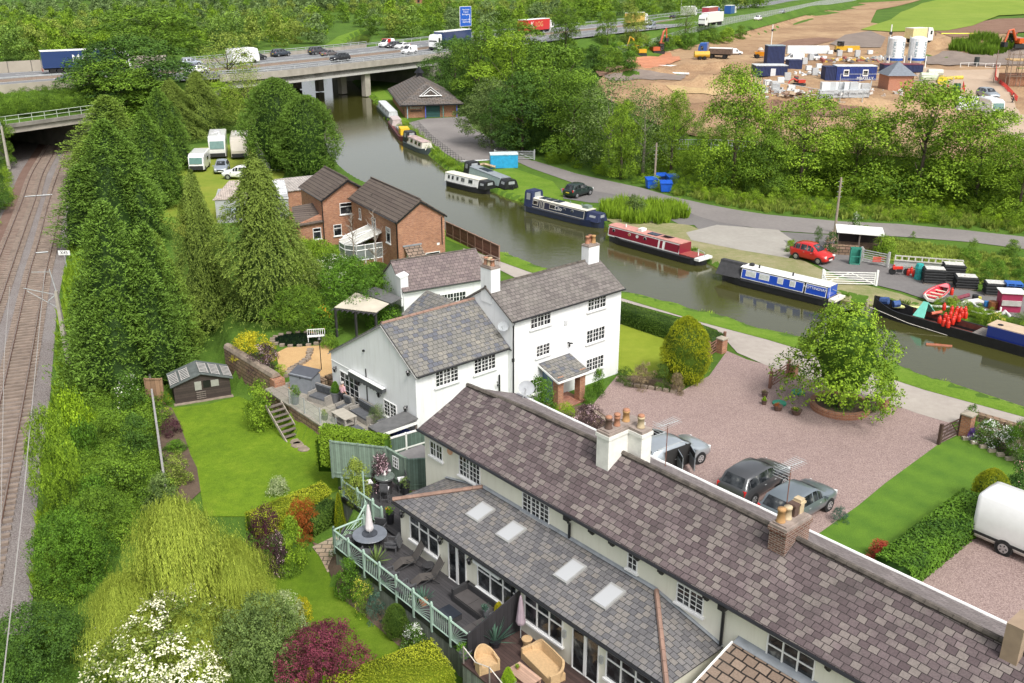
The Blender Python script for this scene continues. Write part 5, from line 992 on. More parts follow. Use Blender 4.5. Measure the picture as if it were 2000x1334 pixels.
for k,(d_,l_,*ac)in dict(mid=((.025,.06,.006),(.2,.34,.028)),deep=((.015,.042,.008),(.1,.2,.024)),fresh=((.035,.085,.004),(.29,.44,.03)),olive=((.06,.095,.012),(.34,.42,.07)),grey=((.035,.065,.015),(.19,.27,.07)),conif=((.018,.045,.006),(.14,.245,.03)),conify=((.025,.055,.006),(.2,.3,.04)),weep=((.03,.06,.008),(.19,.26,.04)),willow=((.1,.15,.012),(.52,.6,.09)),gold=((.16,.16,.005),(.6,.52,.02)),goldc=((.04,.08,.004),(.34,.37,.012)),purple=((.02,.008,.012),(.11,.03,.05)),maple=((.035,.006,.012),(.24,.05,.08)),lime=((.07,.14,.004),(.32,.48,.02)),blue=((.02,.05,.04),(.1,.19,.13)),red=((.16,.02,.012),(.55,.08,.05)),rust=((.16,.04,.008),(.36,.1,.015)),vari=((.1,.16,.05),(.5,.55,.3)),bush=((.02,.06,.006),(.14,.28,.02)),hedge=((.02,.05,.006),(.1,.17,.02)),hedgey=((.1,.14,.004),(.42,.45,.03)),dry=((.1,.08,.04),(.3,.23,.13)),far=((.045,.095,.016),(.25,.38,.06)),far2=((.05,.09,.03),(.22,.31,.1))).items():LM[k]=leafmat('leaf_'+k,d_,l_)
LM['elder']=leafmat('leaf_elder',(.02,.05,.006),(.1,.2,.02),accent=(.7,.7,.6),ap=.78);LM['blossom']=leafmat('leaf_blossom',(.06,.1,.012),(.24,.3,.05),accent=(.8,.78,.58),ap=.66);LM['pinkfl']=leafmat('leaf_pinkfl',(.02,.012,.016),(.09,.05,.055),accent=(.72,.5,.56),ap=.78);LM['rose']=leafmat('leaf_rose',(.015,.05,.01),(.08,.17,.03),accent=(.75,.4,.38),ap=.78);LM['hydr']=leafmat('leaf_hydr',(.02,.05,.006),(.1,.2,.02),accent=(.8,.8,.78),ap=.7);LM['yellfl']=leafmat('leaf_yellfl',(.03,.08,.006),(.17,.3,.02),accent=(.7,.6,.1),ap=.75);LM['violet']=leafmat('leaf_violet',(.1,.03,.25),(.25,.12,.55));LM['orangefl']=leafmat('leaf_orangefl',(.03,.08,.006),(.15,.28,.02),accent=(.75,.3,.02))
bark=pn('bark',(.1,.075,.055),.95,var=.3,scale=2,bmp=.5);barkp=pn('pale_bark',(.3,.26,.22),.9,var=.25,scale=2)
LIB={}
def lib(k):
 if k in LIB:return LIB[k]
 kind,s=k[:-1],int(k[-1])
 if kind=='tree':m=cbr(k,10,4.2,24000,.175,s*7+1,base=.05,shape='egg',nlobe=40,spread=.8)
 elif kind=='loose':m=cbr(k,10,4.2,24000,.165,s*7+2,base=.03,shape='egg',nlobe=46,per=7,spread=1.1)
 elif kind=='near':m=cbr(k,5,3.3,30000,.115,s*7+3,base=.12,shape='round',nlobe=56,per=9)
 elif kind=='blos':m=cbr(k,5,3.3,26000,.12,s*7+3,base=.1,shape='round',nlobe=60,per=12,lv=.5)
 elif kind=='thin':m=cbr(k,10,3.6,8000,.16,s*7+4,base=.08,shape='egg',nlobe=40,per=6,spread=1.9)
 elif kind=='farT':m=cbr(k,10,4.6,2000,.5,s*7+5,base=.02,shape='round',nlobe=18,per=5,spread=.7)
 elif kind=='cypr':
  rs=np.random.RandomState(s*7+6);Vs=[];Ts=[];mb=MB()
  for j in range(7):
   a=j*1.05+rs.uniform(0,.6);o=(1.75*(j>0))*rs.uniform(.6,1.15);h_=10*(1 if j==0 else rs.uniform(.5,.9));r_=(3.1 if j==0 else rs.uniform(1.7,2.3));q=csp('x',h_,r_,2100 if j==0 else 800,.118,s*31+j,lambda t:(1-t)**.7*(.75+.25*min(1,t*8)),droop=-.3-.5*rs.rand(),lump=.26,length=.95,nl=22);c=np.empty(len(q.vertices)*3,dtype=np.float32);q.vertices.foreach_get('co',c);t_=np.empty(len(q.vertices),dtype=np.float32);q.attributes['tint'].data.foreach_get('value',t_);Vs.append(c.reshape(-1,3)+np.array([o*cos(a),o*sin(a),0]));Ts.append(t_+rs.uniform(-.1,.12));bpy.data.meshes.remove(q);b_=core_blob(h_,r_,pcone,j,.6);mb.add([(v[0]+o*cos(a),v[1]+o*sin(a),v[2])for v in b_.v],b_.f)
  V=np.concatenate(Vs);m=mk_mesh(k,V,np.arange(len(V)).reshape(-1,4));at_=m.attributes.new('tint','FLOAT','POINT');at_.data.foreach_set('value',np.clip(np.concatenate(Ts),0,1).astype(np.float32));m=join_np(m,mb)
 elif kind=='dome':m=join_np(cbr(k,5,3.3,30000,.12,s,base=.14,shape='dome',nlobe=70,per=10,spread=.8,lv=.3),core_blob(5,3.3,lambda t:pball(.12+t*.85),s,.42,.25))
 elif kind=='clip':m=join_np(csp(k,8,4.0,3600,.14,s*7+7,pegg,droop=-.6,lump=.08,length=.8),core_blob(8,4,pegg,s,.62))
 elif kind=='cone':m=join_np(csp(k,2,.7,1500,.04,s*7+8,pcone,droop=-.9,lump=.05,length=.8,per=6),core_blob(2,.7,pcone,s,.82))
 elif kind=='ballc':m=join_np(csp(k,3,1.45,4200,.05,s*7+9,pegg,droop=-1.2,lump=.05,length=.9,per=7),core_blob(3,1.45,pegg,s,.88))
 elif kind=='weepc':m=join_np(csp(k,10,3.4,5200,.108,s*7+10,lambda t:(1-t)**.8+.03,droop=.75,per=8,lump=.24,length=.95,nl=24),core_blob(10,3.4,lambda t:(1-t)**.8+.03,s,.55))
 elif kind=='will':m=crown_weep(k,5.5,5.6,250,s*7+11,size=.06,hang=1.25,strands=26,conifer=False)
 elif kind=='shr':m=cbr(k,2,1.15,4500,.09,s*7+12,base=.0,shape='dome',nlobe=22,per=7)
 elif kind=='fine':m=cbr(k,1.5,.9,5200,.05,s*7+13,base=.0,shape='dome',nlobe=24,per=7)
 elif kind=='flat':m=cbr(k,1.0,1.5,4200,.1,s*7+14,base=.0,shape='dome',nlobe=26,per=7)
 elif kind=='pot':m=cbr(k,.5,.28,420,.06,s*7+15,base=.0,shape='dome',nlobe=8,per=5)
 elif kind=='spike':
  rs=np.random.RandomState(s);n=46;a=rs.uniform(0,6.28,n);e=rs.uniform(.15,1.3,n);D=np.stack([np.cos(a)*np.cos(e),np.sin(a)*np.cos(e),np.sin(e)],1);L=.75;C=D*L*.5;Nn=np.cross(D,np.stack([-np.sin(a),np.cos(a),0*a],1));m=lfm(k,C,D,Nn,L,.05,rs.uniform(.2,1,n))
 LIB[k]=m;return m
NOM={'tree':(9.3,3.5),'loose':(9.3,3.5),'near':(5,2.9),'thin':(9.5,2.8),'farT':(10,4.6),'cypr':(10,3.5),'clip':(8,3.7),'cone':(2,.7),'ballc':(3,1.45),'weepc':(10,3.1),'blos':(5,2.9),'dome':(5,3.1),'will':(5.5,4.6),'shr':(2,1.15),'fine':(1.5,.9),'flat':(1,1.5),'pot':(.5,.28),'spike':(.6,.6)}
def set_mat(o,m):
 if not o.data.materials:o.data.materials.append(m)
 o.material_slots[0].link='OBJECT';o.material_slots[0].material=m
def zat(x,y,py):
 lo,hi=-5,60
 for _ in range(36):
  z=(lo+hi)/2;yy=CY-F*(y*sP+(z-CH)*cP)/(y*cP-(z-CH)*sP)
  if yy>py:lo=z
  else:hi=z
 return z
_tr=random.Random(21);TRUNKS={}
def trunk_mesh(seed,limbs=5):
 k=(seed%4,limbs)
 if k in TRUNKS:return TRUNKS[k]
 rr=random.Random(seed);mb=MB();P=[Vc((rr.uniform(-.02,.02)*z,rr.uniform(-.02,.02)*z,z))for z in(0,.25,.5,.75,.92)];mb.tube(P,[.022,.018,.013,.008,.003],7)
 for i in range(limbs):
  z=rr.uniform(.2,.65);a=rr.uniform(0,6.28);d=Vc((cos(a),sin(a),rr.uniform(.6,1.1)))*rr.uniform(.18,.3);p=Vc((0,0,z));mb.tube([p,p+d*.5,p+d+Vc((0,0,.04))],[.009,.006,.002],5)
 me=mk_mesh('trunk',mb.v,mb.f,smooth=True);TRUNKS[k]=me;return me
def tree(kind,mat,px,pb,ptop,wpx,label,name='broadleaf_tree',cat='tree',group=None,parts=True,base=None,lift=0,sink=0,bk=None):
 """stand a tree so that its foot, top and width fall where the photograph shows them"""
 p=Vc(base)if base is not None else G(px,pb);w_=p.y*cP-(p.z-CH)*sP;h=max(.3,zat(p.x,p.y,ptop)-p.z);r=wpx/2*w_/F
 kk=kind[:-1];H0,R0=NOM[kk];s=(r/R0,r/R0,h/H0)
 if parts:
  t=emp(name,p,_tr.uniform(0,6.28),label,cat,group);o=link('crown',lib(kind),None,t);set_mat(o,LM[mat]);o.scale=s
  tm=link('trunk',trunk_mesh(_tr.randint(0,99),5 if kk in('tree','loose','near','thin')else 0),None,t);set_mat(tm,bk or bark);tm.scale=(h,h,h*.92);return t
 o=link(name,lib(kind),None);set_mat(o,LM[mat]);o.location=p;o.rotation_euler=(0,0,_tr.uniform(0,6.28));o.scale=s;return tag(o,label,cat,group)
def shrub(kind,mat,px,pb,ptop,wpx,label,name='shrub',cat='shrub',group=None,z=None,**kw):
 return tree(kind,mat,px,pb,ptop,wpx,label,name,cat,group,False,base=(at(px,pb,z)if z is not None else None))
T=tree
T('tree1','deep',262,215,80,215,'tall dark broadleaf tree in front of the motorway, at the head of the evergreen row')
T('tree3','deep',222,212,92,120,'dark broadleaf tree that hides the front of the blue trailer')
T('tree2','mid',240,255,128,190,'mid green broadleaf tree just behind the first big cypress of the row')
T('cypr1','conify',225,330,185,200,'yellow green cypress at the back of the row beside the railway bridge','cypress_tree','tree','cypresses in the row by the railway')
T('cypr2','conif',325,330,170,120,'dark cypress on the garden side of the row, above the caravan yard','cypress_tree','tree','cypresses in the row by the railway')
T('weepc1','weep',395,262,140,115,'dark drooping conifer behind the parked motorhomes','weeping_conifer')
T('weepc2','weep',345,275,155,110,'narrow drooping conifer left of the one behind the motorhomes','weeping_conifer')
T('thin1','olive',452,215,72,105,'sparse pale yellow green tree whose twigs cross the motorway','young_tree')
T('cypr2','conif',235,470,232,235,'wide dark green cypress beside the track, third in the row','cypress_tree','tree','cypresses in the row by the railway')
T('cypr1','conif',300,400,215,150,'cypress with its flank to the yard, third row back','cypress_tree','tree','cypresses in the row by the railway')
T('cypr3','conif',250,745,392,262,'largest and nearest cypress of the row, broad at the foot beside the rail bank','cypress_tree','tree','cypresses in the row by the railway')
T('cypr2','conify',330,690,450,150,'lower cypress nestling against the largest one on its garden side','cypress_tree','tree','cypresses in the row by the railway')
T('weepc1','weep',408,640,338,125,'thin weeping conifer with a bare drooping leader beside the largest cypress','weeping_conifer')
T('weepc2','weep',525,612,308,205,'big weeping conifer with hanging sprays next to the brick house','weeping_conifer')
T('clip1','conif',550,330,152,130,'tall dense dark conifer on the canal bank, the left of the pair','conifer');T('clip2','conif',605,342,185,115,'dense dark conifer leaning over the canal, the right of the pair','conifer')
T('thin2','olive',492,258,140,80,'loose green tree between the caravans and the canal conifers','young_tree')
T('tree1','fresh',435,245,165,90,'fresh green tree below the motorway at the far end of the caravan yard')
T('tree3','mid',2,330,205,60,'green tree at the left edge beside the railway bridge')
T('tree2','deep',-5,420,290,60,'dark bushy tree at the left edge beyond the tracks')
for a in(('loose1','deep',890,190,85,120,'dark blue green pine like tree at the end of the motorway bridge'),('tree2','mid',935,215,60,120,'broadleaf tree behind the boathouse, next to the dark one'),('tree1','fresh',1000,230,75,130,'fresh green tree beside the red curtain sided lorry'),('tree3','mid',1075,290,95,170,'big broadleaf tree in the middle of the clump above the lane'),('tree2','grey',960,285,165,120,'grey green flowering tree at the edge of the boathouse yard'),('tree1','deep',1020,300,150,130,'dark broadleaf tree standing behind the steel field gate'),('loose2','mid',1120,315,150,140,'loose green tree at the right end of the clump above the gate'),('thin1','grey',1190,335,160,130,'thin grey green tree with bare twigs in front of the site'),('thin2','grey',1255,345,175,110,'thin grey tree with visible pale branches, beside the bright sapling'),('loose1','fresh',1212,350,205,75,'small bright green tree above the blue bins'),('loose2','fresh',1310,345,190,85,'bright green tree left of the near leaning pole'),('loose3','fresh',1430,375,148,150,'tall fresh green tree standing apart in front of the blue site cabins'),('loose1','fresh',1560,378,198,170,'green tree below the wrapped pallets of blocks'),('loose2','fresh',1665,385,222,150,'green tree between the block pallets and the small brick hut'),('loose3','fresh',1790,400,176,215,'widest fresh green tree in front of the cement silos'),('loose1','fresh',1900,405,226,190,'green tree below the parked pickup and white van'),('loose2','fresh',1985,432,270,150,'bright green tree at the right edge above the lane'),('loose3','mid',1497,385,262,90,'low green tree between two taller ones on the lane bank')):
 T(*a,name='broadleaf_tree',bk=barkp if a[1]=='grey' else None)
for a in(('tree1','mid',1105,100,4,56,'tall upright tree between the motorway and the lorries'),('tree2','mid',1186,92,26,40,'young round tree on the near motorway verge, left of two'),('tree3','olive',1240,94,24,52,'young round tree on the near motorway verge hiding a bus'),('thin1','mid',1337,92,14,40,'slender young tree on the near motorway verge'),('tree2','mid',1000,130,45,120,'round green tree hiding the nearside of the red lorry')):
 T(*a,name='verge_tree',group='young trees on the motorway verge')
rr=random.Random(4)
for k in range(22):x=1075+k*17.5+rr.uniform(-5,5);yb=124-(x-1075)*.135;o=shrub('shr%d'%(k%3+1),rr.choice(['mid','bush','fresh','deep']),x,yb+rr.uniform(0,10),yb-22+rr.uniform(-4,4),34,'green thicket shrub in the belt between the motorway and the site fence','hedge_shrub','shrub','thicket shrubs below the motorway')
for k in range(14):x=1060+k*13+rr.uniform(-5,5);shrub('shr%d'%(k%3+1),rr.choice(['mid','deep','bush']),x,125+rr.uniform(0,20)+(x-1060)*.03,92+rr.uniform(-4,10),44,'green thicket shrub in the belt between the motorway and the site fence','hedge_shrub','shrub','thicket shrubs below the motorway')
rr=random.Random(9);cnt=0;FW=[]
big=T('tree3','mid',300,140,20,230,'huge dark broadleaf tree rising beyond the motorway, left of the canal',base=tuple(at(300,121,2)))
def behind(px):
 """image height of the far motorway edge"""
 for a,b_ in zip([(-60,141),(5,128),(138,116),(300,108),(500,96),(704,80),(844,74),(940,66),(1122,46),(1300,30),(1500,16)],[(5,128),(138,116),(300,108),(500,96),(704,80),(844,74),(940,66),(1122,46),(1300,30),(1500,16),(1700,-5)]):
  if a[0]<=px<=b_[0]:return a[1]+(b_[1]-a[1])*(px-a[0])/(b_[0]-a[0])
 return 0
for row,(dy,hh)in enumerate(((2,11),(9,10),(18,10),(28,9),(39,9),(52,8),(66,8),(80,8))):
 x=-30+rr.uniform(0,20)
 while x<1560:
  yb=behind(x)-dy+rr.uniform(-2,2);
  if yb<30-0.0*x and row>0 and False:break
  if yb>14 and not(630<x<725 and yb>60)and not(655<x<740 and row==0)and not(640<x<690 and yb>48):
   p=G(x,yb);
   if hypot(p.x,p.y)<620:
    k='farT%d'%rr.randint(1,5);o=link('wood_tree',lib(k),None);mk_=rr.choice(['far','fresh','mid','fresh','far2','olive','olive','mid']);set_mat(o,LM[mk_]);o.location=p-Vc((0,0,.8));o.rotation_euler=(0,0,rr.uniform(0,6.28));s=rr.uniform(.75,1.15)*hh/10;o.scale=(s,s,s*rr.uniform(.85,1.15))
    tag(o,'%s tree %s beyond the motorway, %s'%(dict(far='mid green',fresh='bright green',mid='deep green',far2='grey green',olive='yellow green')[mk_],('at the road edge','in the second line','in the third line','deep in the wood','deep in the wood','rearmost in the wood','rearmost in the wood','rearmost in the wood')[row],('at the far left','behind the left hand wall','behind the navy trailer','behind the big dark tree','behind the white box van','behind the dark crossover','left of the canal','above the bridge end','right of the canal','left of the blue sign','behind the blue sign','behind the red lorry','behind the verge trees','behind the coach','behind the row of lorries','at the far end')[min(15,max(0,int((x+30)/100)))]),'tree','trees of the wood beyond the motorway');cnt+=1
  x+=rr.uniform(.8,1.25)*8.4*F/(max(60,at(x,max(yb,5),0).y))*.82
print('FARTREES',cnt)
def woodmass(name,px0,px1,py0,py1,n,hh,seed,label):
 rs=np.random.RandomState(seed);Vs=[];Ts=[];base=lib('farT1');nv=len(base.vertices);co=np.empty(nv*3,dtype=np.float32);base.vertices.foreach_get('co',co);co=co.reshape(-1,3);ti=np.empty(nv,dtype=np.float32);base.attributes['tint'].data.foreach_get('value',ti)
 sel=(np.arange(nv//4)%3==0).repeat(4);co=co[sel];ti=ti[sel]
 for i in range(n):
  x=rs.uniform(px0,px1);y=rs.uniform(py0,py1);d=ray(x,y);p=at(x,max(y,-55),0)if y>-55 else None;z=H1(p.x,p.y);a=rs.uniform(0,6.28);s=rs.uniform(.7,1.2)*hh/10
  R_=np.array([[cos(a),-sin(a),0],[sin(a),cos(a),0],[0,0,1]]);c=co.copy();ctr=c.reshape(-1,4,3).mean(1).repeat(4,0);c=ctr+(c-ctr)*1.7
  Vs.append((c*s)@R_.T+np.array([p.x,p.y,z-1]));Ts.append(ti+rs.uniform(-.25,.2))
 V=np.concatenate(Vs);m=mk_mesh(name,V,np.arange(len(V)).reshape(-1,4));a=m.attributes.new('tint','FLOAT','POINT');a.data.foreach_set('value',np.clip(np.concatenate(Ts),0,1).astype(np.float32));o=link(name,m,LM['far2']);return tag(o,label,'woodland',kind='stuff')
woodmass('distant_woodland',-200,1700,-45,22,520,13,3,'distant wooded skyline fading to blue grey across the top of the view')
woodmass('distant_woodland',-60,560,38,60,70,9,4,'wood edge between the pale meadow and the motorway at the left');woodmass('distant_woodland',520,800,6,40,90,10,5,'wood beyond the canal bend')
for i,(px,py,wd,dp,an)in enumerate([(800,16,16,9,0),(822,14,14,8,.5),(846,20,20,9,-.3),(868,16,12,8,.2),(893,13,22,8,0),(912,15,14,8,.4),(932,12,20,8,0),(955,12,18,8,.3),(975,11,20,8,0),(884,6,24,8,0),(925,5,24,8,.2),(965,4,22,8,0),(845,7,24,8,.1)]):
 p=at(px,py,2);sc=1.0;t=emp('estate_house',(p.x,p.y,2),an,'small brick estate house with an orange roof on the skyline','house','orange roofed estate houses')
 mb=MB();mb.box(-wd/2,wd/2,-dp/2,dp/2,-3,6);mb.build('wall',brickP if i%3 else whiteW,t);mb=MB();mb.add([(-wd/2-.4,-dp/2-.4,5.8),(wd/2+.4,-dp/2-.4,5.8),(wd/2+.4,dp/2+.4,5.8),(-wd/2-.4,dp/2+.4,5.8),(-wd/2-.4,0,9.5),(wd/2+.4,0,9.5)],[(0,1,5,4),(2,3,4,5),(1,2,5),(3,0,4),(3,2,1,0)]);mb.build('roof',pn('orange_tile',(0.42,.13,.07),.85),t)
 mb=MB()
 for k in range(3):
  for z in(1.2,4):mb.box(-wd/2+wd*(.15+.3*k),-wd/2+wd*(.15+.3*k)+1.2,-dp/2-.06,-dp/2-.01,z,z+1.2)
 mb.build('window',gM,t)
# ================= GARDEN PLANTS, HEDGES, UNDERGROWTH =================
def scatter(name,label,cat,poly,n,key,mat,smin,smax,z=None,hs=1.0,seed=0,thin=1,world=False,zc=None):
 rs=np.random.RandomState(seed+5);P=poly if world else([tuple(G(x,y)[:2])for x,y in poly]if z is None else pts(poly,z))
 A=np.array(P);lo,hi=A.min(0),A.max(0);base=lib(key);nv=len(base.vertices);co=np.empty(nv*3,dtype=np.float32);base.vertices.foreach_get('co',co);co=co.reshape(-1,3);ti=np.empty(nv,dtype=np.float32);base.attributes['tint'].data.foreach_get('value',ti)
 Q=rs.uniform(lo,hi,(n*12,2));Q=Q[seg_sd(Q,P)<0][:n];Z=Hgt(Q)if zc is None else np.full(len(Q),zc);Vs=[];Ts=[];q4=nv//4
 for(x,y),zz in zip(Q,Z):
  s=rs.uniform(smin,smax);a=rs.uniform(0,6.28);c=co;t=ti
  if thin<1:k=rs.rand(q4)<thin;k=np.repeat(k,4);c=co[k];t=ti[k]
  Rm=np.array([[cos(a),sin(a),0],[-sin(a),cos(a),0],[0,0,1]]);Vs.append((c*s*np.array([1,1,hs]))@Rm+np.array([x,y,zz-.03]));Ts.append(t+rs.uniform(-.22,.22))
 if not Vs:print('EMPTY SCATTER',name);return
 V=np.concatenate(Vs);m=mk_mesh(name,V,np.arange(len(V)).reshape(-1,4));a=m.attributes.new('tint','FLOAT','POINT');a.data.foreach_set('value',np.clip(np.concatenate(Ts),0,1).astype(np.float32));o=link(name,m,LM[mat]);return tag(o,label,cat,kind='stuff')
def tuft_lib():
 rs=np.random.RandomState(2)
 for nm,n,h,sp,wd in(('grasA1',60,.35,.35,.05),('grasB1',46,.8,.3,.06),('reedA1',60,1.3,.35,.07)):
  a=rs.uniform(0,6.28,n);rr_=sp*np.sqrt(rs.rand(n));lean=rs.uniform(0,.6,n);D=norm(np.stack([np.cos(a)*lean,np.sin(a)*lean,np.ones(n)],1));hh=h*rs.uniform(.5,1.1,n);C=np.stack([rr_*np.cos(a),rr_*np.sin(a),hh*.48],1);Nn=np.stack([np.cos(a+1.2),np.sin(a+1.2),.5+0*a],1);LIB[nm]=lfm(nm,C,D,Nn,hh,wd,rs.uniform(.2,.9,n))
tuft_lib()
def band(L,w0,w1,z=0):
 """px polyline to world band polygon between two sideways offsets"""
 W=[at(x,y,z)for x,y in L];return offset(W,w0)+offset(W[::-1],-w1)
S=scatter
vb=near_bank[1:22];S('bank_grass','long bright grass along the towpath edge of the canal','grass',band(vb,-.35,-1.3,-.3),620,'grasA1','fresh',.8,1.7,world=True)
fb=[q for q in far_bank if q[1]>150];S('bank_grass','rough grass and weeds along the mooring edge of the canal','grass',band(fb,.2,1.0,-.3),420,'grasA1','mid',.7,1.5,world=True)
S('reed_bed','tall green reeds on the bank behind the two narrowboats in the middle','reeds',[(1175,408),(1200,402),(1290,405),(1330,412),(1345,425),(1300,438),(1240,440),(1180,425)],190,'reedA1','fresh',.7,1.3,seed=1)
S('bank_weeds','weeds on the bank between the boathouse and the moored boats','weeds',[(775,240),(800,243),(850,290),(915,335),(900,345),(864,322),(830,292),(780,268)],170,'shr1','fresh',.25,.5,seed=2,thin=.3)
S('wharf_weeds','weeds and rough grass round the scrap on the wharf','weeds',[(1790,612),(1850,592),(1900,598),(2000,640),(2040,665),(1940,646),(1850,628)],75,'shr2','fresh',.18,.4,seed=3,thin=.35)
S('meadow_weeds','tall weeds and cow parsley behind the stacked pallets','weeds',[(1870,500),(1960,515),(2060,540),(2060,585),(1985,575),(1900,548)],45,'shr3','bush',.3,.65,seed=4,thin=.4)
S('meadow_grass','long meadow grass between the lane and the wharf','grass',[(1690,462),(1750,470),(1900,493),(2060,515),(2060,580),(1950,560),(1850,545),(1790,522),(1700,500),(1680,480)],520,'grasA1','olive',.7,1.4,seed=5)
SL=[(1060,318),(1150,338),(1255,362),(1306,378),(1382,394),(1500,414),(1640,427),(1755,432),(1882,444),(2060,464),(2060,360),(1800,335),(1600,322),(1420,306),(1310,285),(1225,262),(1130,290)]
S('slope_undergrowth','thick green undergrowth on the slope above the lane','undergrowth',SL,300,'shr1','fresh',.4,1.0,seed=6,thin=.33);S('slope_undergrowth','brighter brambles scattered on the slope above the lane','undergrowth',SL,260,'shr2','lime',.3,.7,seed=7,thin=.33)
S('slope_grass','rough yellow grass along the upper edge of the lane','grass',[(1306,380),(1382,396),(1500,416),(1640,429),(1755,434),(1882,446),(2060,466),(2060,440),(1880,420),(1640,405),(1400,372)],520,'grasB1','olive',.6,1.2,seed=8)
S('slope_shrubs','tall scrub beneath the trees at the top of the slope','undergrowth',[(1000,300),(1130,290),(1225,262),(1310,285),(1420,306),(1600,322),(1800,335),(2060,360),(2060,330),(1800,305),(1600,292),(1420,275),(1310,252),(1225,225),(1100,230),(980,255)],170,'shr3','mid',.7,1.3,seed=9,thin=.35)
S('clump_scrub','dark scrub under the clump of trees behind the boathouse','undergrowth',[(850,210),(930,235),(1000,285),(1060,312),(1150,335),(1200,250),(1150,150),(1000,130),(850,140)],380,'shr2','deep',.9,1.8,seed=10,thin=.35)
S('reed_patch','rushy green patch in the hollow of the building site','reeds',[(1855,100),(1880,85),(1960,83),(1975,100),(1930,112),(1905,110)],240,'reedA1','mid',1.2,2.0,seed=11)
S('rail_bank_growth','bright green low growth on the rail bank beside the ballast','undergrowth',[(140,470),(165,430),(190,470),(150,640),(140,720),(120,900),(105,1100),(100,1300),(40,1400),(68,1230),(80,1000),(108,770),(120,600)],750,'grasB1','fresh',.6,1.3,z=-2.0,seed=12)
S('rail_bank_growth','dense low brambles between the garden fence and the railway','undergrowth',[(165,650),(300,700),(300,780),(310,940),(340,1000),(250,1060),(120,1200),(100,1120),(120,900),(140,760)],430,'flat1','mid',.45,.95,z=-1.9,seed=13,thin=.4)
S('rail_bank_growth','yellow green nettles on the rail bank','undergrowth',[(130,780),(190,760),(200,830),(150,900),(230,930),(180,1000),(110,980)],230,'flat2','lime',.3,.6,z=-1.9,seed=14,thin=.35)
S('left_verge_growth','green verge growth left of the tracks below the railway bridge','undergrowth',[(-60,500),(0,430),(25,380),(10,300),(-80,300),(-160,500)],200,'shr1','fresh',.5,1.0,z=-2,seed=15,thin=.35)
S('bridge_bank_growth','leafy green cover on the bank between the low bridge and the motorway wall','undergrowth',[(-60,232),(170,208),(190,172),(-60,192)],420,'shr1','mid',.5,1.1,z=4.6,seed=16,thin=.3,zc=4.5)
zz=-1.6
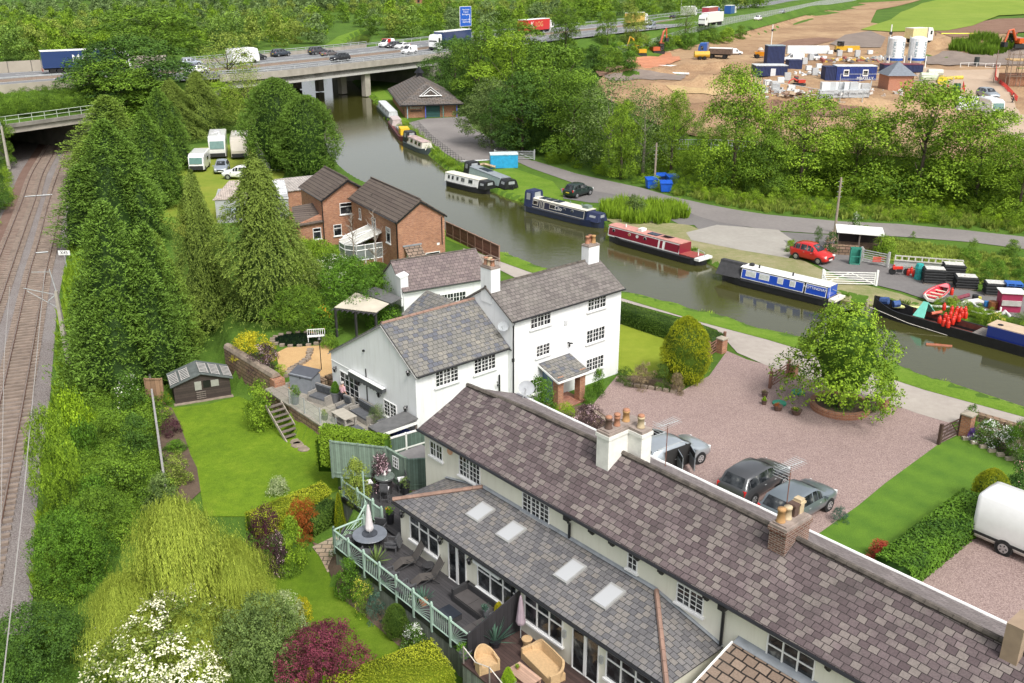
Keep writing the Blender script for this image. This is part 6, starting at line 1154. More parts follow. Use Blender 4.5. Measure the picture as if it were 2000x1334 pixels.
for a in(('shr1','elder',255,815,728,70,zz,'elder bush with flat white flower heads against the garden fence'),('flat1','lime',150,860,772,90,-2,'low bright lime bramble mound beside the ballast'),('flat2','bush',165,905,830,80,-2,'mid green bramble mound below the lime one'),('shr2','deep',275,895,812,75,zz,'dark rounded bush beside the garden fence'),('shr3','mid',215,870,800,60,-1.8,'mid green bush with broad leaves left of the dark one'),('shr1','mid',255,985,880,110,-1.8,'wide grey green bush beside the lower end of the fence'),('shr2','grey',320,1010,930,80,zz,'soft grey green bush at the fence end'),('shr3','bush',190,1010,930,80,-1.9,'glossy leaved bush in the middle of the rail bank'),('shr1','olive',352,945,885,58,zz,'pale olive bush in the lawn edge bed'),('shr2','bush',345,880,862,50,zz,'low dark green edging plant in the lawn edge bed'),('fine1','purple',335,850,815,46,zz,'smoke purple shrub with pink flowers in the lawn edge bed'),('fine2','orangefl',322,795,765,34,zz,'orange flowered plant beside the old shed'),('fine3','yellfl',328,815,795,26,zz,'small yellow flowered plant by the fence top'),('near1','bush',150,1150,1000,150,-1.9,'large glossy leaved bush on the rail bank next to the willow'),('near2','deep',95,1330,1190,190,-1.9,'dark green thicket bush in the bottom left corner'),('near3','mid',200,1060,960,120,-1.9,'pale veined bush on the rail bank above the willow'),('shr3','deep',45,1400,1270,90,-2,'dark bush at the very bottom by the ballast edge'),('shr1','fresh',515,835,748,78,zz,'rounded bright green bush beside the garden steps'),('fine1','gold',492,700,645,96,0,'bright golden yellow shrub above the stone wall'),('fine2','pinkfl',516,725,672,72,0,'dark shrub with pale pink flowers behind the stone wall'),('fine3','lime',550,735,712,34,0,'small lime mound at the wall end'),('fine1','purple',523,1110,985,84,zz,'dark purple leaved shrub in the border'),('shr2','fresh',577,1110,1015,66,zz,'bright green rounded shrub in the border'),('fine3','pinkfl',545,1120,1040,56,zz,'shrub with pink flower heads between the purple and green ones'),('flat3','mid',565,1122,1095,50,zz,'low hosta like clump at the border edge'),('flat1','vari',545,965,935,50,zz,'pale leafy clump on the lawn at the hedge'),('shr1','bush',682,1170,1092,60,zz,'rounded green bush at the head of the deck border'),('fine1','yellfl',712,1195,1126,54,zz,'yellow variegated bush second in the deck border'),('fine2','blue',738,1215,1156,48,zz,'blue green bush third in the deck border'),('clip1','hedge',775,1245,1180,44,zz,'clipped dark egg shaped bush in the deck border'),('shr3','hydr',812,1230,1160,70,zz,'climber with pale leaves scrambling over the deck railing'),('shr2','hydr',810,1270,1222,64,zz,'dark shrub with white and pink flowers at the border foot'),('fine3','hydr',660,1100,1056,36,zz,'small white flowered bush by the stepping path'),('near1','grey',520,1330,1170,170,zz,'fresh grey green feathery tree at the bottom of the garden'),('fine1','vari',560,1230,1150,80,zz,'cream variegated shrub behind the willow'),('fine2','gold',592,1215,1165,44,zz,'bright yellow sprig of a shrub beside the variegated one'),('near2','maple',632,1345,1228,170,zz,'crimson purple japanese maple on the lower lawn'),('fine3','gold',858,1275,1228,48,zz,'golden shrub at the end of the long clipped hedge'),('cone1','goldc',612,1370,1300,34,zz,'golden dwarf conifer left of three at the bottom edge'),('cone2','fresh',640,1375,1318,40,zz,'dwarf conifer in the middle of three at the bottom edge'),('cone1','lime',585,1380,1325,34,zz,'dwarf conifer right at the bottom left of three'),('cone2','goldc',665,1035,962,24,zz,'narrow golden column conifer beside the deck steps'),('fine1','rust',597,1048,968,72,zz,'rust red patch of shrub in front of the yellow hedge'),('near3','fresh',620,560,470,110,0,'tall bright green shrub beside the weeping conifer'),('near1','bush',690,620,505,150,0,'broad green shrub mass between conifer and outbuilding'),('near2','elder',650,575,500,110,0,'green shrub with creamy white flowers in the jungle garden'),('shr3','lime',600,530,465,90,0,'lime green shrub by the old brick house'),('shr1','fresh',730,500,470,60,0,'bright shrub in front of the conservatory'),('shr2','orangefl',630,650,600,80,0,'azalea with orange flowers near the pond'),('near3','mid',585,640,560,110,0,'dark shrub behind the pond'),('flat2','mid',645,680,655,44,0,'low green plant at the pond edge'),('clip2','hedge',738,575,512,60,0,'clipped dark ivy covered bush at the outbuilding end'),('shr1','bush',795,625,575,62,0,'ivy growing up the corner of the white outbuilding'),('flat1','bush',750,640,600,80,0,'ivy spilling over the pergola side'),('shr2','lime',800,512,478,50,0,'bright lime shrub below the brick gable'),('shr3','mid',850,515,482,52,0,'mid green shrub below the brick gable beside the lime one'),('ballc1','goldc',1336,745,616,92,0,'big rounded golden green conifer at the drive entrance'),('shr1','bush',1055,812,738,70,0,'rounded glossy laurel in front of the farmhouse'),('fine1','lime',1102,822,784,50,0,'rounded lime yellow shrub beside the porch path'),('fine2','pinkfl',1150,845,790,76,0,'dark shrub with pale pink blossom behind the cottage ridge'),('shr2','bush',1168,775,722,34,0,'clipped green bush at the farmhouse corner'),('fine3','bush',1152,790,752,30,0,'low green bush by the brick porch'),('fine1','hedge',1218,752,716,46,0,'dark heather mound left in the stone edged bed'),('fine2','dry',1258,758,708,56,0,'brown twiggy heather in the middle of the stone edged bed'),('fine3','hedge',1290,760,712,50,0,'green heather in the stone edged bed beside the brown one'),('fine1','dry',1322,768,725,34,0,'small brown heather at the right end of the stone edged bed'),('shr1','bush',1893,835,792,34,0,'bushy green shrub on the brick gate pillar'),('shr2','hydr',1925,868,822,70,0,'white flowering hydrangeas behind the low wall, left clump'),('shr3','hydr',1965,882,832,70,0,'white flowering hydrangeas behind the low wall, right clump'),('flat1','violet',1897,860,838,22,0,'violet flowering cushion by the gate pillar'),('flat2','violet',1943,874,860,10,0,'tiny violet flower patch on the low wall'),('near3','bush',2000,905,818,70,0,'round dark green bush at the right edge above the lawn'),('ballc2','goldc',1930,990,915,70,0,'round golden bush beside the white van'),('shr1','rose',1987,975,895,64,0,'rose bush with pink blooms by the right edge'),('fine1','vari',1990,905,875,40,0,'pale leaved shrub above the roses'),('shr1','red',1715,1095,1058,60,0,'shrub with crimson young leaves at the end of the laurel hedge'),('fine2','blue',1640,1020,990,40,0,'blue green dwarf conifer at the lawn corner behind the brick stack'),('near2','fresh',120,1010,800,90,-1.9,'tall bright green bush on the rail bank beside the ballast'),('shr1','grey',1240,425,382,56,0,'grey willow bush among the reeds'),('shr2','elder',1668,462,418,36,0,'small tree with white blossom beside the lean pole'),('shr3','mid',1690,475,440,44,0,'green bush behind the white roofed wood store'),('shr1','fresh',1725,500,460,60,0,'bush with hanging shoots right of the wood store'),('fine1','deep',1597,478,440,20,0,'small dark conifer in the round bed behind the red car'),('shr2','rose',1622,495,455,36,0,'rambling rose with pale blooms beside the wood store'),('shr3','fresh',1545,492,468,28,0,'green bush left of the red car'),('fine2','mid',1900,490,465,24,0,'lone sapling in the meadow'),('shr1','mid',1973,500,468,40,0,'small spreading sapling at the right end of the meadow'),('fine3','mid',1783,465,452,12,0,'tiny sapling at the lane edge'),('flat1','yellfl',1945,635,612,40,0,'yellow flowering plants on the wharf'),('fine1','grey',1990,640,608,40,0,'silvery bush at the right edge of the wharf')):
 shrub(a[0],a[1],a[2],a[3],a[4],a[5],a[7],z=a[6])
wt=tree('will1','willow',375,1290,975,300,'large golden green weeping willow in the lower left garden','weeping_willow',base=tuple(at(370,1235,-1.6)))
for a,r_,h_,k in((.3,2.6,.62,1),(1.4,2.9,.8,1),(2.5,2.6,.55,1),(3.5,3.0,.85,1),(4.5,2.7,.6,1),(5.5,2.5,.75,1)):o=link('crown',lib('will1'),None,wt);set_mat(o,LM['willow']);o.scale=(.42,.42,h_*.95);o.location=(cos(a)*r_,sin(a)*r_,0);o.rotation_euler=(0,0,a)
tree('blos2','blossom',335,1350,1188,270,'small tree smothered in creamy white blossom at the bottom edge','flowering_tree',base=tuple(at(335,1330,-1.6)))
tree('dome1','fresh',1652,790,603,240,'round crowned light green tree in the brick ring on the drive','broadleaf_tree',base=tuple(at(1640,800,0.3)))
tree('shr2','olive',702,985,900,64,'small round standard tree in front of the green fence, left of two',name='standard_tree',base=tuple(at(700,985,0)));tree('shr3','pinkfl',745,965,885,52,'small standard tree with pinkish leaves by the green fence, right of two',name='standard_tree',base=tuple(at(745,962,0)))
def bare(px,pb,pt,wpx,label):
 p=at(px,pb,0);h=zat(p.x,p.y,pt);r=wpx/2*p.y/F;rr=random.Random(int(px));t=emp('bare_tree',p,0,label,'tree');mb=MB();mb.tube([(0,0,0),(.05,0,h*.4),(-.05,0,h)],[.08,.06,.01],6);mb.build('trunk',barkp,t);mb=MB()
 for i in range(26):z=h*rr.uniform(.15,.9);a=rr.uniform(0,6.28);L=r*rr.uniform(.5,1.1)*(1.1-z/h);q=Vc((0,0,z));e=q+Vc((cos(a)*L,sin(a)*L,L*rr.uniform(.5,1.3)));mb.tube([q,q.lerp(e,.5)+Vc((0,0,.05)),e],[.03,.018,.006],4);e2=q.lerp(e,.6)+Vc((rr.uniform(-.5,.5),rr.uniform(-.5,.5),rr.uniform(.2,.6)));mb.tube([q.lerp(e,.5),e2],[.012,.005],3)
 mb.build('branches',barkp,t)
bare(692,525,412,70,'bare pale branched tree left in front of the conservatory');bare(735,530,410,90,'bare pale branched tree right in front of the brick house wall')
def hedge(label,P0,P1,wd,h0,h1,mat,z,n=1.0,size=.06,name='hedge'):
 """leafy box between two world points"""
 P0=Vc(P0);P1=Vc(P1);L=(P1-P0).length;rs=np.random.RandomState(int(L*100)%997);d=(P1-P0)/L;s=Vc((-d.y,d.x,0));A=L*(wd+2*max(h0,h1))+2*wd*h1;N_=int(A*330*n);u=rs.rand(N_);face=rs.rand(N_)*(wd+h0+h1)
 top=face<wd;side=np.where(face<wd+h0,-1,1);hh=h0+(h1-h0)*u;off=np.where(top,(rs.rand(N_)-.5)*wd,side*wd/2)+rs.normal(0,.03,N_);zz_=np.where(top,hh,rs.rand(N_)*hh)+rs.normal(0,.03,N_)
 zz_=zz_-np.where(top,(np.abs(off)/(wd/2))**4*.12,0);off=off*(1-np.where(~top,(zz_/hh)**6*.12,0))
 C=np.stack([P0 .x+d.x*L*u+s.x*off,P0 .y+d.y*L*u+s.y*off,z+zz_],1);Nn=norm(np.where(top[:,None],np.array([[0,0,1.]]),np.stack([s.x*side,s.y*side,0*u+.3],1))+rs.normal(0,.45,(N_,3)));D=np.cross(Nn,unit(N_,rs))
 k=vnoise(C[:,:2]*1.0,1.1,3)+vnoise(C[:,1:]*1.0,.7,8);me=lfm(name,C,D,Nn,size*rs.uniform(1,1.9,N_),size*rs.uniform(.6,1,N_),.5+.45*k+rs.normal(0,.12,N_))
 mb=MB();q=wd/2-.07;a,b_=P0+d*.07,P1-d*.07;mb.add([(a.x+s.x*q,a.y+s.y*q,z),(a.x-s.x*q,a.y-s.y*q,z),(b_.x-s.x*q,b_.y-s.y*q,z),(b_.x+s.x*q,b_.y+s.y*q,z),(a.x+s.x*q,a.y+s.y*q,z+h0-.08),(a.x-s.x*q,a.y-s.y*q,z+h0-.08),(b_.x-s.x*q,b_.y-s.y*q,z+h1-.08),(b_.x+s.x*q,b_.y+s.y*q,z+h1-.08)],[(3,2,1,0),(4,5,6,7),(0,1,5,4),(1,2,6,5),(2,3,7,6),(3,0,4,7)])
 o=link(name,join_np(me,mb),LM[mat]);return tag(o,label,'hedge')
hedge('brown topped clipped hedge between the towpath and the side lawn',at(1190,618),at(1400,688),1.5,1.25,1.25,'hedge',0)
hedge('leafy laurel hedge between the striped lawn and the lower drive',at(1738,1140),at(1905,1010),1.7,1.1,1.3,'bush',0,.8,.1)
hedge('yellow green clipped hedge dividing the two lawns',at(490,1045,-1.6),at(640,990,-1.6),1.1,1.1,1.35,'hedgey',-1.6)
hedge('dark green clipped hedge just below the yellow one',at(600,1045,-1.6),at(655,1010,-1.6),1.0,1.0,1.1,'hedge',-1.6)
hedge('long smooth clipped hedge at the bottom edge beneath the deck',at(660,1420,-1.6),at(868,1345,-1.6),2.3,1.5,1.75,'hedgey',-1.6,1.1,.05)
hedge('bright green climber grown over the top of the tall sage fence',toW(-41.7,22.9),toW(-38.3,24.75),.8,2.2,2.15,'fresh',0,1.1,.09,'climber')
hedge('bright green climber hanging down at the patio wall corner',toW(-42.7,23.9),toW(-41.5,22.8),.9,1.6,2.0,'fresh',-.5,1.1,.09,'climber')
# ================= VEHICLES AND BOATS =================
def paint(name,c,metal=.0):return pn('paint_'+name,c,.28,metal,var=.03,coat=.6)
tM=pn('tyre',(.012,.012,.013),.9);rimM=pn('alloy',(.5,.51,.52),.3,.6,var=.1);dP=pn('dark_plastic',(.02,.021,.023),.6);redL=pn('red_lens',(.5,.02,.02),.25);clrL=pn('clear_lens',(.75,.76,.75),.15);yelP=pn('yellow_plate',(.75,.55,.05),.5);intM=pn('car_interior',(.025,.024,.024),.8)
def wheel(t,x,y,r,w=.22,rim=True):
 s=1 if y>0 else-1;mb=MB();mb.tube([(x,y-s*w,r),(x,y,r)],r,18);o=mb.build('wheel',tM,t)
 if rim:
  mb=MB();mb.tube([(x,y-.0*s,r),(x,y+.012*s,r)],r*.64,16);mb.build('rim',rimM,o);mb=MB()
  for k in range(5):a=k*1.257;mb.tube([(x+cos(a)*r*.28,y+.018*s,r+sin(a)*r*.28),(x+cos(a)*r*.5,y+.018*s,r+sin(a)*r*.5)],r*.075,5)
  mb.build('rim_hole',dP,o)
 return o
KINDS={'hatch':([(-.5,.26,.5,.56,.86,.8),(-.48,.2,.6,.64,.97,.86),(-.42,.17,.63,.72,1,.8),(-.36,.17,.63,.955,1,.74),(-.22,.17,.62,.995,1,.74),(-.04,.17,.61,1,1,.73),(.06,.17,.6,.965,1,.71),(.14,.17,.595,.85,1,.74),(.235,.17,.59,.655,1,.82),(.33,.17,.57,.615,.99,.84),(.43,.17,.5,.545,.95,.8),(.485,.2,.4,.45,.82,.68),(.5,.27,.36,.38,.7,.6)],(3,6),(6,8),(1,3),.78),'suv':([(-.5,.3,.52,.58,.88,.82),(-.48,.22,.62,.66,.97,.88),(-.44,.2,.64,.75,1,.82),(-.39,.2,.645,.955,1,.77),(-.22,.2,.64,1,1,.77),(-.02,.2,.63,1,1,.76),(.07,.2,.62,.965,1,.74),(.15,.2,.615,.85,1,.77),(.24,.2,.61,.68,1,.85),(.34,.2,.6,.65,.99,.87),(.43,.2,.55,.59,.96,.83),(.485,.24,.44,.5,.85,.72),(.5,.3,.4,.42,.74,.64)],(3,6),(6,8),(1,3),.76),'saloon':([(-.5,.28,.5,.58,.84,.78),(-.46,.2,.6,.66,.97,.84),(-.34,.18,.62,.7,1,.8),(-.22,.18,.62,.95,1,.7),(-.12,.18,.61,1,1,.7),(0,.18,.61,1,1,.7),(.06,.18,.6,.95,1,.7),(.14,.18,.6,.82,1,.74),(.22,.18,.59,.66,1,.82),(.33,.18,.57,.62,.99,.84),(.43,.18,.5,.55,.95,.8),(.485,.22,.4,.46,.82,.68),(.5,.28,.36,.4,.7,.6)],(3,6),(6,8),(2,3),.8),'smallvan':([(-.5,.2,.5,.9,.96,.84),(-.49,.18,.52,.97,.98,.86),(-.4,.18,.52,1,1,.86),(-.2,.18,.52,1,1,.86),(0,.18,.52,1,1,.85),(.04,.18,.52,1,1,.84),(.1,.18,.52,.97,1,.82),(.18,.18,.52,.8,1,.8),(.27,.18,.52,.6,1,.84),(.36,.18,.5,.54,.99,.85),(.44,.18,.44,.48,.95,.8),(.485,.2,.36,.4,.83,.7),(.5,.26,.32,.34,.7,.6)],(5,6),(6,8),None,.78),'bigvan':([(-.5,.17,.5,.95,.97,.92),(-.498,.14,.5,.975,.99,.94),(-.47,.13,.5,.99,1,.95),(-.2,.13,.5,1,1,.95),(.1,.13,.5,1,1,.95),(.2,.13,.5,.985,1,.93),(.27,.13,.5,.95,1,.82),(.335,.13,.47,.8,1,.82),(.4,.13,.45,.53,1,.86),(.44,.13,.42,.47,.99,.86),(.475,.13,.36,.4,.94,.8),(.493,.15,.3,.34,.84,.7),(.5,.2,.26,.28,.72,.6)],(5,6),(6,8),None,.84)}
def skin(V,i,j,a,b):return V
def car(label,kind,L,W,H,pt,cat='car',name='car',group=None,wr=.33,wx=(.3,.31),openR=False,plate=True,bars=False,simple=False):
 st,sw,ws,rw,_=KINDS[kind];t=emp(name,(0,0,0),0,label,cat,group);hw=W/2;rings=[]
 for x,zb,zt,zr,wb,wt in st:
  x*=L;zb*=H;zt*=H;zr*=H;b_=wb*hw;t_=wt*hw;m_=(zt-zb)
  rings.append([(x,-b_*.9,zb),(x,-b_*.99,zb+m_*.22),(x,-b_,zb+m_*.62),(x,-b_*.96,zt),(x,-t_,zr-.035*H),(x,-t_*.86,zr),(x,0,zr+.018*H),(x,t_*.86,zr),(x,t_,zr-.035*H),(x,b_*.96,zt),(x,b_,zb+m_*.62),(x,b_*.99,zb+m_*.22),(x,b_*.9,zb)])
 mb=MB();mb.loft(rings);mb.build('body',pt,t,smooth=True)
 def pane(quads,name,mat,off=.014,shr=.9,sd=None):
  mb=MB()
  for Q in quads:
   Q=[Vc(q)for q in Q];c=sum(Q,Vc())/4;n=(Q[1]-Q[0]).cross(Q[3]-Q[0]).normalized()
   if n.dot(c-Vc((0,0,H*.5)))<0:n=-n
   mb.add([c+(q-c)*shr+n*off for q in Q],[(0,1,2,3)])
  return mb.build(name,mat,t)
 for s in(3,8):
  a,b_=sw;qs=[]
  for i in range(a,b_):
   if openR and s==3 and i>=a:continue
   qs.append((rings[i][s],rings[i+1][s],rings[i+1][s+1],rings[i][s+1]))
  if kind in('hatch','suv','saloon'):i=b_;qs.append((rings[i][s],rings[i+1][s],rings[i+1][s+1],rings[i][s+1]));i=a-1;qs.append((rings[i][s],rings[i+1][s],rings[i+1][s+1],rings[i][s+1]))
  elif kind=='bigvan' or kind=='smallvan':i=b_;qs.append((rings[i][s],rings[i+1][s],rings[i+1][s+1],rings[i][s+1]))
  if qs:pane(qs,'side_window',gM,.012,.86)
 i,j=ws;pane([(rings[i][5],rings[i][7],rings[j][7],rings[j][5])],'windscreen',gM,.05,.93)
 if rw:i,j=rw;pane([(rings[i][5],rings[i][7],rings[j][7],rings[j][5])],'rear_window',gM,.035,.88)
 for sx,rx in((wx[0],1),(-wx[1],-1)):
  for sy in(-1,1):
   mb=MB();mb.tube([(sx*L,sy*(hw-.25),wr*1.02),(sx*L,sy*(hw+.006),wr*1.02)],wr*1.15,16);mb.build('wheel_arch',dP,t);wheel(t,sx*L,sy*(hw+.012),wr,.22,not simple)
 if simple:return t
 i=len(rings)-3
 for s,(p,q)in((-1,(2,4)),(1,(10,8))):
  a=Vc(rings[i][3 if s<0 else 9]);mb=MB();mb.cbox((L*.462,s*hw*.7,H*.46),(.16,.32,.14),-s*.5);mb.build('headlight',clrL,t)
  mb=MB();mb.cbox((-L*.478,s*hw*.82,H*.56),(.12,.2,.26 if kind!='bigvan' else.6),s*.35);mb.build('tail_light',redL,t)
  mb=MB();mb.cbox((L*.19,s*(hw+.08),H*.63),(.12,.2,.14));mb.build('mirror',pt,t)
  mb=MB()
  for xx in(-.12,.08):mb.box(L*xx,L*xx+.14,s*hw-.0 if s>0 else s*hw-.03,s*hw+.03 if s>0 else s*hw,H*.53,H*.545)
  mb.build('door_handle',galv,t)
 if plate:mb=MB();mb.cbox((-L*.5-.012,0,H*.42),(.02,.5,.11));mb.build('number_plate',yelP,t);mb=MB();mb.cbox((L*.5+.01,0,H*.28),(.02,.5,.1));mb.build('number_plate',wP,t)
 mb=MB();mb.cbox((L*.498,0,H*.38),(.03,W*.5,.14));mb.cbox((-L*.492,0,H*.24),(.05,W*.8,.16));mb.build('bumper_trim',dP,t)
 if bars:
  for s in(-1,1):mb=MB();mb.tube([(-L*.34,s*hw*.7,H*.985),(L*.05,s*hw*.7,H*.985)],.025,5);mb.build('roof_rail',galv,t)
 if openR:
  mb=MB();mb.box(-L*.26,L*.12,-hw-.006,-hw+.02,H*.2,H*.94);mb.build('door_opening',intM,t)
  for x0 in(L*.12,-L*.07):mb=MB();mb.box(-.0,.95,-.05,.0,.32,1.0);mb.box(0,.95,-.04,-.01,1.35,1.4);mb.box(.9,.95,-.04,-.01,1,1.4);d=mb.build('open_door',pt,t,loc=(x0,-hw,0),rz=R(-118));g=MB();g.box(.04,.9,-.03,-.02,1.0,1.35);g.build('door_glass',gM,d);g=MB();g.box(.05,.9,0.002,.03,.35,.98);g.build('door_lining',intM,d)
  mb=MB();mb.box(0,.95,0,.05,.32,1.0);mb.box(0,.95,.01,.04,1.35,1.4);d=mb.build('open_door',pt,t,loc=(L*.12,hw,0),rz=R(115));g=MB();g.box(.04,.9,.02,.03,1,1.35);g.build('door_glass',gM,d)
  for x0 in(-.1,-.95):mb=MB();mb.box(x0,x0+.5,-.62,-.14,.35,.6);mb.box(x0,x0+.12,-.62,-.14,.55,1.2);mb.build('seat',pn('grey_seat',(.06,.06,.062),.8),t)
 return t
def park(t,rear,front,z,W,L,wx=(.3,.31),near=-1,world=False):
 """put the near side wheels where the photograph shows them"""
 A=Vc(at(rear[0],rear[1],z));B=Vc(at(front[0],front[1],z));d=(B-A).normalized();n=Vc((-d.y,d.x,0))
 if near>0:n=-n
 c=(A+B)/2+n*W/2;c-=d*L*(wx[0]-wx[1])/2;t.location=(c.x,c.y,z);t.rotation_euler=(0,0,atan2(d.y,d.x));return t
park(car('dark grey hatchback with yellow rear plate parked middle of the three on the pink gravel','suv',4.3,1.8,1.6,paint('gunmetal',(.085,.088,.093),.4)),(1471,989),(1531,952),.03,1.8,4.3)
park(car('silver blue crossover parked nearest the lawn, seen past the brick chimney stack','suv',4.45,1.85,1.58,paint('silverblue',(.21,.245,.27),.5)),(1558,1036),(1618,999),.03,1.85,4.45)
park(car('silver grey estate car with its doors standing open beside the white chimney stack','suv',4.6,1.88,1.6,paint('silver',(.4,.44,.47),.5),openR=True,bars=True),(1294,934),(1366,907),.03,1.88,4.6)
park(car('small red hatchback parked on the far wharf beside the round flower bed','hatch',3.75,1.68,1.58,paint('red',(.5,.015,.012)),wr=.3),(1552.6,506),(1597,517),.06,1.68,3.75)
park(car('dark green hatchback parked on the lay-by beside the long blue narrowboat','hatch',3.85,1.68,1.52,paint('darkgreen',(.022,.04,.036),.3),wr=.3),(1124,388),(1156,380),.06,1.68,3.85,near=-1)
v=car('big white panel van half out of the frame on the lower drive','bigvan',6.6,2.05,2.55,paint('white',(.8,.8,.79)),'van','van',wr=.36,wx=(.33,.27));park(v,(1964,1088),(2130,1160),.03,2.05,6.6,(.33,.27))
mb=MB();
for s in(-1,1):mb.box(-3.2,2.6,s*1.03-.015,s*1.03+.015,.55,.68)
mb.build('side_moulding',dP,v)
def boxvan(label,cat,name,L,W,H,body,nose=1.0,screen=True,roofstuff=True,group=None):
 t=emp(name,(0,0,0),0,label,cat,group);mb=MB();h=W/2
 rings=[[(x,-w,zb),(x,-w,zt-.12),(x,-w*.9,zt),(x,w*.9,zt),(x,w,zt-.12),(x,w,zb)]for x,w,zb,zt in((-L/2,h,.35,H),(L*.3,h,.35,H),(L*.44,h*.97,.35,H*.9),(L/2,h*.9,.38,H*.42))]
 mb.loft(rings);mb.build('body',body,t)
 if screen:mb=MB();mb.slab([(L*.455,-h*.8,H*.8),(L*.455,h*.8,H*.8),(L*.5,h*.8,H*.47),(L*.5,-h*.8,H*.47)],.02);o=mb.build('windscreen',pn('green_screen',(.12,.22,.2),.15),t);o.location=(.06,0,.03)
 for s in(-1,1):mb=MB();mb.box(-L*.2,L*.0,s*h-.02,s*h+.02,H*.5,H*.7);mb.build('side_window',gM,t)
 mb=MB();mb.box(L*.47,L*.51,-h*.85,h*.85,.35,.85);mb.build('bumper',dP,t)
 for x in(L*.3,-L*.25):
  for s in(-1,1):wheel(t,x,s*(h+.01),.34,.22,False)
 if roofstuff:mb=MB();mb.box(-L*.3,-L*.1,-.5,.3,H,H+.12);mb.lathe((L*.1,.3,H),[(.25,0),(.25,.2),(.1,.28)],12);mb.box(-.3,.1,-.8,-.4,H,H+.08);mb.build('roof_vents',pn('pale_vent',(.5,.5,.5),.6),t)
 return t
def head(t,px,py,z,rz):p=at(px,py,z);t.location=(p.x,p.y,z);t.rotation_euler=(0,0,rz);return t
GY=H1(*at(440,325,0)[:2])+.05
head(boxvan('large white motorhome with a green tinted windscreen in the yard','motorhome','motorhome',7.4,2.35,3.0,paint('cream',(.72,.72,.7))),428,302,GY,R(-76))
head(boxvan('beige and white motorhome with a rack on its nose, right of the other one','motorhome','motorhome',7.2,2.3,2.9,paint('beige',(.55,.5,.42)),screen=False),470,303,GY,R(-77))
head(boxvan('small old white camper van with an orange strip on its roof, left in the yard','camper van','camper_van',4.9,2.0,2.3,paint('white',(.8,.8,.79)),roofstuff=False),391,330,GY,R(-83))
head(car('pale blue grey hatchback facing us on the grass between the motorhomes and the store','hatch',4.1,1.72,1.45,paint('paleblue',(.36,.4,.46),.4)),434,335,GY,R(-80))
head(car('white people carrier parked across in front of the motorhomes','suv',4.3,1.75,1.65,paint('white',(.8,.8,.79))),470,349,GY,R(172))
def mwdir(px,py):
 i=min(max(idx(px,py),1),nn-1);d=(mwN[i+1]-mwN[i-1]).normalized();return atan2(d.y,d.x)
def mw(t,px,py,rev=False):return head(t,px,py,MZ+.01,mwdir(px,py)+(pi if rev else 0))
for lb,k,L,W,H,pt,px,py,rv,ct in(('dark blue estate car nearest on the motorway at the left','saloon',4.6,1.8,1.5,paint('navy',(.03,.045,.075),.3),136,161,1,'car'),('dark grey blue crossover on the far carriageway above the conifers','suv',4.6,1.85,1.65,paint('slate',(.06,.075,.095),.3),549,110,0,'car'),('black car behind the white box van on the motorway','hatch',4.2,1.8,1.5,paint('black',(.015,.016,.018)),503,117,0,'car'),('dark people carrier on the far carriageway left of the grey saloon','suv',4.7,1.85,1.75,paint('charcoal',(.05,.05,.055)),621,106,0,'car'),('brownish grey saloon just behind the dark people carrier','saloon',4.7,1.8,1.45,paint('bronze',(.15,.13,.125),.3),645,110,0,'car'),('black four by four on the near carriageway over the bridge','suv',4.7,1.9,1.75,paint('black',(.015,.016,.018)),664,120,1,'car'),('white van with a red middle panel on the far carriageway','smallvan',4.9,1.9,1.95,paint('white',(.8,.8,.79)),755,92,1,'van'),('dark car close behind the white and red van','hatch',4.2,1.8,1.5,paint('charcoal',(.05,.05,.055)),768,93,1,'car'),('white estate car on the far carriageway above the small white van','saloon',4.7,1.8,1.5,paint('white',(.8,.8,.79)),786,95,1,'car'),('small white van on the near carriageway at the bridge end','smallvan',4.3,1.8,1.8,paint('white',(.8,.8,.79)),799,105,1,'van'),('blue grey car glimpsed through the twigs on the motorway','hatch',4.3,1.8,1.5,paint('paleblue',(.36,.4,.46),.4),374,128,0,'car'),('white car low behind the pale twiggy tree on the motorway','saloon',4.5,1.8,1.45,paint('white',(.8,.8,.79)),385,143,1,'car'),('black pickup on the motorway left of the row of lorries','suv',4.8,1.9,1.7,paint('black',(.015,.016,.018)),1316,38,0,'car'),('white people carrier on the motorway beyond the site fence','suv',4.7,1.9,1.8,paint('white',(.8,.8,.79)),1480,40,1,'car'),('pale car farthest along the motorway at the top','saloon',4.6,1.8,1.5,paint('paleblue',(.36,.4,.46),.4),1527,26,1,'car'),('pale blue car half hidden by the verge tree, motorway','saloon',4.6,1.8,1.5,paint('paleblue',(.36,.4,.46),.4),1272,56,1,'car'),('grey car beside the bus on the motorway','saloon',4.6,1.8,1.5,paint('silver',(.4,.44,.47),.5),1272,48,0,'car')):
 t=mw(car(lb,k,L,W,H,pt,ct,ct,simple=False),px,py,rv)
 if 'red middle' in lb:mb=MB();mb.box(-.6,.5,-.965,.965,.5,1.99);mb.build('red_panel',paint('signalred',(.6,.02,.02)),t)
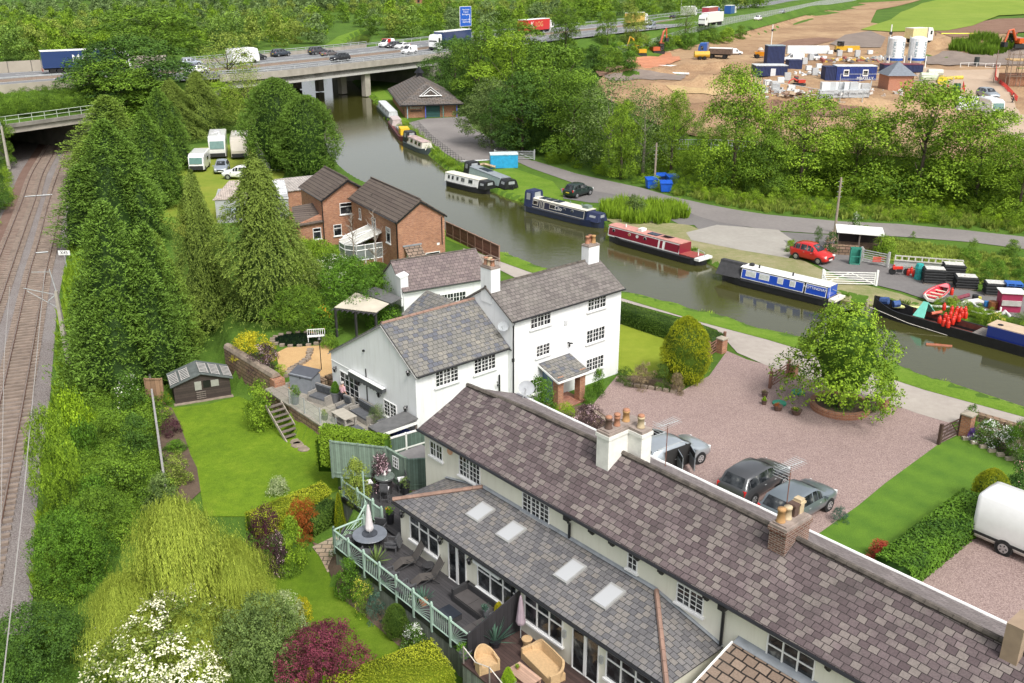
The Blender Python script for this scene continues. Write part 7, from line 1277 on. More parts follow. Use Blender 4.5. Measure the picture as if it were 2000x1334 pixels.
def lorry(label,L,body,cab,txt=None,tcol=None,H=4.1,cat='lorry',rear=None,band=None):
 t=emp('lorry',(0,0,0),0,label,cat);h=1.27;mb=MB();mb.box(-L/2,L/2-2.6,-h,h,1.15,H);mb.build('trailer_box',body,t);mb=MB();mb.box(-L/2-.02,L/2-2.58,-h-.02,h+.02,H-.02,H+.1);mb.build('trailer_roof',wP,t)
 mb=MB();mb.loft([[(x,-w,.5),(x,-w,zt-.2),(x,-w*.85,zt),(x,w*.85,zt),(x,w,zt-.2),(x,w,.5)]for x,w,zt in((L/2-2.1,1.22,3.7),(L/2-.5,1.22,3.6),(L/2-.1,1.2,2.9),(L/2,1.15,1.6))]);c=mb.build('cab',cab,t)
 mb=MB();mb.slab([(L/2-.38,-1.05,3.2),(L/2-.38,1.05,3.2),(L/2-.03,1.05,2.1),(L/2-.03,-1.05,2.1)],.05);mb.build('windscreen',gM,c).location=(.05,0,0)
 for s in(-1,1):mb=MB();mb.box(L/2-1.3,L/2-.6,s*1.23-.02,s*1.23+.02,2.0,2.9);mb.build('side_window',gM,c)
 mb=MB();mb.box(-L/2+.3,L/2-2,-.9,.9,.8,1.15);mb.box(L/2-.15,L/2+.02,-1.15,1.15,.4,.9);mb.build('chassis',dP,t)
 for x in(-L/2+1.6,-L/2+2.8,-L/2+4.0,L/2-3.3,L/2-1.1):
  if L<9 and x in(-L/2+2.8,-L/2+4.0):continue
  for s in(-1,1):wheel(t,x,s*1.2,.5,.3,False)
 for s in((-1,1)if txt else()):tx(txt,1.9 if len(txt)<6 else 1.0,tcol or wP,t,(-1.0,s*(h+.012),2.65),(R(90),0,0 if s<0 else R(180)))
 if rear:mb=MB();mb.box(-L/2-.03,-L/2,-h,h,.5,1.1);mb.build('rear_bumper',rear,t)
 return t
redC=paint('curtainred',(.55,.025,.03));navyC=paint('curtainnavy',(.025,.05,.14));whC=paint('white',(.8,.8,.79))
mw(lorry('lorry with a navy trailer lettered MAI, white rear and red bumper, at the left',15.5,navyC,whC,'MAI',rear=redL),172,141,0)
mw(lorry('lorry with a bright red KLOG curtain side and white cab',16,redC,whC,None),1047,66,0)
t=[o for o in COL.objects if o.get('label','').startswith('lorry with a bright red')][0]
for s in(-1,1):tx('K',2.6,wP,t,(-3.0*(1 if s<0 else-1)-1,s*1.285,2.6),(R(90),0,0 if s<0 else R(180)));tx('LOG',2.0,pn('gold_letter',(.6,.4,.15),.5),t,(-.2 if s<0 else-2.4,s*1.285,2.7),(R(90),0,0 if s<0 else R(180)))
mw(lorry('lorry with a white cab and dark curtain side behind the trees at the bridge end',15.5,navyC,whC),880,95,1)
mw(lorry('grey white box lorry at the head of the row of lorries',12,paint('greybox',(.5,.49,.45)),whC),1345,35,0);mw(lorry('lorry with a red curtain side and blue cab in the row of lorries',14,paint('curtainred2',(.4,.05,.08)),paint('blue',(.03,.1,.35))),1388,36,0)
mw(lorry('long white articulated lorry facing us on the near carriageway',16,whC,whC),1388,50,1);mw(lorry('small blue and white lorry at the right of the row',8,paint('blue',(.03,.1,.35)),whC),1426,32,0);mw(lorry('yellow and white coach half hidden by verge trees',12,paint('coachyellow',(.6,.4,.1)),whC,cat='coach'),1243,50,0)
t=mw(boxvan('white high roofed box van on the motorway left of the bridge','van','van',7,2.2,3.1,whC,roofstuff=False),476,124,0)
p=at(910,80,MZ);t=emp('motorway_sign',(p.x,p.y,MZ),mwdir(910,80)-R(15),'big blue motorway direction sign standing above the trees','road sign');sb=pn('sign_blue',(.01,.09,.42),.5)
mb=MB();mb.box(-1.9,1.9,-.05,.05,3.8,8.6);mb.build('sign_face',sb,t);mb=MB();mb.box(-2,2,-.02,.08,3.7,8.7);mb.build('sign_rim',wP,t);mb=MB();mb.box(-1.4,-1.25,.1,.2,-3,4);mb.box(1.25,1.4,.1,.2,-3,4);mb.build('post',galv,t)
for k,(s_,z)in enumerate((('Manchester',7.9),('Preston',7.3),('Birmingham',6.7),('Runcorn A56',5.4),('Northwich',4.8))):tx(s_,.55,wP,t,(.1,-.07,z),(R(90),0,0))
mb=MB();mb.box(1.35,1.5,-.07,-.05,4.5,6.6);mb.build('arrow',wP,t)
hullK=pn('hull_black',(.014,.014,.016),.45,var=.3)
def hullmesh(L,bw,h,bowL,sternL,bowrise,name,mat,t,deckmat=None):
 rings=[];n=28
 for i in range(n+1):
  x=-L/2+L*i/n;db=max(0,L/2-x);ds=(x+L/2);w=bw
  if db<bowL:w=bw*max(.03,sin(pi/2*(db/bowL))**.75)
  if ds<sternL:w=min(w,bw*max(.25,sqrt(max(0,1-(1-ds/sternL)**2))))
  zt=h+(bowrise*(1-db/bowL)**1.6 if db<bowL else 0)+(.06*(1-ds/sternL)if ds<sternL else 0)
  rings.append([(x,-w*.93,-.3),(x,-w,.12),(x,-w,zt),(x,-w*.9,zt+.02),(x,w*.9,zt+.02),(x,w,zt),(x,w,.12),(x,w*.93,-.3)])
 mb=MB();mb.loft(rings);o=mb.build(name,mat,t);return rings
def nb_(label,lpx,rpx,bow,hullc,side,panel,roof,cab=(.16,.86),L=None,bw=1.04,windows=(),ports=(),canopy=None,name='narrowboat',cat='narrowboat',trim=None,hgt=.95,group=None):
 """lpx, rpx: the two ends at the waterline on the boat's near side; bow: 'l' or 'r'"""
 A=at(lpx[0],lpx[1],-.45);B=at(rpx[0],rpx[1],-.45);d=(B-A).normalized();n=Vc((-d.y,d.x,0));c=(A+B)/2+n*bw;LL=(B-A).length
 t=emp(name,(c.x,c.y,-.45),atan2(d.y,d.x),label,cat,group);sg=1 if bow=='r' else-1
 if sg<0:t.rotation_euler=(0,0,atan2(-d.y,-d.x))
 hullmesh(LL,bw,.62,2.6,1.2,.35,'hull',hullc,t);mb=MB()
 for s in(-1,1):mb.tube([(-LL/2+.9,s*(bw+.02),.58),(LL/2-2.4,s*(bw+.02),.58)],.035,4)
 mb.tube([(-LL/2+.2,-bw*.7,.6),(-LL/2,0,.6),(-LL/2+.2,bw*.7,.6)],.05,5);mb.build('rubbing_strake',dP,t)
 x0=-LL/2+LL*cab[0];x1=-LL/2+LL*cab[1];b0=bw*.82;b1=bw*.66;z0=.64;z1=z0+hgt
 mb=MB();mb.loft([[(x,-b0,z0-.02),(x,-b1,z1),(x,-b1*.5,z1+.07),(x,b1*.5,z1+.07),(x,b1,z1),(x,b0,z0-.02)]for x in(x0,x1)]);cb=mb.build('cabin',side,t)
 mb=MB();mb.loft([[(x,-b1-.05,z1-.01),(x,-b1-.05,z1+.03),(x,-b1*.5,z1+.1),(x,b1*.5,z1+.1),(x,b1+.05,z1+.03),(x,b1+.05,z1-.01)]for x in(x0-.05,x1+.05)]);rf=mb.build('roof',roof,t)
 def onside(s,xa,xb,fa,fb,dd,nm,mat,par=None):
  mb=MB();q=[]
  for f in(fa,fb):y=b0+(b1-b0)*f;z=z0+(z1-z0)*f;q+=[(y,z)]
  P=[(xa,s*(q[0][0]+.012*1),q[0][1]),(xb,s*(q[0][0]+.012),q[0][1]),(xb,s*(q[1][0]+.012),q[1][1]),(xa,s*(q[1][0]+.012),q[1][1])];mb.add([(p[0],p[1]+s*dd,p[2]+.0)for p in P]+P,[(0,1,2,3)if s<0 else(3,2,1,0),(0,4,5,1),(1,5,6,2),(2,6,7,3),(3,7,4,0)]);return mb.build(nm,mat,par or t)
 for s in(-1,1):
  for(fa,fb)in panel[1]if panel else():
   a_=x0+(x1-x0)*fa;b_=x0+(x1-x0)*fb
   if trim:onside(s,a_,b_,.06,.92,.004,'panel_border',trim)
   onside(s,a_+.06,b_-.06,.12,.86,.012,'side_panel',panel[0])
  for f,wd in windows:xa=x0+(x1-x0)*f;w=onside(s,xa-.05,xa+wd+.05,.34,.84,.02,'window',galv if trim is None else trim);onside(s,xa,xa+wd,.4,.79,.028,'pane',canopy or gM,w)
  for f,m_ in ports:
   xa=x0+(x1-x0)*f;y=b0+(b1-b0)*.6;z=z0+(z1-z0)*.6;mb=MB();mb.tube([(xa,s*y,z),(xa,s*(y+.035),z)],.19,14);o=mb.build('porthole',galv,t);mb=MB();mb.tube([(xa,s*y,z),(xa,s*(y+.045),z)],.14,14);mb.build('pane',m_ or gM,o)
 mb=MB();mb.box(-LL/2+.5,x0,-bw*.62,bw*.62,.645,.67);mb.box(x1,LL/2-1.2,-bw*.55,bw*.55,.645,.67);mb.build('deck',pn('deck_grey',(.2,.19,.17),.8),t)
 mb=MB();mb.tube([(-LL/2+.1,0,.6),(-LL/2+.1,0,1.15),(-LL/2+.9,0,1.3)],.03,5);mb.build('tiller',galv,t);return t,LL,x0,x1,z0,z1,b0,b1
def hood(t,xa,xb,w0,w1,z0,z1,mat,name='canopy',sl=.35,win=True):
 mb=MB();mb.loft([[(x,-w0,z0),(x,-w1,z1-.2),(x,-w1*.8,z1),(x,w1*.8,z1),(x,w1,z1-.2),(x,w0,z0)]for x in(xa,xb)]);o=mb.build(name,mat,t)
 if win:
  for s in(-1,1):mb=MB();mb.add([(xa+(xb-xa)*.25,s*(w0*.4+w1*.6+.02),z0+(z1-z0)*.45),(xa+(xb-xa)*.75,s*(w0*.4+w1*.6+.02),z0+(z1-z0)*.45),(xa+(xb-xa)*.75,s*(w1+.02),z1-.25),(xa+(xb-xa)*.25,s*(w1+.02),z1-.25)],[(0,1,2,3)]);mb.build('hood_window',pn('clouded_window',(.3,.32,.33),.3),o)
  for xx in(xa-.012,xb+.012):mb=MB();mb.add([(xx,-w1*.6,z0+(z1-z0)*.5),(xx,w1*.6,z0+(z1-z0)*.5),(xx,w1*.55,z1-.15),(xx,-w1*.55,z1-.15)],[(0,1,2,3)]);mb.build('hood_window',MATS['clouded_window'],o)
 return o
navyB=paint('boatnavy',(.012,.02,.05));maroon=paint('boatmaroon',(.2,.012,.03));blueB=paint('boatblue',(.01,.06,.42));creamB=pn('boat_cream',(.68,.65,.55),.6);whiteB=pn('boat_white',(.75,.75,.72),.5);canv=pn('navy_canvas',(.02,.03,.08),.9,var=.2);greyc=pn('grey_canvas',(.045,.045,.048),.95,var=.2);solar=pn('solar_panel',(.03,.04,.07),.2)
t,LL,x0,x1,z0,z1,b0,b1=nb_('long navy narrowboat with a cream roof and blue pram hood, left of the maroon one',(1016,411),(1166,449),'r',navyB,navyB,(navyB,((.02,.18),(.2,.24),(.25,.97))),creamB,(.12,.84),windows=((.05,.7),(.36,.8)),ports=((.62,None),(.76,None)),trim=creamB)
hood(t,-LL/2+.5,x0+.3,.95,.78,.62,2.35,canv);hood(t,x1-.1,x1+1.6,.8,.5,.62,1.5,canv,'cratch_cover');tx('Clio',.62,wP,t,(x0+(x1-x0)*.52,-(b0+.0),z0+.52),(R(80),0,0))
mb=MB();[mb.box(x0+1+k*1.1,x0+1.9+k*1.1,-.45,.45,z1+.1,z1+.15)for k in range(3)];mb.build('solar_panels',solar,t);mb=MB();[mb.tube([(x0+5+k*1.7,.3,z1),(x0+5+k*1.7,.3,z1+.35)],.06,8)for k in range(2)];mb.box(x1-1,x1-.2,-.3,.4,z1+.1,z1+.4);mb.build('roof_clutter',pn('roof_bits',(.15,.2,.17),.7),t)
t,LL,x0,x1,z0,z1,b0,b1=nb_('maroon narrowboat with white bordered panels and a pink roof',(1176,470),(1362,522),'l',hullK,whiteB,(maroon,((.0,.2),(.22,.27),(.28,.995))),pn('pink_roof',(.5,.24,.2),.7,var=.15),(.2,.955),ports=((.47,None),(.58,whiteB),(.69,ochP),(.92,None)),trim=whiteB)
mb=MB();mb.box(-LL/2+.7,x0,-.8,.8,.66,.7);mb.build('red_deck',pn('red_deck',(.3,.06,.05),.7),t);mb=MB();mb.box(x0-.03,x0,-b0+.02,b0-.02,z0,z1-.03);mb.build('rear_bulkhead',maroon,t);mb=MB();mb.box(-LL/2-.06,-LL/2+.5,-.95,.95,.5,.72);mb.build('white_stern_band',whiteB,t)
mb=MB();mb.slab([(x0+1.6,-.4,z1+.12),(x0+2.6,-.4,z1+.12),(x0+2.6,.4,z1+.35),(x0+1.6,.4,z1+.35)],.04);mb.box(x0+3,x0+4.2,-.2,.5,z1+.1,z1+.16);mb.build('solar_panels',solar,t);mb=MB();mb.box(x1-4,x1-3.5,-.3,.4,z1+.1,z1+.35);mb.tube([(x1-1.8,.2,z1),(x1-1.8,.2,z1+.4)],.07,8);mb.lathe((-LL/2+.8,0,.7),[(.05,0),(.05,.5),(.1,.55)],8);mb.build('roof_clutter',whiteB,t)
t,LL,x0,x1,z0,z1,b0,b1=nb_('bright blue and white narrowboat lettered NOTTINGHAM with a dark canvas bow cover',(1398,548),(1626,604),'l',hullK,hullK,(blueB,((.01,.24),(.26,.985))),whiteB,(.065,.8),windows=((.36,.42),(.5,.42),(.66,.85),(.82,.85)),trim=whiteB,canopy=pn('drawn_curtain',(.5,.52,.5),.3,var=.2,scale=5))
hood(t,x1-.05,x1+2.3,.98,.28,.62,1.75,greyc,'bow_cover',win=False);tx('NOTTINGHAM',.3,wP,t,(x0+(x1-x0)*.13,b0-.03,z0+.62),(R(80),0,R(180)));mb=MB();mb.box(x0-.02,x0+0,-b0+.04,b0-.04,z0,z1-.03);mb.build('rear_bulkhead',blueB,t);mb=MB();mb.box(-LL/2-.05,-LL/2+.5,-.9,.9,.5,.7);mb.build('cream_stern_band',creamB,t)
mb=MB();[mb.tube([(x0+a,.2,z1),(x0+a,.2,z1+.38)],.07,8)for a in(3.4,6.5)];mb.lathe((x1-.6,0,z1+.05),[(.2,0),(.25,.2),(.1,.3)],8);mb.build('roof_clutter',pn('chimney_black',(.02,.02,.02),.5),t)
t,LL,x0,x1,z0,z1,b0,b1=nb_('cream white narrowboat with a black hull on the water side of the pale green one',(864,362),(944,382),'r',hullK,whiteB,None,creamB,(.03,.84),windows=((.1,.3),(.22,.3),(.36,.35),(.5,.6),(.72,.7)));hood(t,x1,x1+1.3,.85,.7,.62,1.55,hullK,'cratch_cover')
t,LL,x0,x1,z0,z1,b0,b1=nb_('pale green narrowboat with black pram hoods against the bank behind the white one',(900,345),(987,381),'r',hullK,pn('boat_mint',(.4,.5,.46),.5),None,pn('boat_grey',(.25,.28,.3),.6),(.16,.84),windows=());hood(t,-LL/2+.6,x0,.95,.75,.62,2.1,hullK);hood(t,x1,x1+1.6,.95,.7,.62,1.6,hullK,'cratch_cover');mb=MB();mb.box(x0+2,x0+4.5,-.4,.4,z1+.1,z1+.15);mb.build('solar_panels',solar,t)
t,LL,x0,x1,z0,z1,b0,b1=nb_('cream narrowboat with a black hood and triangular bow frame, third from the bridge',(783,283),(828,304),'r',pn('hull_greygreen',(.06,.08,.08),.5),creamB,None,pn('cluttered_roof',(.4,.3,.28),.8,var=.5,scale=2),(.12,.85),windows=((.1,.8),(.35,.8),(.6,.8),(.8,.8)),trim=maroon);hood(t,-LL/2+.4,x0+1,.9,.7,.62,2.2,hullK);mb=MB();mb.tube([(x1+1.2,-.7,.7),(x1+.6,0,1.6),(x1+1.2,.7,.7)],.06,4);mb.build('cratch_frame',creamB,t)
t,LL,x0,x1,z0,z1,b0,b1=nb_('maroon work boat with a clear cover and a yellow object aboard, second from the bridge',(756,243),(783,279),'r',pn('hull_maroon',(.12,.03,.03),.6),pn('clear_cover',(.5,.42,.4),.5),None,MATS['clear_cover'],(.1,.32));mb=MB();mb.box(LL*.22,LL*.36,-.7,.7,.7,1.7);mb.build('yellow_box',pn('yellow_cover',(.7,.45,.02),.6),t);mb=MB();mb.box(LL*.0,LL*.18,-.6,.6,.7,1.1);mb.build('tarpaulin',pn('grey_tarp',(.3,.3,.32),.8),t)
nb_('pale grey narrowboat nearest the motorway bridge',(734,212),(760,240),'r',pn('hull_darkgreen',(.05,.07,.06),.5),pn('boat_pale',(.55,.57,.57),.5),None,pn('boat_paleroof',(.6,.62,.62),.5),(.1,.9),windows=((.2,.8),(.45,.8),(.7,.8)))
A=at(1690,612,-.45);B=at(2090,724,-.45);d=(B-A).normalized();n=Vc((-d.y,d.x,0));LL=(B-A).length;c=(A+B)/2+n*1.08
t=emp('work_barge',(c.x,c.y,-.45),atan2(-d.y,-d.x),'long black open work barge with a mint cover and blue cabin at the wharf','barge')
rings=[];n_=34
for i in range(n_+1):
 x=-LL/2+LL*i/n_;db=max(0,LL/2-x);w=1.08*(max(.05,sin(pi/2*min(1,db/2.8))**.7));zt=.75+(.5*(1-db/2.8)**1.5 if db<2.8 else 0);rings.append([(x,-w*.9,-.3),(x,-w,zt),(x,-w*.9,zt),(x,-w*.84,.1),(x,w*.84,.1),(x,w*.9,zt),(x,w,zt),(x,w*.9,-.3)])
mb=MB();mb.loft(rings);mb.build('hull',hullK,t);rust=pn('rusty_hold',(.12,.035,.025),.9,var=.3);mb=MB();mb.box(-LL/2+1,LL/2-2.8,-.9,.9,.11,.14);mb.build('hold_floor',rust,t)
for s in(-1,1):mb=MB();mb.box(-LL/2+.5,LL/2-2.8,s*.93-.03,s*.93+.0,.12,.7);mb.build('hold_side',rust,t)
wd=planks('grey_planks',(.2,.18,.16),.18,0);mb=MB()
for a,b_ in((-.5,-2.4),(-2.6,-5.4),(-7.4,-9.2)):mb.box(LL/2-3-5.2+b_+.5,LL/2-3-5.2+a+.5,-.95,.95,.62,.68)
mb.build('deck_boards',wd,t);mb=MB();mb.slab([(LL/2-4.6,-.95,.8),(LL/2-3.7,-.95,.8),(LL/2-3.9,-.1,1.75),(LL/2-4.3,-.1,1.75)],.05);mb.slab([(LL/2-4.6,.9,.8),(LL/2-3.7,.9,.8),(LL/2-3.9,-.05,1.75),(LL/2-4.3,-.05,1.75)],.05);mb.build('mint_cover',pn('mint_board',(.15,.5,.4),.6),t)
mb=MB();mb.box(-LL/2+1.2,-LL/2+5.9,-.86,.86,.7,1.5);cbn=mb.build('cabin',paint('cabinblue',(.012,.03,.2)),t);mb=MB();mb.box(-LL/2+1.1,-LL/2+6.0,-.8,.8,1.5,1.56);mb.build('cabin_roof',pn('buff_roof',(.5,.38,.26),.7),t);mb=MB();mb.lathe((-LL/2+5.3,.2,1.56),[(.15,0),(.2,.04),(.08,.08)],10);mb.build('roof_coil',hullK,t)
mb=MB();mb.tube([(LL/2-.6,.1,1.0),(LL/2-1.2,0,1.1)],.3,8);mb.tube([(LL/2-1.7,.2,1.0),(LL/2-2.0,-.2,1.05)],.28,8);mb.build('blue_sheet',pn('blue_sheet',(.03,.07,.2),.7,var=.5),t)
# ================= PATIO, DECKS AND GARDEN THINGS =================
class Th:
 """a thing standing at a point; local axes turned by rz"""
 def __init__(s,name,label,cat,p,rz=UA,group=None):s.t=emp(name,p,rz,label,cat,group)
 def p(s,name,mat,mb,par=None,sm=False):return mb.build(name,mat,par or s.t,smooth=sm)
def B(*a):return MB().box(*a)
def Bs(L):
 m=MB()
 for a in L:m.box(*a)
 return m
pave=bq('patio_flags',(0.25,.225,.19),(.36,.33,.28),(.1,.09,.07),.75,.55,.012,stain=(.2,.22,.16),amount=.5,bmp=.3)
deckG=planks('grey_decking',(.05,.047,.05),.14,1,.45);deckB=planks('brown_decking',(.06,.035,.03),.14,1,.45);greenF=planks('sage_fence',(.2,.27,.21),.12,0,.4);greenR=pn('sage_paint',(.33,.45,.37),.6,var=.08);oldW=planks('weathered_wood',(.17,.14,.12),.15,0,.4);fenceG=planks('green_fence',(.1,.15,.12),.13,0,.4)
t=Th('patio','raised flagged patio on a sandstone retaining wall beside the white cottage','patio',toW(-52.6,25.05,0))
W_=-40.95+52.6
t.p('retaining_wall',stoneM,B(3.0,W_,0,2.8,-1.9,-.06));t.p('paving',pave,B(0,W_,-.06,2.84,-.06,.03));t.p('side_wall',stoneM,B(-.1,3.0,.3,2.8,-1.9,-.06))
for x in(3.1,4.9,6.7,8.5):q=t.p('glass_post',galv,B(x-.025,x+.025,.04,.09,.03,1.05))
gp,ntg,bg_=new_mat('balustrade_glass');bg_.inputs['Base Color'].default_value=(.75,.85,.8,1);bg_.inputs['Roughness'].default_value=.02;bg_.inputs['Alpha'].default_value=.12
t.p('glass_panel',gp,Bs([(x+.06,x+1.72,.058,.07,.1,1.0)for x in(3.1,4.9,6.7)]))
t=Th('stone_wall','tall sandstone garden wall with a rounded top above the lawn','wall',toW(-59.6,25.9,0));t.p('masonry',stoneM,B(0,6.9,-.2,.35,-1.9,.55));t.p('coping',pn('stone_coping',(.25,.2,.155),.9,var=.25),MB().tube([(0,.07,.55),(6.9,.07,.55)],.3,8));t.p('end_pier',brickR,B(6.7,7.3,-.3,.45,-1.7,.5));t.p('return_wall',stoneM,B(6.9,9.4,1.9,2.3,-.2,.55));t.p('rockery',stoneM,Bs([(8.6+.3*k,9.1+.3*k,2.4,3.0,0,.45+.2*(k%2))for k in range(3)]))
t=Th('garden_steps','weathered open timber steps from the patio down to the lawn','steps',toW(-50.2,24.95,0));n=7
for k in range(n):t.p('tread',oldW,B(.3*k,.3*k+.26,-1.0,-.05,-.03-.22*k-.04,-.03-.22*k))
for y in(-1.05,-.03):t.p('stringer',pn('pale_timber',(.33,.29,.24),.85,var=.2),MB().slab([(-.1,y,.06),(2.25,y,-1.56),(2.25,y+.06,-1.56),(-.1,y+.06,.06)],.2))
for k,(x,y)in enumerate(((2.6,-.6),(3.0,-.75),(3.7,-.7))):a=toW(-50.2+x,24.95+y);m=MB();m.lathe((0,0,0),[(.38,0),(.4,.05),(.36,.09)],7);o=m.build('stepping_stone',MATS['stone_coping'],None,loc=(a.x,a.y,-1.58));tag(o,('stepping stone slab nearest the foot of the timber steps','middle stepping stone slab on the lawn edge','rounded stepping stone farthest from the timber steps')[k],'stepping stone')
rat=pn('grey_rattan',(.3,.28,.25),.85,var=.2,scale=12,bmp=.5);cush=pn('grey_cushion',(.1,.105,.115),.9,var=.12,scale=3,bmp=.2)
def sofa(label,u,v,rz,W,seats,z=.03,fr=rat,cu=cush,back=.95,name='garden_sofa',cat='sofa'):
 w=toW(u,v);t=Th(name,label,cat,(w.x,w.y,z),UA+rz);t.p('frame',fr,Bs([(-W/2,W/2,-.38,.38,.0,.3),(-W/2,-W/2+.1,-.38,.38,.3,.6),(W/2-.1,W/2,-.38,.38,.3,.6)]));t.p('back_frame',fr,MB().slab([(-W/2,.3,back-.02),(W/2,.3,back-.02),(W/2,.46,back),(-W/2,.46,back)],back-.1));s=(W-.2)/seats
 for k in range(seats):x=-W/2+.1+k*s;t.p('seat_cushion',cu,B(x+.01,x+s-.01,-.38,.28,.3,.42));c=t.p('back_cushion',cu,MB().slab([(x+.02,.18,back+.02),(x+s-.02,.18,back+.02),(x+s-.02,.3,back+.05),(x+.02,.3,back+.05)],back-.42));t.p('button',pn('cushion_button',(.03,.03,.035),.8),Bs([(x+s*a-.015,x+s*a+.015,.165,.185,z_,z_+.03)for a in(.3,.7)for z_ in(.6,.8)]),c)
 return t
sofa('grey rattan two seat sofa with buttoned cushions facing the steps, on the patio',-48.55,26.75,R(15),1.5,2);sofa('grey rattan armchair with a buttoned cushion in front of the patio door',-46.3,27.0,R(10),.8,1,name='garden_armchair',cat='armchair');sofa('grey rattan three seat sofa against the white gable wall',-44.75,27.35,0,1.9,3);sofa('grey rattan chair turned away by the barbecue cover',-42.6,27.0,R(-85),.8,1,name='garden_armchair',cat='armchair')
w=toW(-44.85,26.1);t=Th('patio_table','pale rattan rectangular table on the patio','table',(w.x,w.y,.03));t.p('table_top',pn('pale_top',(.4,.37,.31),.7,var=.1),B(-.75,.75,-.42,.42,.68,.72));[t.p('leg',rat,B(x-.06,x+.06,y-.06,y+.06,0,.68))for x in(-.65,.65)for y in(-.34,.34)];t.p('lower_shelf',rat,B(-.6,.6,-.3,.3,.2,.26))
w=toW(-43.0,25.75);t=Th('rattan_box','small rattan stool box near the patio edge by the climber','box',(w.x,w.y,.03));t.p('body',rat,B(-.35,.35,-.3,.3,0,.5));t.p('lid',cush,B(-.37,.37,-.32,.32,.5,.58))
w=toW(-50.7,26.9);t=Th('storage_box','tall grey plastic storage shed with a sloping lid on the patio','storage box',(w.x,w.y,.03),UA+R(22));sm=pn('grey_plastic',(.22,.235,.26),.6);t.p('body',sm,B(-.85,.85,-.45,.45,0,1.15));t.p('lid',pn('dark_lid',(.08,.085,.1),.5),MB().slab([(-.9,-.5,1.1),(.9,-.5,1.1),(.9,.5,1.4),(-.9,.5,1.4)],.07));t.p('latch',blk,B(-.03,.03,-.48,-.45,.95,1.12))
def pq(label,p,r,h,mat,plant=None,lm='bush',ps=(1,1),name='planter',cat='planter',sq=False):
 t=Th(name,label,cat,p,UA);m=MB()
 if sq:m.loft([[(s*a,s*b_,z)for a,b_ in((-1,-1),(1,-1),(1,1),(-1,1))]for s,z in((r*.75,0),(r,h))])
 else:m.lathe((0,0,0),[(r*.7,0),(r*.85,h*.4),(r,h*.93),(r*1.08,h*.93),(r*1.08,h),(r*.9,h-.02)],14)
 t.p('pot',mat,m)
 if plant:o=link('plant',lib(plant),None,t.t);set_mat(o,LM[lm]);H0,R0=NOM[plant[:-1]];o.location=(0,0,h-.05);o.scale=(ps[0]/R0,ps[0]/R0,ps[1]/H0)
 return t
gpot=pn('grey_planter',(.12,.125,.135),.6);bpot=pn('black_planter',(.02,.02,.024),.35)
U=lambda u,v,z=.03:tuple(toW(u,v,z))
for a in(('tall grey tapering planter with a leafy bush at the patio end',U(-49.3,25.4),.26,.6,gpot,'shr1','mid',(.38,.7)),('large grey planter with a clipped cone beside the patio door',U(-47.9,27.4),.34,.7,gpot,'cone1','bush',(.36,.75)),('small dark pot with dry stems on the patio edge',U(-46.2,25.6),.2,.35,pn('moss_pot',(.1,.12,.05),.8),'pot1','olive',(.22,.4)),('wispy potted olive tree against the gable wall',U(-43.4,27.5),.2,.3,gpot,'thin1','grey',(.45,1.1)),('tall square black planter by the green fence gate',U(-35.7,24.0,.15),.22,.75,bpot,'pot2','grey',(.28,.35)),('black planter with orange flowers at the head of the deck stair',U(-34.0,21.9,.15),.2,.62,bpot,'pot1','orangefl',(.28,.4)),('pot with a spiky plant and yellow flowers on the lower deck edge',U(-31.6,19.5),.2,.35,bpot,'spike1','grey',(.6,.65)),('terracotta pot with a spiky grey plant on the lower deck edge',U(-28.0,19.45),.18,.3,terra,'spike2','blue',(.5,.55)),('potted spiky yucca against the dark dividing screen',U(-24.0,20.0),.22,.3,bpot,'spike2','blue',(.75,1.0)),('pot of green plants at the corner of the brown deck',U(-24.35,18.75),.28,.35,gpot,'pot2','bush',(.3,.35)),('clear glass pot holding a small clipped conifer on the brown deck',U(-21.9,18.85),.28,.28,pn('glass_pot',(.25,.27,.25),.2),'cone2','lime',(.3,.75)),('square planter with a golden conifer behind the dark screen',U(-25.2,21.2),.16,.5,bpot,'cone1','gold',(.22,.45)),('planter with silvery flowers on the corner sofa arm',U(-25.3,20.6,.5),.14,.3,gpot,'pot1','blue',(.22,.3)),('dark tub with a small plant left of the drive trees, by the gate',at(1493,775,.04),.2,.3,darkP,'pot1','dry',(.2,.25)),('dark tub with a tiny clipped conifer on the gravel',at(1492,790,.04),.17,.3,darkP,'cone1','lime',(.15,.3)),('dark half barrel with orange foliage beside the nearer green disc',at(1519,801,.04),.28,.3,darkP,'pot2','rust',(.22,.25)),('dark half barrel of yellow green plants on the gravel right of the discs',at(1555,809,.04),.32,.3,darkP,'pot1','yellfl',(.28,.22))):pq(*a)
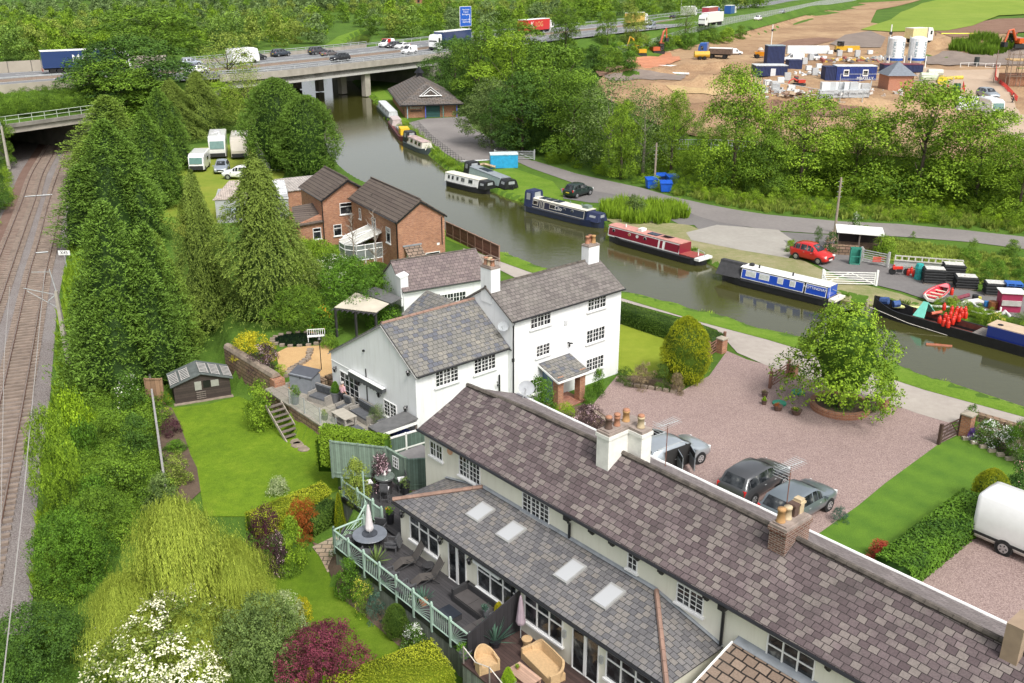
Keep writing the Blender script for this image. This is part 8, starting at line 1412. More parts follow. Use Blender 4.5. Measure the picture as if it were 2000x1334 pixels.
def psn(label,p,rz,h,shirt,trouser,hair,pose='stand',skin=(.5,.3,.22),vest=None):
 """one skinned body, with hair and clothing as its children"""
 t=emp('person',p,rz,label,'person');k=h/1.75;sk=pn('skin',skin,.6,var=.05)
 st={'stand':((.03,-.1,0),(-.02,.1,0),(.02,-.12),(0,.12)),'walk':((.3,-.08,0),(-.32,.08,.03),(.13,-.1),(-.02,.1))}[pose]
 la,ra,lk,rk=st;J={'pel':(0,0,.93),'sp':(0,0,1.12),'ch':(.01,0,1.32),'nk':(.015,0,1.48),'hd':(.03,0,1.58),'ht':(.03,0,1.68),'lh':(0,-.1,.9),'lk':(lk[0],lk[1],.5),'la':(la[0],la[1],.09+la[2]),'lt':(la[0]+.18,la[1],.04+la[2]),'rh':(0,.1,.9),'rk':(rk[0],rk[1],.5),'ra':(ra[0],ra[1],.09+ra[2]),'rt':(ra[0]+.18,ra[1],.04+ra[2]),'ls':(0,-.19,1.4),'le':(-.03-.1*(pose=='walk'),-.26,1.13),'lw':(.1,-.24,.9),'ln':(.15,-.23,.83),'rs':(0,.19,1.4),'re':(-.03,.26,1.13),'rw':(.12,.25,.9),'rn':(.17,.24,.83)}
 E=[('pel','sp'),('sp','ch'),('ch','nk'),('nk','hd'),('hd','ht'),('pel','lh'),('lh','lk'),('lk','la'),('la','lt'),('pel','rh'),('rh','rk'),('rk','ra'),('ra','rt'),('ch','ls'),('ls','le'),('le','lw'),('lw','ln'),('ch','rs'),('rs','re'),('re','rw'),('rw','rn')]
 rad=dict(pel=.13,sp=.12,ch=.14,nk=.055,hd=.09,ht=.075,lh=.09,lk=.06,la=.045,lt=.035,rh=.09,rk=.06,ra=.045,rt=.035,ls=.065,le=.045,lw=.032,ln=.028,rs=.065,re=.045,rw=.032,rn=.028)
 def grow(names,mat,nm,par,f=1.0):
  ks=list(names);me=bpy.data.meshes.new(nm);me.from_pydata([tuple(c*k for c in J[n_])for n_ in ks],[(ks.index(a),ks.index(b_))for a,b_ in E if a in ks and b_ in ks],[]);o=bpy.data.objects.new(nm,me);COL.objects.link(o);md=o.modifiers.new('s','SKIN')
  for i,n_ in enumerate(ks):r=rad[n_]*k*f;me.skin_vertices[0].data[i].radius=(r,r);me.skin_vertices[0].data[i].use_root=(i==0)
  o.modifiers.new('u','SUBSURF').levels=2;dg=bpy.context.evaluated_depsgraph_get();m2=bpy.data.meshes.new_from_object(o.evaluated_get(dg));bpy.data.objects.remove(o);m2 .polygons.foreach_set('use_smooth',np.ones(len(m2 .polygons),dtype=bool));m2 .materials.clear();return link(nm,m2,mat,par)
 b_=grow(J.keys(),sk,'body',t);grow(['pel','sp','ch','ls','le','rs','re'],shirt,'shirt',b_,1.16);grow(['pel','lh','lk','la','rh','rk','ra'],trouser,'trousers',b_,1.17)
 m=MB();m.lathe((.01*k,0,1.6*k),[(.1*k,-.02),(.115*k,.04),(.1*k,.09),(.05*k,.125)],12);m.build('hair',hair,b_,smooth=True)
 for s in(-1,1):x,y,z=J['la' if s<0 else 'ra'];m=MB();m.box((x-.06)*k,(x+.2)*k,(y-.045)*k,(y+.045)*k,(z-.09)*k,(z+.01)*k);m.build('shoe',dP,b_)
 if vest:grow(['pel','sp','ch'],vest,'vest',b_,1.3)
 m=MB();m.lathe((.125*k,0,1.585*k),[(.012,0),(.016,.02),(.008,.04)],6);[m.box(.115*k,.128*k,s*.035*k-.008,s*.035*k+.008,1.6*k,1.612*k)for s in(-1,1)];m.build('face',pn('lip',(.3,.12,.1),.6),b_);return t
psn('elderly person in a pink shirt and dark trousers stepping in at the patio door',U(-46.95,27.35),UA+R(95),1.74,pn('pink_shirt',(.62,.36,.4),.8),pn('dark_trousers',(.02,.02,.025),.9),pn('grey_hair',(.45,.42,.4),.8))
t=Th('lamp_post','slim black lantern post on the ochre gravel','lamp post',tuple(at(628,722,.05)));t.p('post',blk,MB().tube([(0,0,0),(0,0,1.9)],.03,6));t.p('lantern',blk,MB().lathe((0,0,1.9),[(.03,0),(.08,.05),(.13,.25),(.16,.27),(.04,.4)],6))
p=at(583,663,.06);t=Th('garden_pond','dark oval garden pond with a stone rim','pond',tuple(p),0);m=MB();m.lathe((0,0,-.02),[(1,0),(1,.08)],24,1.75,1.25);t.p('water',WATER.copy()if False else pn('pond_water',(.006,.012,.008),.03,var=.05),m);t.p('rim',MATS['stone_coping'],Bs([(1.85*cos(a)-.17,1.85*cos(a)+.17,1.35*sin(a)-.12,1.35*sin(a)+.12,-.05,.12)for a in[k*.35 for k in range(18)]]))
t=Th('garden_bench','white metal bench at the pond edge','bench',tuple(at(618,667,.05)),R(10));t.p('seat',wP,Bs([(-.6,.6,-.2+.1*k,-.14+.1*k,.42,.45)for k in range(4)]));t.p('backrest',wP,Bs([(-.6+.15*k,-.57+.15*k,.2,.23,.45,.85)for k in range(9)]+[(-.6,.6,.19,.24,.83,.87)]));[t.p('leg',wP,B(x-.02,x+.02,-.2,.22,0,.42))for x in(-.55,.55)]
m=MB();L_=[at(x,y,.1)for x,y in((606,684),(602,700),(585,712),(568,722),(556,738))]
for i in range(12):q=L_[min(int(i/3),3)].lerp(L_[min(int(i/3)+1,4)],(i%3)/3);m.cbox((q.x,q.y,.12),(.42,.3,.2),i*.7)
tag(m.build('rock_edging',MATS['stone_coping']),'curved line of flat rocks across the ochre gravel','edging')
t=Th('log_shelter','dark felt roofed lean-to shelter at the corner of the white cottage','shelter',toW(-41.1,25.35,0));t.p('roof',pn('roofing_felt',(.12,.12,.12),.95),MB().slab([(0,0,1.55),(1.25,0,1.55),(1.25,2.45,1.75),(0,2.45,1.75)],.08));t.p('fascia',wP,B(1.26,1.3,0,2.45,1.42,1.58));[t.p('post',oldW,B(x,x+.1,y,y+.1,0,1.5))for x in(.02,1.1)for y in(.02,2.3)];t.p('back_board',oldW,B(.0,.04,0,2.4,0,1.5));t.p('barbecue_cover',pn('blue_sheet2',(.02,.04,.2),.7),B(.4,1.0,1.2,2.2,0,.9))
def fence(label,A,B_,z0,z1,mat,n,name='garden_fence',cat='fence',post=None,top=None,th=.03,zB=None):
 A=Vc(A);B_=Vc(B_);d=B_-A;L=hypot(d.x,d.y);t=Th(name,label,cat,(A.x,A.y,0),atan2(d.y,d.x))
 m=MB();s=L/n
 for k in range(n):m2=B(k*s+.05,(k+1)*s-.05,-th/2,th/2,z0+.05,z1);t.p('panel',mat,m2);t.p('rail',post or mat,Bs([(k*s,(k+1)*s,-.06,.06,z1-.04,z1+.03),(k*s+.02,(k+1)*s-.02,-.05,.05,z0+.3,z0+.38)]))
 for k in range(n+1):t.p('post',post or mat,B(k*s-.05,k*s+.05,-.06,.06,z0,z1+.06))
 return t
fence('green garden fence with a white concrete post between the shelter and the cottages',toW(-39.8,25.4),toW(-39.5,28.2),0,1.2,fenceG,2,post=wP);fence('tall sage green fence with the climber, behind the round bar table',toW(-40.4,22.6),toW(-37.95,24.35),-.3,1.85,greenF,2)
t=fence('sage green fence panel with a small white lattice window beside the bar table',toW(-37.9,24.4),toW(-36.3,24.45),.0,1.85,greenF,1);m=Bs([(.55,1.05,-.06,-.03,1.0,1.05),(.55,1.05,-.06,-.03,1.6,1.65),(.55,.6,-.06,-.03,1.05,1.6),(1.0,1.05,-.06,-.03,1.05,1.6),(.7,.73,-.06,-.035,1.05,1.6),(.87,.9,-.06,-.035,1.05,1.6),(.6,1,-.06,-.035,1.22,1.25),(.6,1,-.06,-.035,1.41,1.44)]);t.p('mock_window',fM,m);t.p('mirror_pane',gM,B(.58,1.02,-.04,-.025,1.03,1.62))
fence('dark green side gate between the fence window and the cottage wall',toW(-36.2,24.5),toW(-35.6,25.4),0,1.8,fenceG,1,name='garden_gate',cat='gate');w=toW(-36.9,26.3);t=Th('low_shed','low grey roofed bin store behind the green fence','bin store',(w.x,w.y,0));t.p('box',oldW,B(-1.6,1.8,-.7,.7,0,.8));t.p('roof',pn('grey_board_roof',(.2,.19,.19),.8),B(-1.7,1.9,-.8,.8,.8,.86));strip('brick_alley',[toW(-38,25.2),toW(-34.6,25.2)],1.2,.03,brickO)
LD=(-34.2,-24.25,18.95,21.45)
t=Th('timber_deck','dark grey timber deck behind the cottages with sage green railings','deck',toW(LD[0],LD[2],0));t.p('boards',deckG,B(0,9.95,0,2.5,-.08,0.07));t.p('upper_boards',deckG,Bs([(-3.5,1.7,2.52,5.3,.06,.2),(-4.4,-3.5,2.9,4.0,.06,.2)]));t.p('step_riser',blk,B(-3.5,1.7,2.5,2.52,-.1,.2))
t.p('skirt',planks('grey_skirting',(.17,.19,.16),.13,0,.35),Bs([(0,9.95,.02,.06,-1.7,-.1),(0,.04,.06,2.5,-1.7,-.1),(-3.5,0,2.6,2.64,-1.7,.05),(-3.5,-3.46,2.6,5,-1.7,.05)]));t.p('fascia',blk,Bs([(-.02,9.95,-.02,.02,-.22,0),(-3.52,0,2.56,2.6,-.1,.13)]))
def rlg(label,A,B_,z,n,sun=()):
 A=Vc(A);B_=Vc(B_);d=B_-A;L=hypot(d.x,d.y);t=Th('deck_railing',label,'railing',(A.x,A.y,z),atan2(d.y,d.x));s=L/n;dz=B_.z-A.z
 zz=lambda x:dz*x/L
 m=MB();m.tube([(0,0,.95),(L,0,.95+dz)],.045,6);t.p('handrail',greenR,m);t.p('bottom_rail',greenR,MB().tube([(0,0,.1),(L,0,.1+dz)],.035,4))
 for k in range(n+1):x=k*s;m=B(x-.05,x+.05,-.05,.05,-.3+zz(x),1.05+zz(x));m.lathe((x,0,1.05+zz(x)),[(.03,0),(.055,.04),(.04,.09),(.01,.11)],8);t.p('post',greenR,m)
 for k in range(n):
  m=MB();x0,x1=k*s,(k+1)*s
  if k in sun:
   for j in range(1,10):a=pi*j/10*.5+.0;a=pi*.5*j/10;x2=x0+.06+min(s-.1,(s-.1)*cos(a)*1.2 if cos(a)*1.2<1 else s-.1);z2=min(.92,.12+.85*sin(a)*1.25);m.tube([(x0+.06,0,.12+zz(x0)),(x2,0,z2+zz(x2))],.014,4)
  else:
   for j in range(1,9):x=x0+s*j/9;m.tube([(x,0,.1+zz(x)),(x,0,.95+zz(x))],.016,4)
  t.p('baluster',greenR,m)
 return t
rlg('long sage green deck railing with sunray panels above the lower lawn',toW(LD[0],LD[2]),toW(LD[1],LD[2]),0,8,(1,3,5,7));rlg('short sage green railing with a sunray panel at the end of the lower deck',toW(LD[0],LD[2]),toW(LD[0],20.55),0,1,(0,));rlg('sage green railing along the edge of the upper deck',toW(-37.65,21.55),toW(-34.9,21.55),.15,2);rlg('sage green railing beside the black planter between the two decks',toW(-34.85,21.5),toW(-34.1,21.5),.1,1);rlg('slanting sage green handrail of the stair down to the garden',toW(-35.0,21.2,0),toW(-34.3,19.5,-1.1),.1,1)
t=Th('deck_stair','dark timber stair from the deck down to the stepping stones','steps',toW(-35,21.4,0));[t.p('tread',deckG,B(-.1,.75,-.3*k-.3,-.3*k,-.04-.24*k-.05,-.04-.24*k))for k in range(6)]
pole=Th('deck_pole','tall sage green pole on the upper deck railing','pole',toW(-35.9,21.7,.15));pole.p('shaft',greenR,MB().tube([(0,0,0),(0,0,2.1)],.04,6))
m=MB();m.prism([(0,0),(.06,0),(.06,2.75),(0,2.75)],[0,0,0,0],[1.15,1.15,1.95,1.95]);t=Th('screen_wall','black boarded privacy screen dividing the grey and brown decks','screen',toW(-24.2,18.75,0));t.p('boards',planks('black_screen',(.022,.02,.023),.2,0,.6),m);w=t
t=Th('timber_deck','brown timber deck with rattan seats at the bottom edge','deck',toW(-24.1,18.4,.07));t.p('boards',deckB,B(0,14,0,3.04,-.08,0));t.p('skirt',MATS['grey_skirting'],B(0,14,.03,.07,-1.7,-.09));t.p('rope_post',pn('rope_post',(.25,.22,.2),.7),Bs([(x,x+.04,.02,.06,0,.8)for x in(0.05,1.6,3.2,4.6)]));t.p('rope',pn('pale_rope',(.6,.56,.5),.8),MB().tube([(.07,.04,.78),(.8,.04,.5),(1.62,.04,.78),(2.4,.04,.5),(3.22,.04,.78),(3.9,.04,.5),(4.6,.04,.78)],.02,5))
dk=pn('dark_rattan',(.035,.034,.036),.75,var=.2,scale=10,bmp=.4);dkg=pn('charcoal_rattan',(.075,.075,.08),.75,var=.2,scale=10,bmp=.4);whc=pn('white_cushion',(.7,.69,.7),.8)
w=toW(-36.55,23.35,.15);t=Th('bar_table','round dark bar table with a glass top on the upper deck','table',tuple(w));t.p('table_top',pn('mosaic_glass',(.13,.16,.14),.15,var=.3,scale=8),MB().lathe((0,0,.98),[(.48,0),(.5,.02),(.48,.04)],24));t.p('pedestal',dk,MB().lathe((0,0,0),[(.34,0),(.3,.5),(.42,.96)],14));t.p('base_ring',dkg,MB().lathe((0,0,.9),[(.49,0),(.49,.07)],20))
o=Th('vase','white vase in the middle of the bar table','vase',tuple(toW(-36.55,23.35,1.17)));o.p('vase_body',wP,MB().lathe((0,0,0),[(.05,0),(.08,.08),(.03,.2),(.05,.26)],10))
def stool(label,u,v,rz):
 w=toW(u,v,.15);t=Th('bar_stool',label,'bar stool',tuple(w),UA+rz,'bar stools round the glass table');t.p('seat',dkg,B(-.21,.21,-.21,.21,.68,.74));t.p('seat_pad',whc,B(-.2,.2,-.2,.2,.74,.79));t.p('backrest',dkg,B(-.21,.21,.19,.23,.74,1.15))
 for x in(-.2,.17):
  for y in(-.2,.19):t.p('leg',dkg,B(x,x+.03,y,y+.03,0,.68))
 t.p('foot_rail',dkg,Bs([(-.2,.2,-.2,-.175,.25,.28),(-.2,.2,.19,.215,.25,.28),(-.2,-.175,-.2,.2,.25,.28),(.175,.2,-.2,.2,.25,.28)]))
stool('bar stool with its back to the railing, on the left side',-36.95,22.6,R(165));stool('bar stool nearest the sloping roof, with its back to us',-35.85,22.85,R(225));stool('bar stool against the fence at the far left',-37.25,23.9,R(40));stool('bar stool in the corner by the lattice window',-36.1,24.05,R(-25))
w=toW(-33.15,20.2);t=Th('dining_table','large round glass dining table under the closed parasol','table',(w.x,w.y,.0));t.p('table_top',pn('grey_glass_top',(.16,.175,.2),.12),MB().lathe((0,0,.7),[(.78,0),(.8,.02),(.78,.045)],30));t.p('turntable',pn('dark_turntable',(.05,.055,.065),.15),MB().lathe((0,0,.745),[(.36,0),(.36,.03)],24));t.p('pedestal',dk,MB().lathe((0,0,0),[(.45,0),(.4,.35),(.5,.68)],16))
def parasol(label,p,mat,h,z0):t=Th('parasol',label,'parasol',p);t.p('pole',galv,MB().tube([(0,0,0),(0,0,h)],.022,6));t.p('canopy',mat,MB().lathe((0,0,z0),[(.17,0),(.2,.12),(.14,.6),(.1,.95),(.05,h-z0-.05),(.01,h-z0+.03)],9))
parasol('closed pale parasol rising through the round dining table',(w.x,w.y,0),pn('pale_parasol',(.62,.58,.58),.85),2.25,.95);w=toW(-23.75,21.1);parasol('closed mauve parasol by the dark screen',(w.x,w.y,0),pn('mauve_parasol',(.33,.26,.3),.85),2.05,.75)
def chair(label,u,v,rz,mat=dkg,group=None,name='garden_chair'):
 w=toW(u,v);t=Th(name,label,'chair',(w.x,w.y,0),UA+rz,group);t.p('seat',mat,B(-.27,.27,-.27,.27,.36,.43));t.p('backrest',mat,MB().slab([(-.28,.24,.88),(.28,.24,.88),(.28,.3,.9),(-.28,.3,.9)],.5));[t.p('arm',mat,B(x-.03,x+.03,-.27,.28,.6,.65))for x in(-.27,.27)];[t.p('leg',mat,B(x-.025,x+.025,y-.025,y+.025,0,.6 if y<0 else.4))for x in(-.26,.26)for y in(-.25,.25)];t.p('apron',mat,B(-.26,.26,-.26,-.22,.1,.36))
for a in(('rattan dining chair on the rail side of the round table',-33.9,19.6,R(130)),('rattan dining chair against the planted stair corner',-33.6,20.95,R(35)),('rattan dining chair facing the railing, beside the step',-32.2,20.75,R(-50)),('rattan dining chair with its back to the long railing',-32.25,19.45,R(-140)),('rattan chair drawn up to the railing, left of two',-30.2,19.35,R(175)),('rattan chair drawn up to the railing, right of two',-29.0,19.35,R(185))):chair(*a)
def lng(label,u,v,rz):
 w=toW(u,v);t=Th('recliner',label,'recliner',(w.x,w.y,0),UA+rz);sl=pn('sling_fabric',(.085,.075,.068),.85);t.p('seat_sling',sl,MB().slab([(-.27,-.35,.42),(.27,-.35,.42),(.27,.2,.36),(-.27,.2,.36)],.02));t.p('back_sling',sl,MB().slab([(-.27,.2,.36),(.27,.2,.36),(.27,.62,1.1),(-.27,.62,1.1)],.02));t.p('leg_sling',sl,MB().slab([(-.25,-.75,.14),(.25,-.75,.14),(.25,-.35,.42),(-.25,-.35,.42)],.02))
 for s in(-.3,.3):m=MB();m.tube([(s,-.85,.0),(s,.35,.55),(s,.66,1.12)],.018,5);m.tube([(s,.5,0),(s,-.2,.6),(s,.3,.62)],.016,5);t.p('frame',dP,m)
lng('brown sling recliner nearer the round table, against the window',-30.7,20.65,R(-20));lng('brown sling recliner in front of the french doors',-29.15,20.55,R(-20));w=toW(-29.75,21.0);t=Th('side_table','small round dark side table between the two recliners','side table',(w.x,w.y,0));t.p('table_top',dk,MB().lathe((0,0,.42),[(.26,0),(.28,.03),(.26,.05)],18));t.p('drum',dk,MB().lathe((0,0,0),[(.2,0),(.16,.2),(.24,.42)],14))
w=toW(-26.3,20.8);t=Th('corner_sofa','dark rattan corner sofa on the grey deck','sofa',(w.x,w.y,0));t.p('base',dk,Bs([(-1.0,1.6,-.3,.45,0,.34),(.9,1.6,-1.5,-.3,0,.34)]));t.p('backrest',dk,Bs([(-1.1,1.7,.45,.6,0,.68),(-1.15,-1.0,-.3,.6,0,.68)]));t.p('seat_pad',pn('brown_grey_pad',(.07,.063,.062),.85),Bs([(-.98,-.12,-.28,.43,.34,.42),(-.1,.86,-.28,.43,.34,.42)]));t.p('side_pad',MATS['brown_grey_pad'],Bs([(.92,1.58,-.85,-.3,.34,.42),(.92,1.58,-1.48,-.87,.34,.42)]));t.p('corner_table',dkg,B(.9,1.6,-.28,.43,.34,.44))
w=toW(-26.6,19.75);t=Th('coffee_table','low dark rattan coffee table with a glass top','table',(w.x,w.y,0));t.p('base',dk,B(-.42,.42,-.3,.3,0,.33));t.p('glass_top',pn('black_glass',(.03,.035,.045),.05),B(-.43,.43,-.31,.31,.33,.35))
hon=pn('honey_rattan',(.5,.34,.18),.8,var=.12,scale=12,bmp=.4)
def tub(label,u,v,rz,W,name,cat):
 w=toW(u,v);t=Th(name,label,cat,(w.x,w.y,0),UA+rz);m=MB();n=14;pr=[]
 for k in range(n+1):
  a=pi*k/n;x=W/2*cos(a)if W<1.2 else(W/2-.35)*(1 if k<n/2 else-1 if k>n/2 else 0)+.35*cos(a);y=.38*sin(a);pr.append((x,y,.86-.28*abs(cos(a))**2))
 rings=[[(x*.9,y*.85-.02,.0),(x*1.0,y,z_),(x*.88,y*.86,z_),(x*.8,y*.75,.3)]for x,y,z_ in pr];m.loft(rings);t.p('shell',hon,m);t.p('arm',hon,Bs([(-W/2,-W/2+.1,-.42,.0,.05,.58),(W/2-.1,W/2,-.42,.0,.05,.58)]));t.p('seat',hon,B(-W/2+.08,W/2-.08,-.42,.3,.08,.4));[t.p('leg',pn('brown_leg',(.2,.11,.06),.6),B(x-.03,x+.03,y-.03,y+.03,-.0,.1))for x in(-W/2+.08,W/2-.08)for y in(-.38,.25)]
tub('honey coloured rattan tub chair on the brown deck',-23.35,18.95,R(75),.85,'tub_chair','armchair');tub('honey coloured rattan sofa on the brown deck under the window',-21.75,20.55,R(-8),2.0,'rattan_sofa','sofa');w=toW(-23.15,20.9);t=Th('rattan_stool','small waisted rattan stool beneath the mauve parasol','stool',(w.x,w.y,0));t.p('body',hon,MB().lathe((0,0,0),[(.2,0),(.14,.22),(.22,.48),(.2,.5)],16))
w=toW(-21.75,19.5);t=Th('coffee_table','pale wooden slatted coffee table on the brown deck','table',(w.x,w.y,0));tk=pn('pale_teak',(.42,.26,.19),.7,var=.1);t.p('table_top',planks('teak_slats',(.45,.29,.21),.1,1,.6),B(-.62,.62,-.33,.33,.4,.44));t.p('lower_shelf',tk,B(-.55,.55,-.28,.28,.12,.15));[t.p('leg',tk,B(x-.03,x+.03,y-.03,y+.03,0,.4))for x in(-.56,.56)for y in(-.27,.27)];pq('tiny potted plant on the pale wooden table',tuple(toW(-22.1,19.5,.44)),.07,.1,terra,'pot1','fresh',(.12,.2))
p=at(343,790,-1.6);w2=at(452,772,-1.6);dd=w2-p;a=atan2(dd.y,dd.x);SL_=dd.length;t=Th('old_shed','tumbledown dark timber shed with broken ladders of slats on its felt roof','shed',tuple(p),a);t.p('wall',planks('dark_boards',(.05,.036,.03),.16,1,.5),MB().prism([(0,0),(SL_,0),(SL_,2.2),(0,2.2)],0,[1.3,1.3,1.3,1.3]));m=MB();m.slab([(-.2,-.2,1.3),(SL_*.5,-.2,1.95),(SL_*.5,2.3,1.95),(-.2,2.3,1.3)],.06);m.slab([(SL_+.2,-.2,1.3),(SL_*.5,-.2,1.95),(SL_*.5,2.3,1.95),(SL_+.2,2.3,1.3)],.06);t.p('roof',pn('green_felt',(.1,.115,.11),.95,var=.3),m);t.p('gable',MATS['dark_boards'],MB().add([(0,-.001,1.3),(SL_,-.001,1.3),(SL_*.5,-.001,1.9)],[(0,1,2)]));pal=pn('pale_lath',(.42,.4,.38),.9)
for x0,sx in((-.15,1),(.55,1),(SL_+.15,-1),(SL_-.6,-1),(SL_-1.3,-1)):
 m=MB()
 for k in range(7):y=.0+.26*k;zf=lambda x:1.34+.65*min(1,abs((x if sx>0 else SL_-x)+.2)/(SL_*.5+.2));m.tube([(x0,y,zf(x0)+.05),(x0+sx*.5,y,zf(x0+sx*.5)+.05)],.025,4)
 for xx in(x0,x0+sx*.5):m.tube([(xx,-.1,zf(xx)+.05),(xx,1.7,zf(xx)+.05)],.03,4)
 t.p('roof_ladder',pal,m)
t.p('board_window',pn('faded_board',(.3,.3,.26),.9),Bs([(SL_*.37,SL_*.49,-.03,0,.75,1.35),(SL_*.66,SL_*.8,-.03,0,.85,1.3)]));t.p('window_opening',blk,B(SL_*.52,SL_*.65,-.02,.0,.85,1.35));t.p('pallet_front',oldW,Bs([(SL_*.38,SL_*.55,-.08,-.02,.15+.14*k,.22+.14*k)for k in range(4)]));t.p('base_slab',MATS['stone_coping'],B(-.1,SL_+.1,-.3,.1,-.04,.04))
fence('long grey weathered fence between the lawn and the rail bank',at(297,765,-1.7),at(328,985,-1.7),-1.8,-.5,planks('grey_fence',(.2,.19,.19),.15,0,.5),10,post=pn('silver_post',(.3,.29,.28),.9));t=fence('tall brown fence panel beneath the largest cypress',at(290,790,-1.6),at(322,790,-1.6),-1.8,.2,planks('tan_boards',(.28,.17,.1),.3,0,.6),1)
for x,y,lb in((104,950,'short grey post with two caps on the rail bank'),):t=Th('marker_post',lb,'post',tuple(at(x,y,-2)));t.p('post',concM,Bs([(-.06,.06,-.06,.06,0,.8),(.1,.22,-.06,.06,0,.5)]))
fence('brown panelled fence along the towpath behind the brick house',at(872,462),at(975,512),0,1.5,planks('red_brown_panel',(.14,.06,.04),.3,1,.6),7,post=pn('brown_post',(.25,.15,.11),.8))
for px,py,c,lb in((745,508,(.02,.07,.03),'dark green wheeled bin by the brick house corner'),(772,512,(.01,.08,.5),'blue lidded bin behind the outbuilding roof')):t=Th('wheelie_bin',lb,'bin',tuple(at(px,py,.0)),.4);m_=pn('bin%d'%px,c,.5);t.p('body',m_,MB().loft([[(s*a,s*b_,z)for a,b_ in((-1,-1),(1,-1),(1,1),(-1,1))]for s,z in((.24,0),(.3,1.0))]));t.p('lid',m_,B(-.33,.33,-.34,.33,1.0,1.08))
gw=pn('dark_brown_gate',(.07,.04,.03),.7,var=.2);gw2=pn('brown_gate',(.2,.1,.07),.7,var=.2)
def fb5(label,A,B_,h,mat,n=5,name='field_gate',posts=True,brace=True):
 A=Vc(A);B_=Vc(B_);d=B_-A;L=hypot(d.x,d.y);t=Th(name,label,'gate',(A.x,A.y,A.z),atan2(d.y,d.x));t.p('bars',mat,Bs([(0,L,-.02,.02,.12+(h-.2)*k/(n-1),.19+(h-.2)*k/(n-1))for k in range(n)]));t.p('stile',mat,Bs([(0,.08,-.03,.03,.05,h+.1),(L-.08,L,-.03,.03,.05,h+.02)]))
 if brace:t.p('brace',mat,MB().tube([(.05,0,.15),(L/2,0,h-.05),(L-.05,0,.15)],.03,4))
 if posts:[t.p('gate_post',mat,B(x-.08,x+.08,-.08,.08,0,h+.2))for x in(-.12,L+.12)]
 return t
fb5('dark brown timber gate leaf left of the ringed tree',at(1505,758),at(1537,737),1.0,gw2);fb5('dark brown timber gate leaf right of the ringed tree',at(1690,815),at(1732,795),1.1,gw);fb5('dark brown timber gate leaf at the corner of the striped lawn',at(1835,868),at(1870,850),1.1,gw);fb5('reddish brown timber gate by the hedge end',at(1385,698),at(1412,680),1.0,gw2)
for px,py,h,lb in((1885,852,1.35,'brick gate pillar with a stone cap at the lawn corner'),(1722,800,.8,'low brick pillar behind the right hand tree gate'),(1546,735,.9,'brick pillar half hidden under the tree on the drive'),(1408,688,1.0,'brick pillar with a stone cap at the hedge end')):t=Th('gate_pillar',lb,'pillar',tuple(at(px,py)));t.p('pillar',brickR,B(-.28,.28,-.28,.28,0,h));t.p('cap',pn('stone_cap',(.33,.29,.23),.9),MB().loft([[(s*a,s*b_,z)for a,b_ in((-1,-1),(1,-1),(1,1),(-1,1))]for s,z in((.34,h),(.34,h+.08),(.1,h+.16))]))
t=Th('stone_wall','low stone wall behind the white hydrangeas','wall',tuple(at(1905,822)),0);q=at(1905,822);q2=at(2060,868)-q;t.p('masonry',stoneM,MB().slab([(0,0,.45),tuple(q2+Vc((0,0,.45))),tuple(q2+Vc((.2,.35,.45))),(.2,.35,.45)],.5));t=Th('stone_edging','broken line of pale stones along the hydrangea bed','edging',tuple(at(1880,862)),0);q=at(1880,862);t.p('stones',pn('pale_stone',(.35,.3,.23),.9,var=.2),MB().add([],[]))if False else t.p('stones',pn('pale_stone',(.35,.3,.23),.9,var=.2),Bs([((at(1885+17*k,860+8*k)-q).x-.18,(at(1885+17*k,860+8*k)-q).x+.2,(at(1885+17*k,860+8*k)-q).y-.1,(at(1885+17*k,860+8*k)-q).y+.12,0,.22)for k in range(6)]))
for(x0,y0,x1,y1,lb,nm)in((1230,752,1330,768,'row of sandstone blocks edging the heather bed','a'),(1150,795,1240,868,'dark stone kerb between the gravel and the porch bed','b')):
 m=MB();a_,b_=at(x0,y0,.08),at(x1,y1,.08);n=int((b_-a_).length/.42)
 for k in range(n):q=a_.lerp(b_,k/n);m.cbox((q.x,q.y,.1),(.36,.24,.24 if nm=='a' else.12),atan2((b_-a_).y,(b_-a_).x)+.2*sin(k*2.1))
 tag(m.build('stone_edging',MATS['stone_coping']),lb,'edging')
c=at(1640,798);t=Th('tree_ring','round brick planter ring at the foot of the tree on the drive','planter',tuple(c),0);m=MB();n=28
V=[];
for rr_,zz in((1.75,0),(1.75,.42),(1.5,.42),(1.5,.05)):V.append([(rr_*cos(6.283*k/n),rr_*sin(6.283*k/n),zz)for k in range(n)])
m.loft(V,cap=False);t.p('brick_ring',brickR,m);m=MB();m.lathe((0,0,.0),[(1.52,0),(1.52,.3)],24);t.p('soil',beddirt,m);o=link('ground_ivy',lib('flat1'),None,t.t);set_mat(o,LM['deep']);o.location=(0,0,.2);o.scale=(.85,.85,.4)
for px,py,lb in((1559,767,'round flat green cover on the gravel, nearer the canal'),(1522,789,'round flat green cover on the gravel beside the half barrel')):m=MB();m.lathe((0,0,0),[(.42,0),(.42,.1),(.38,.12)],20);tag(m.build('manhole_cover',pn('green_lid',(.02,.25,.15),.5),None,loc=tuple(at(px,py,.04))),lb,'tank lid')
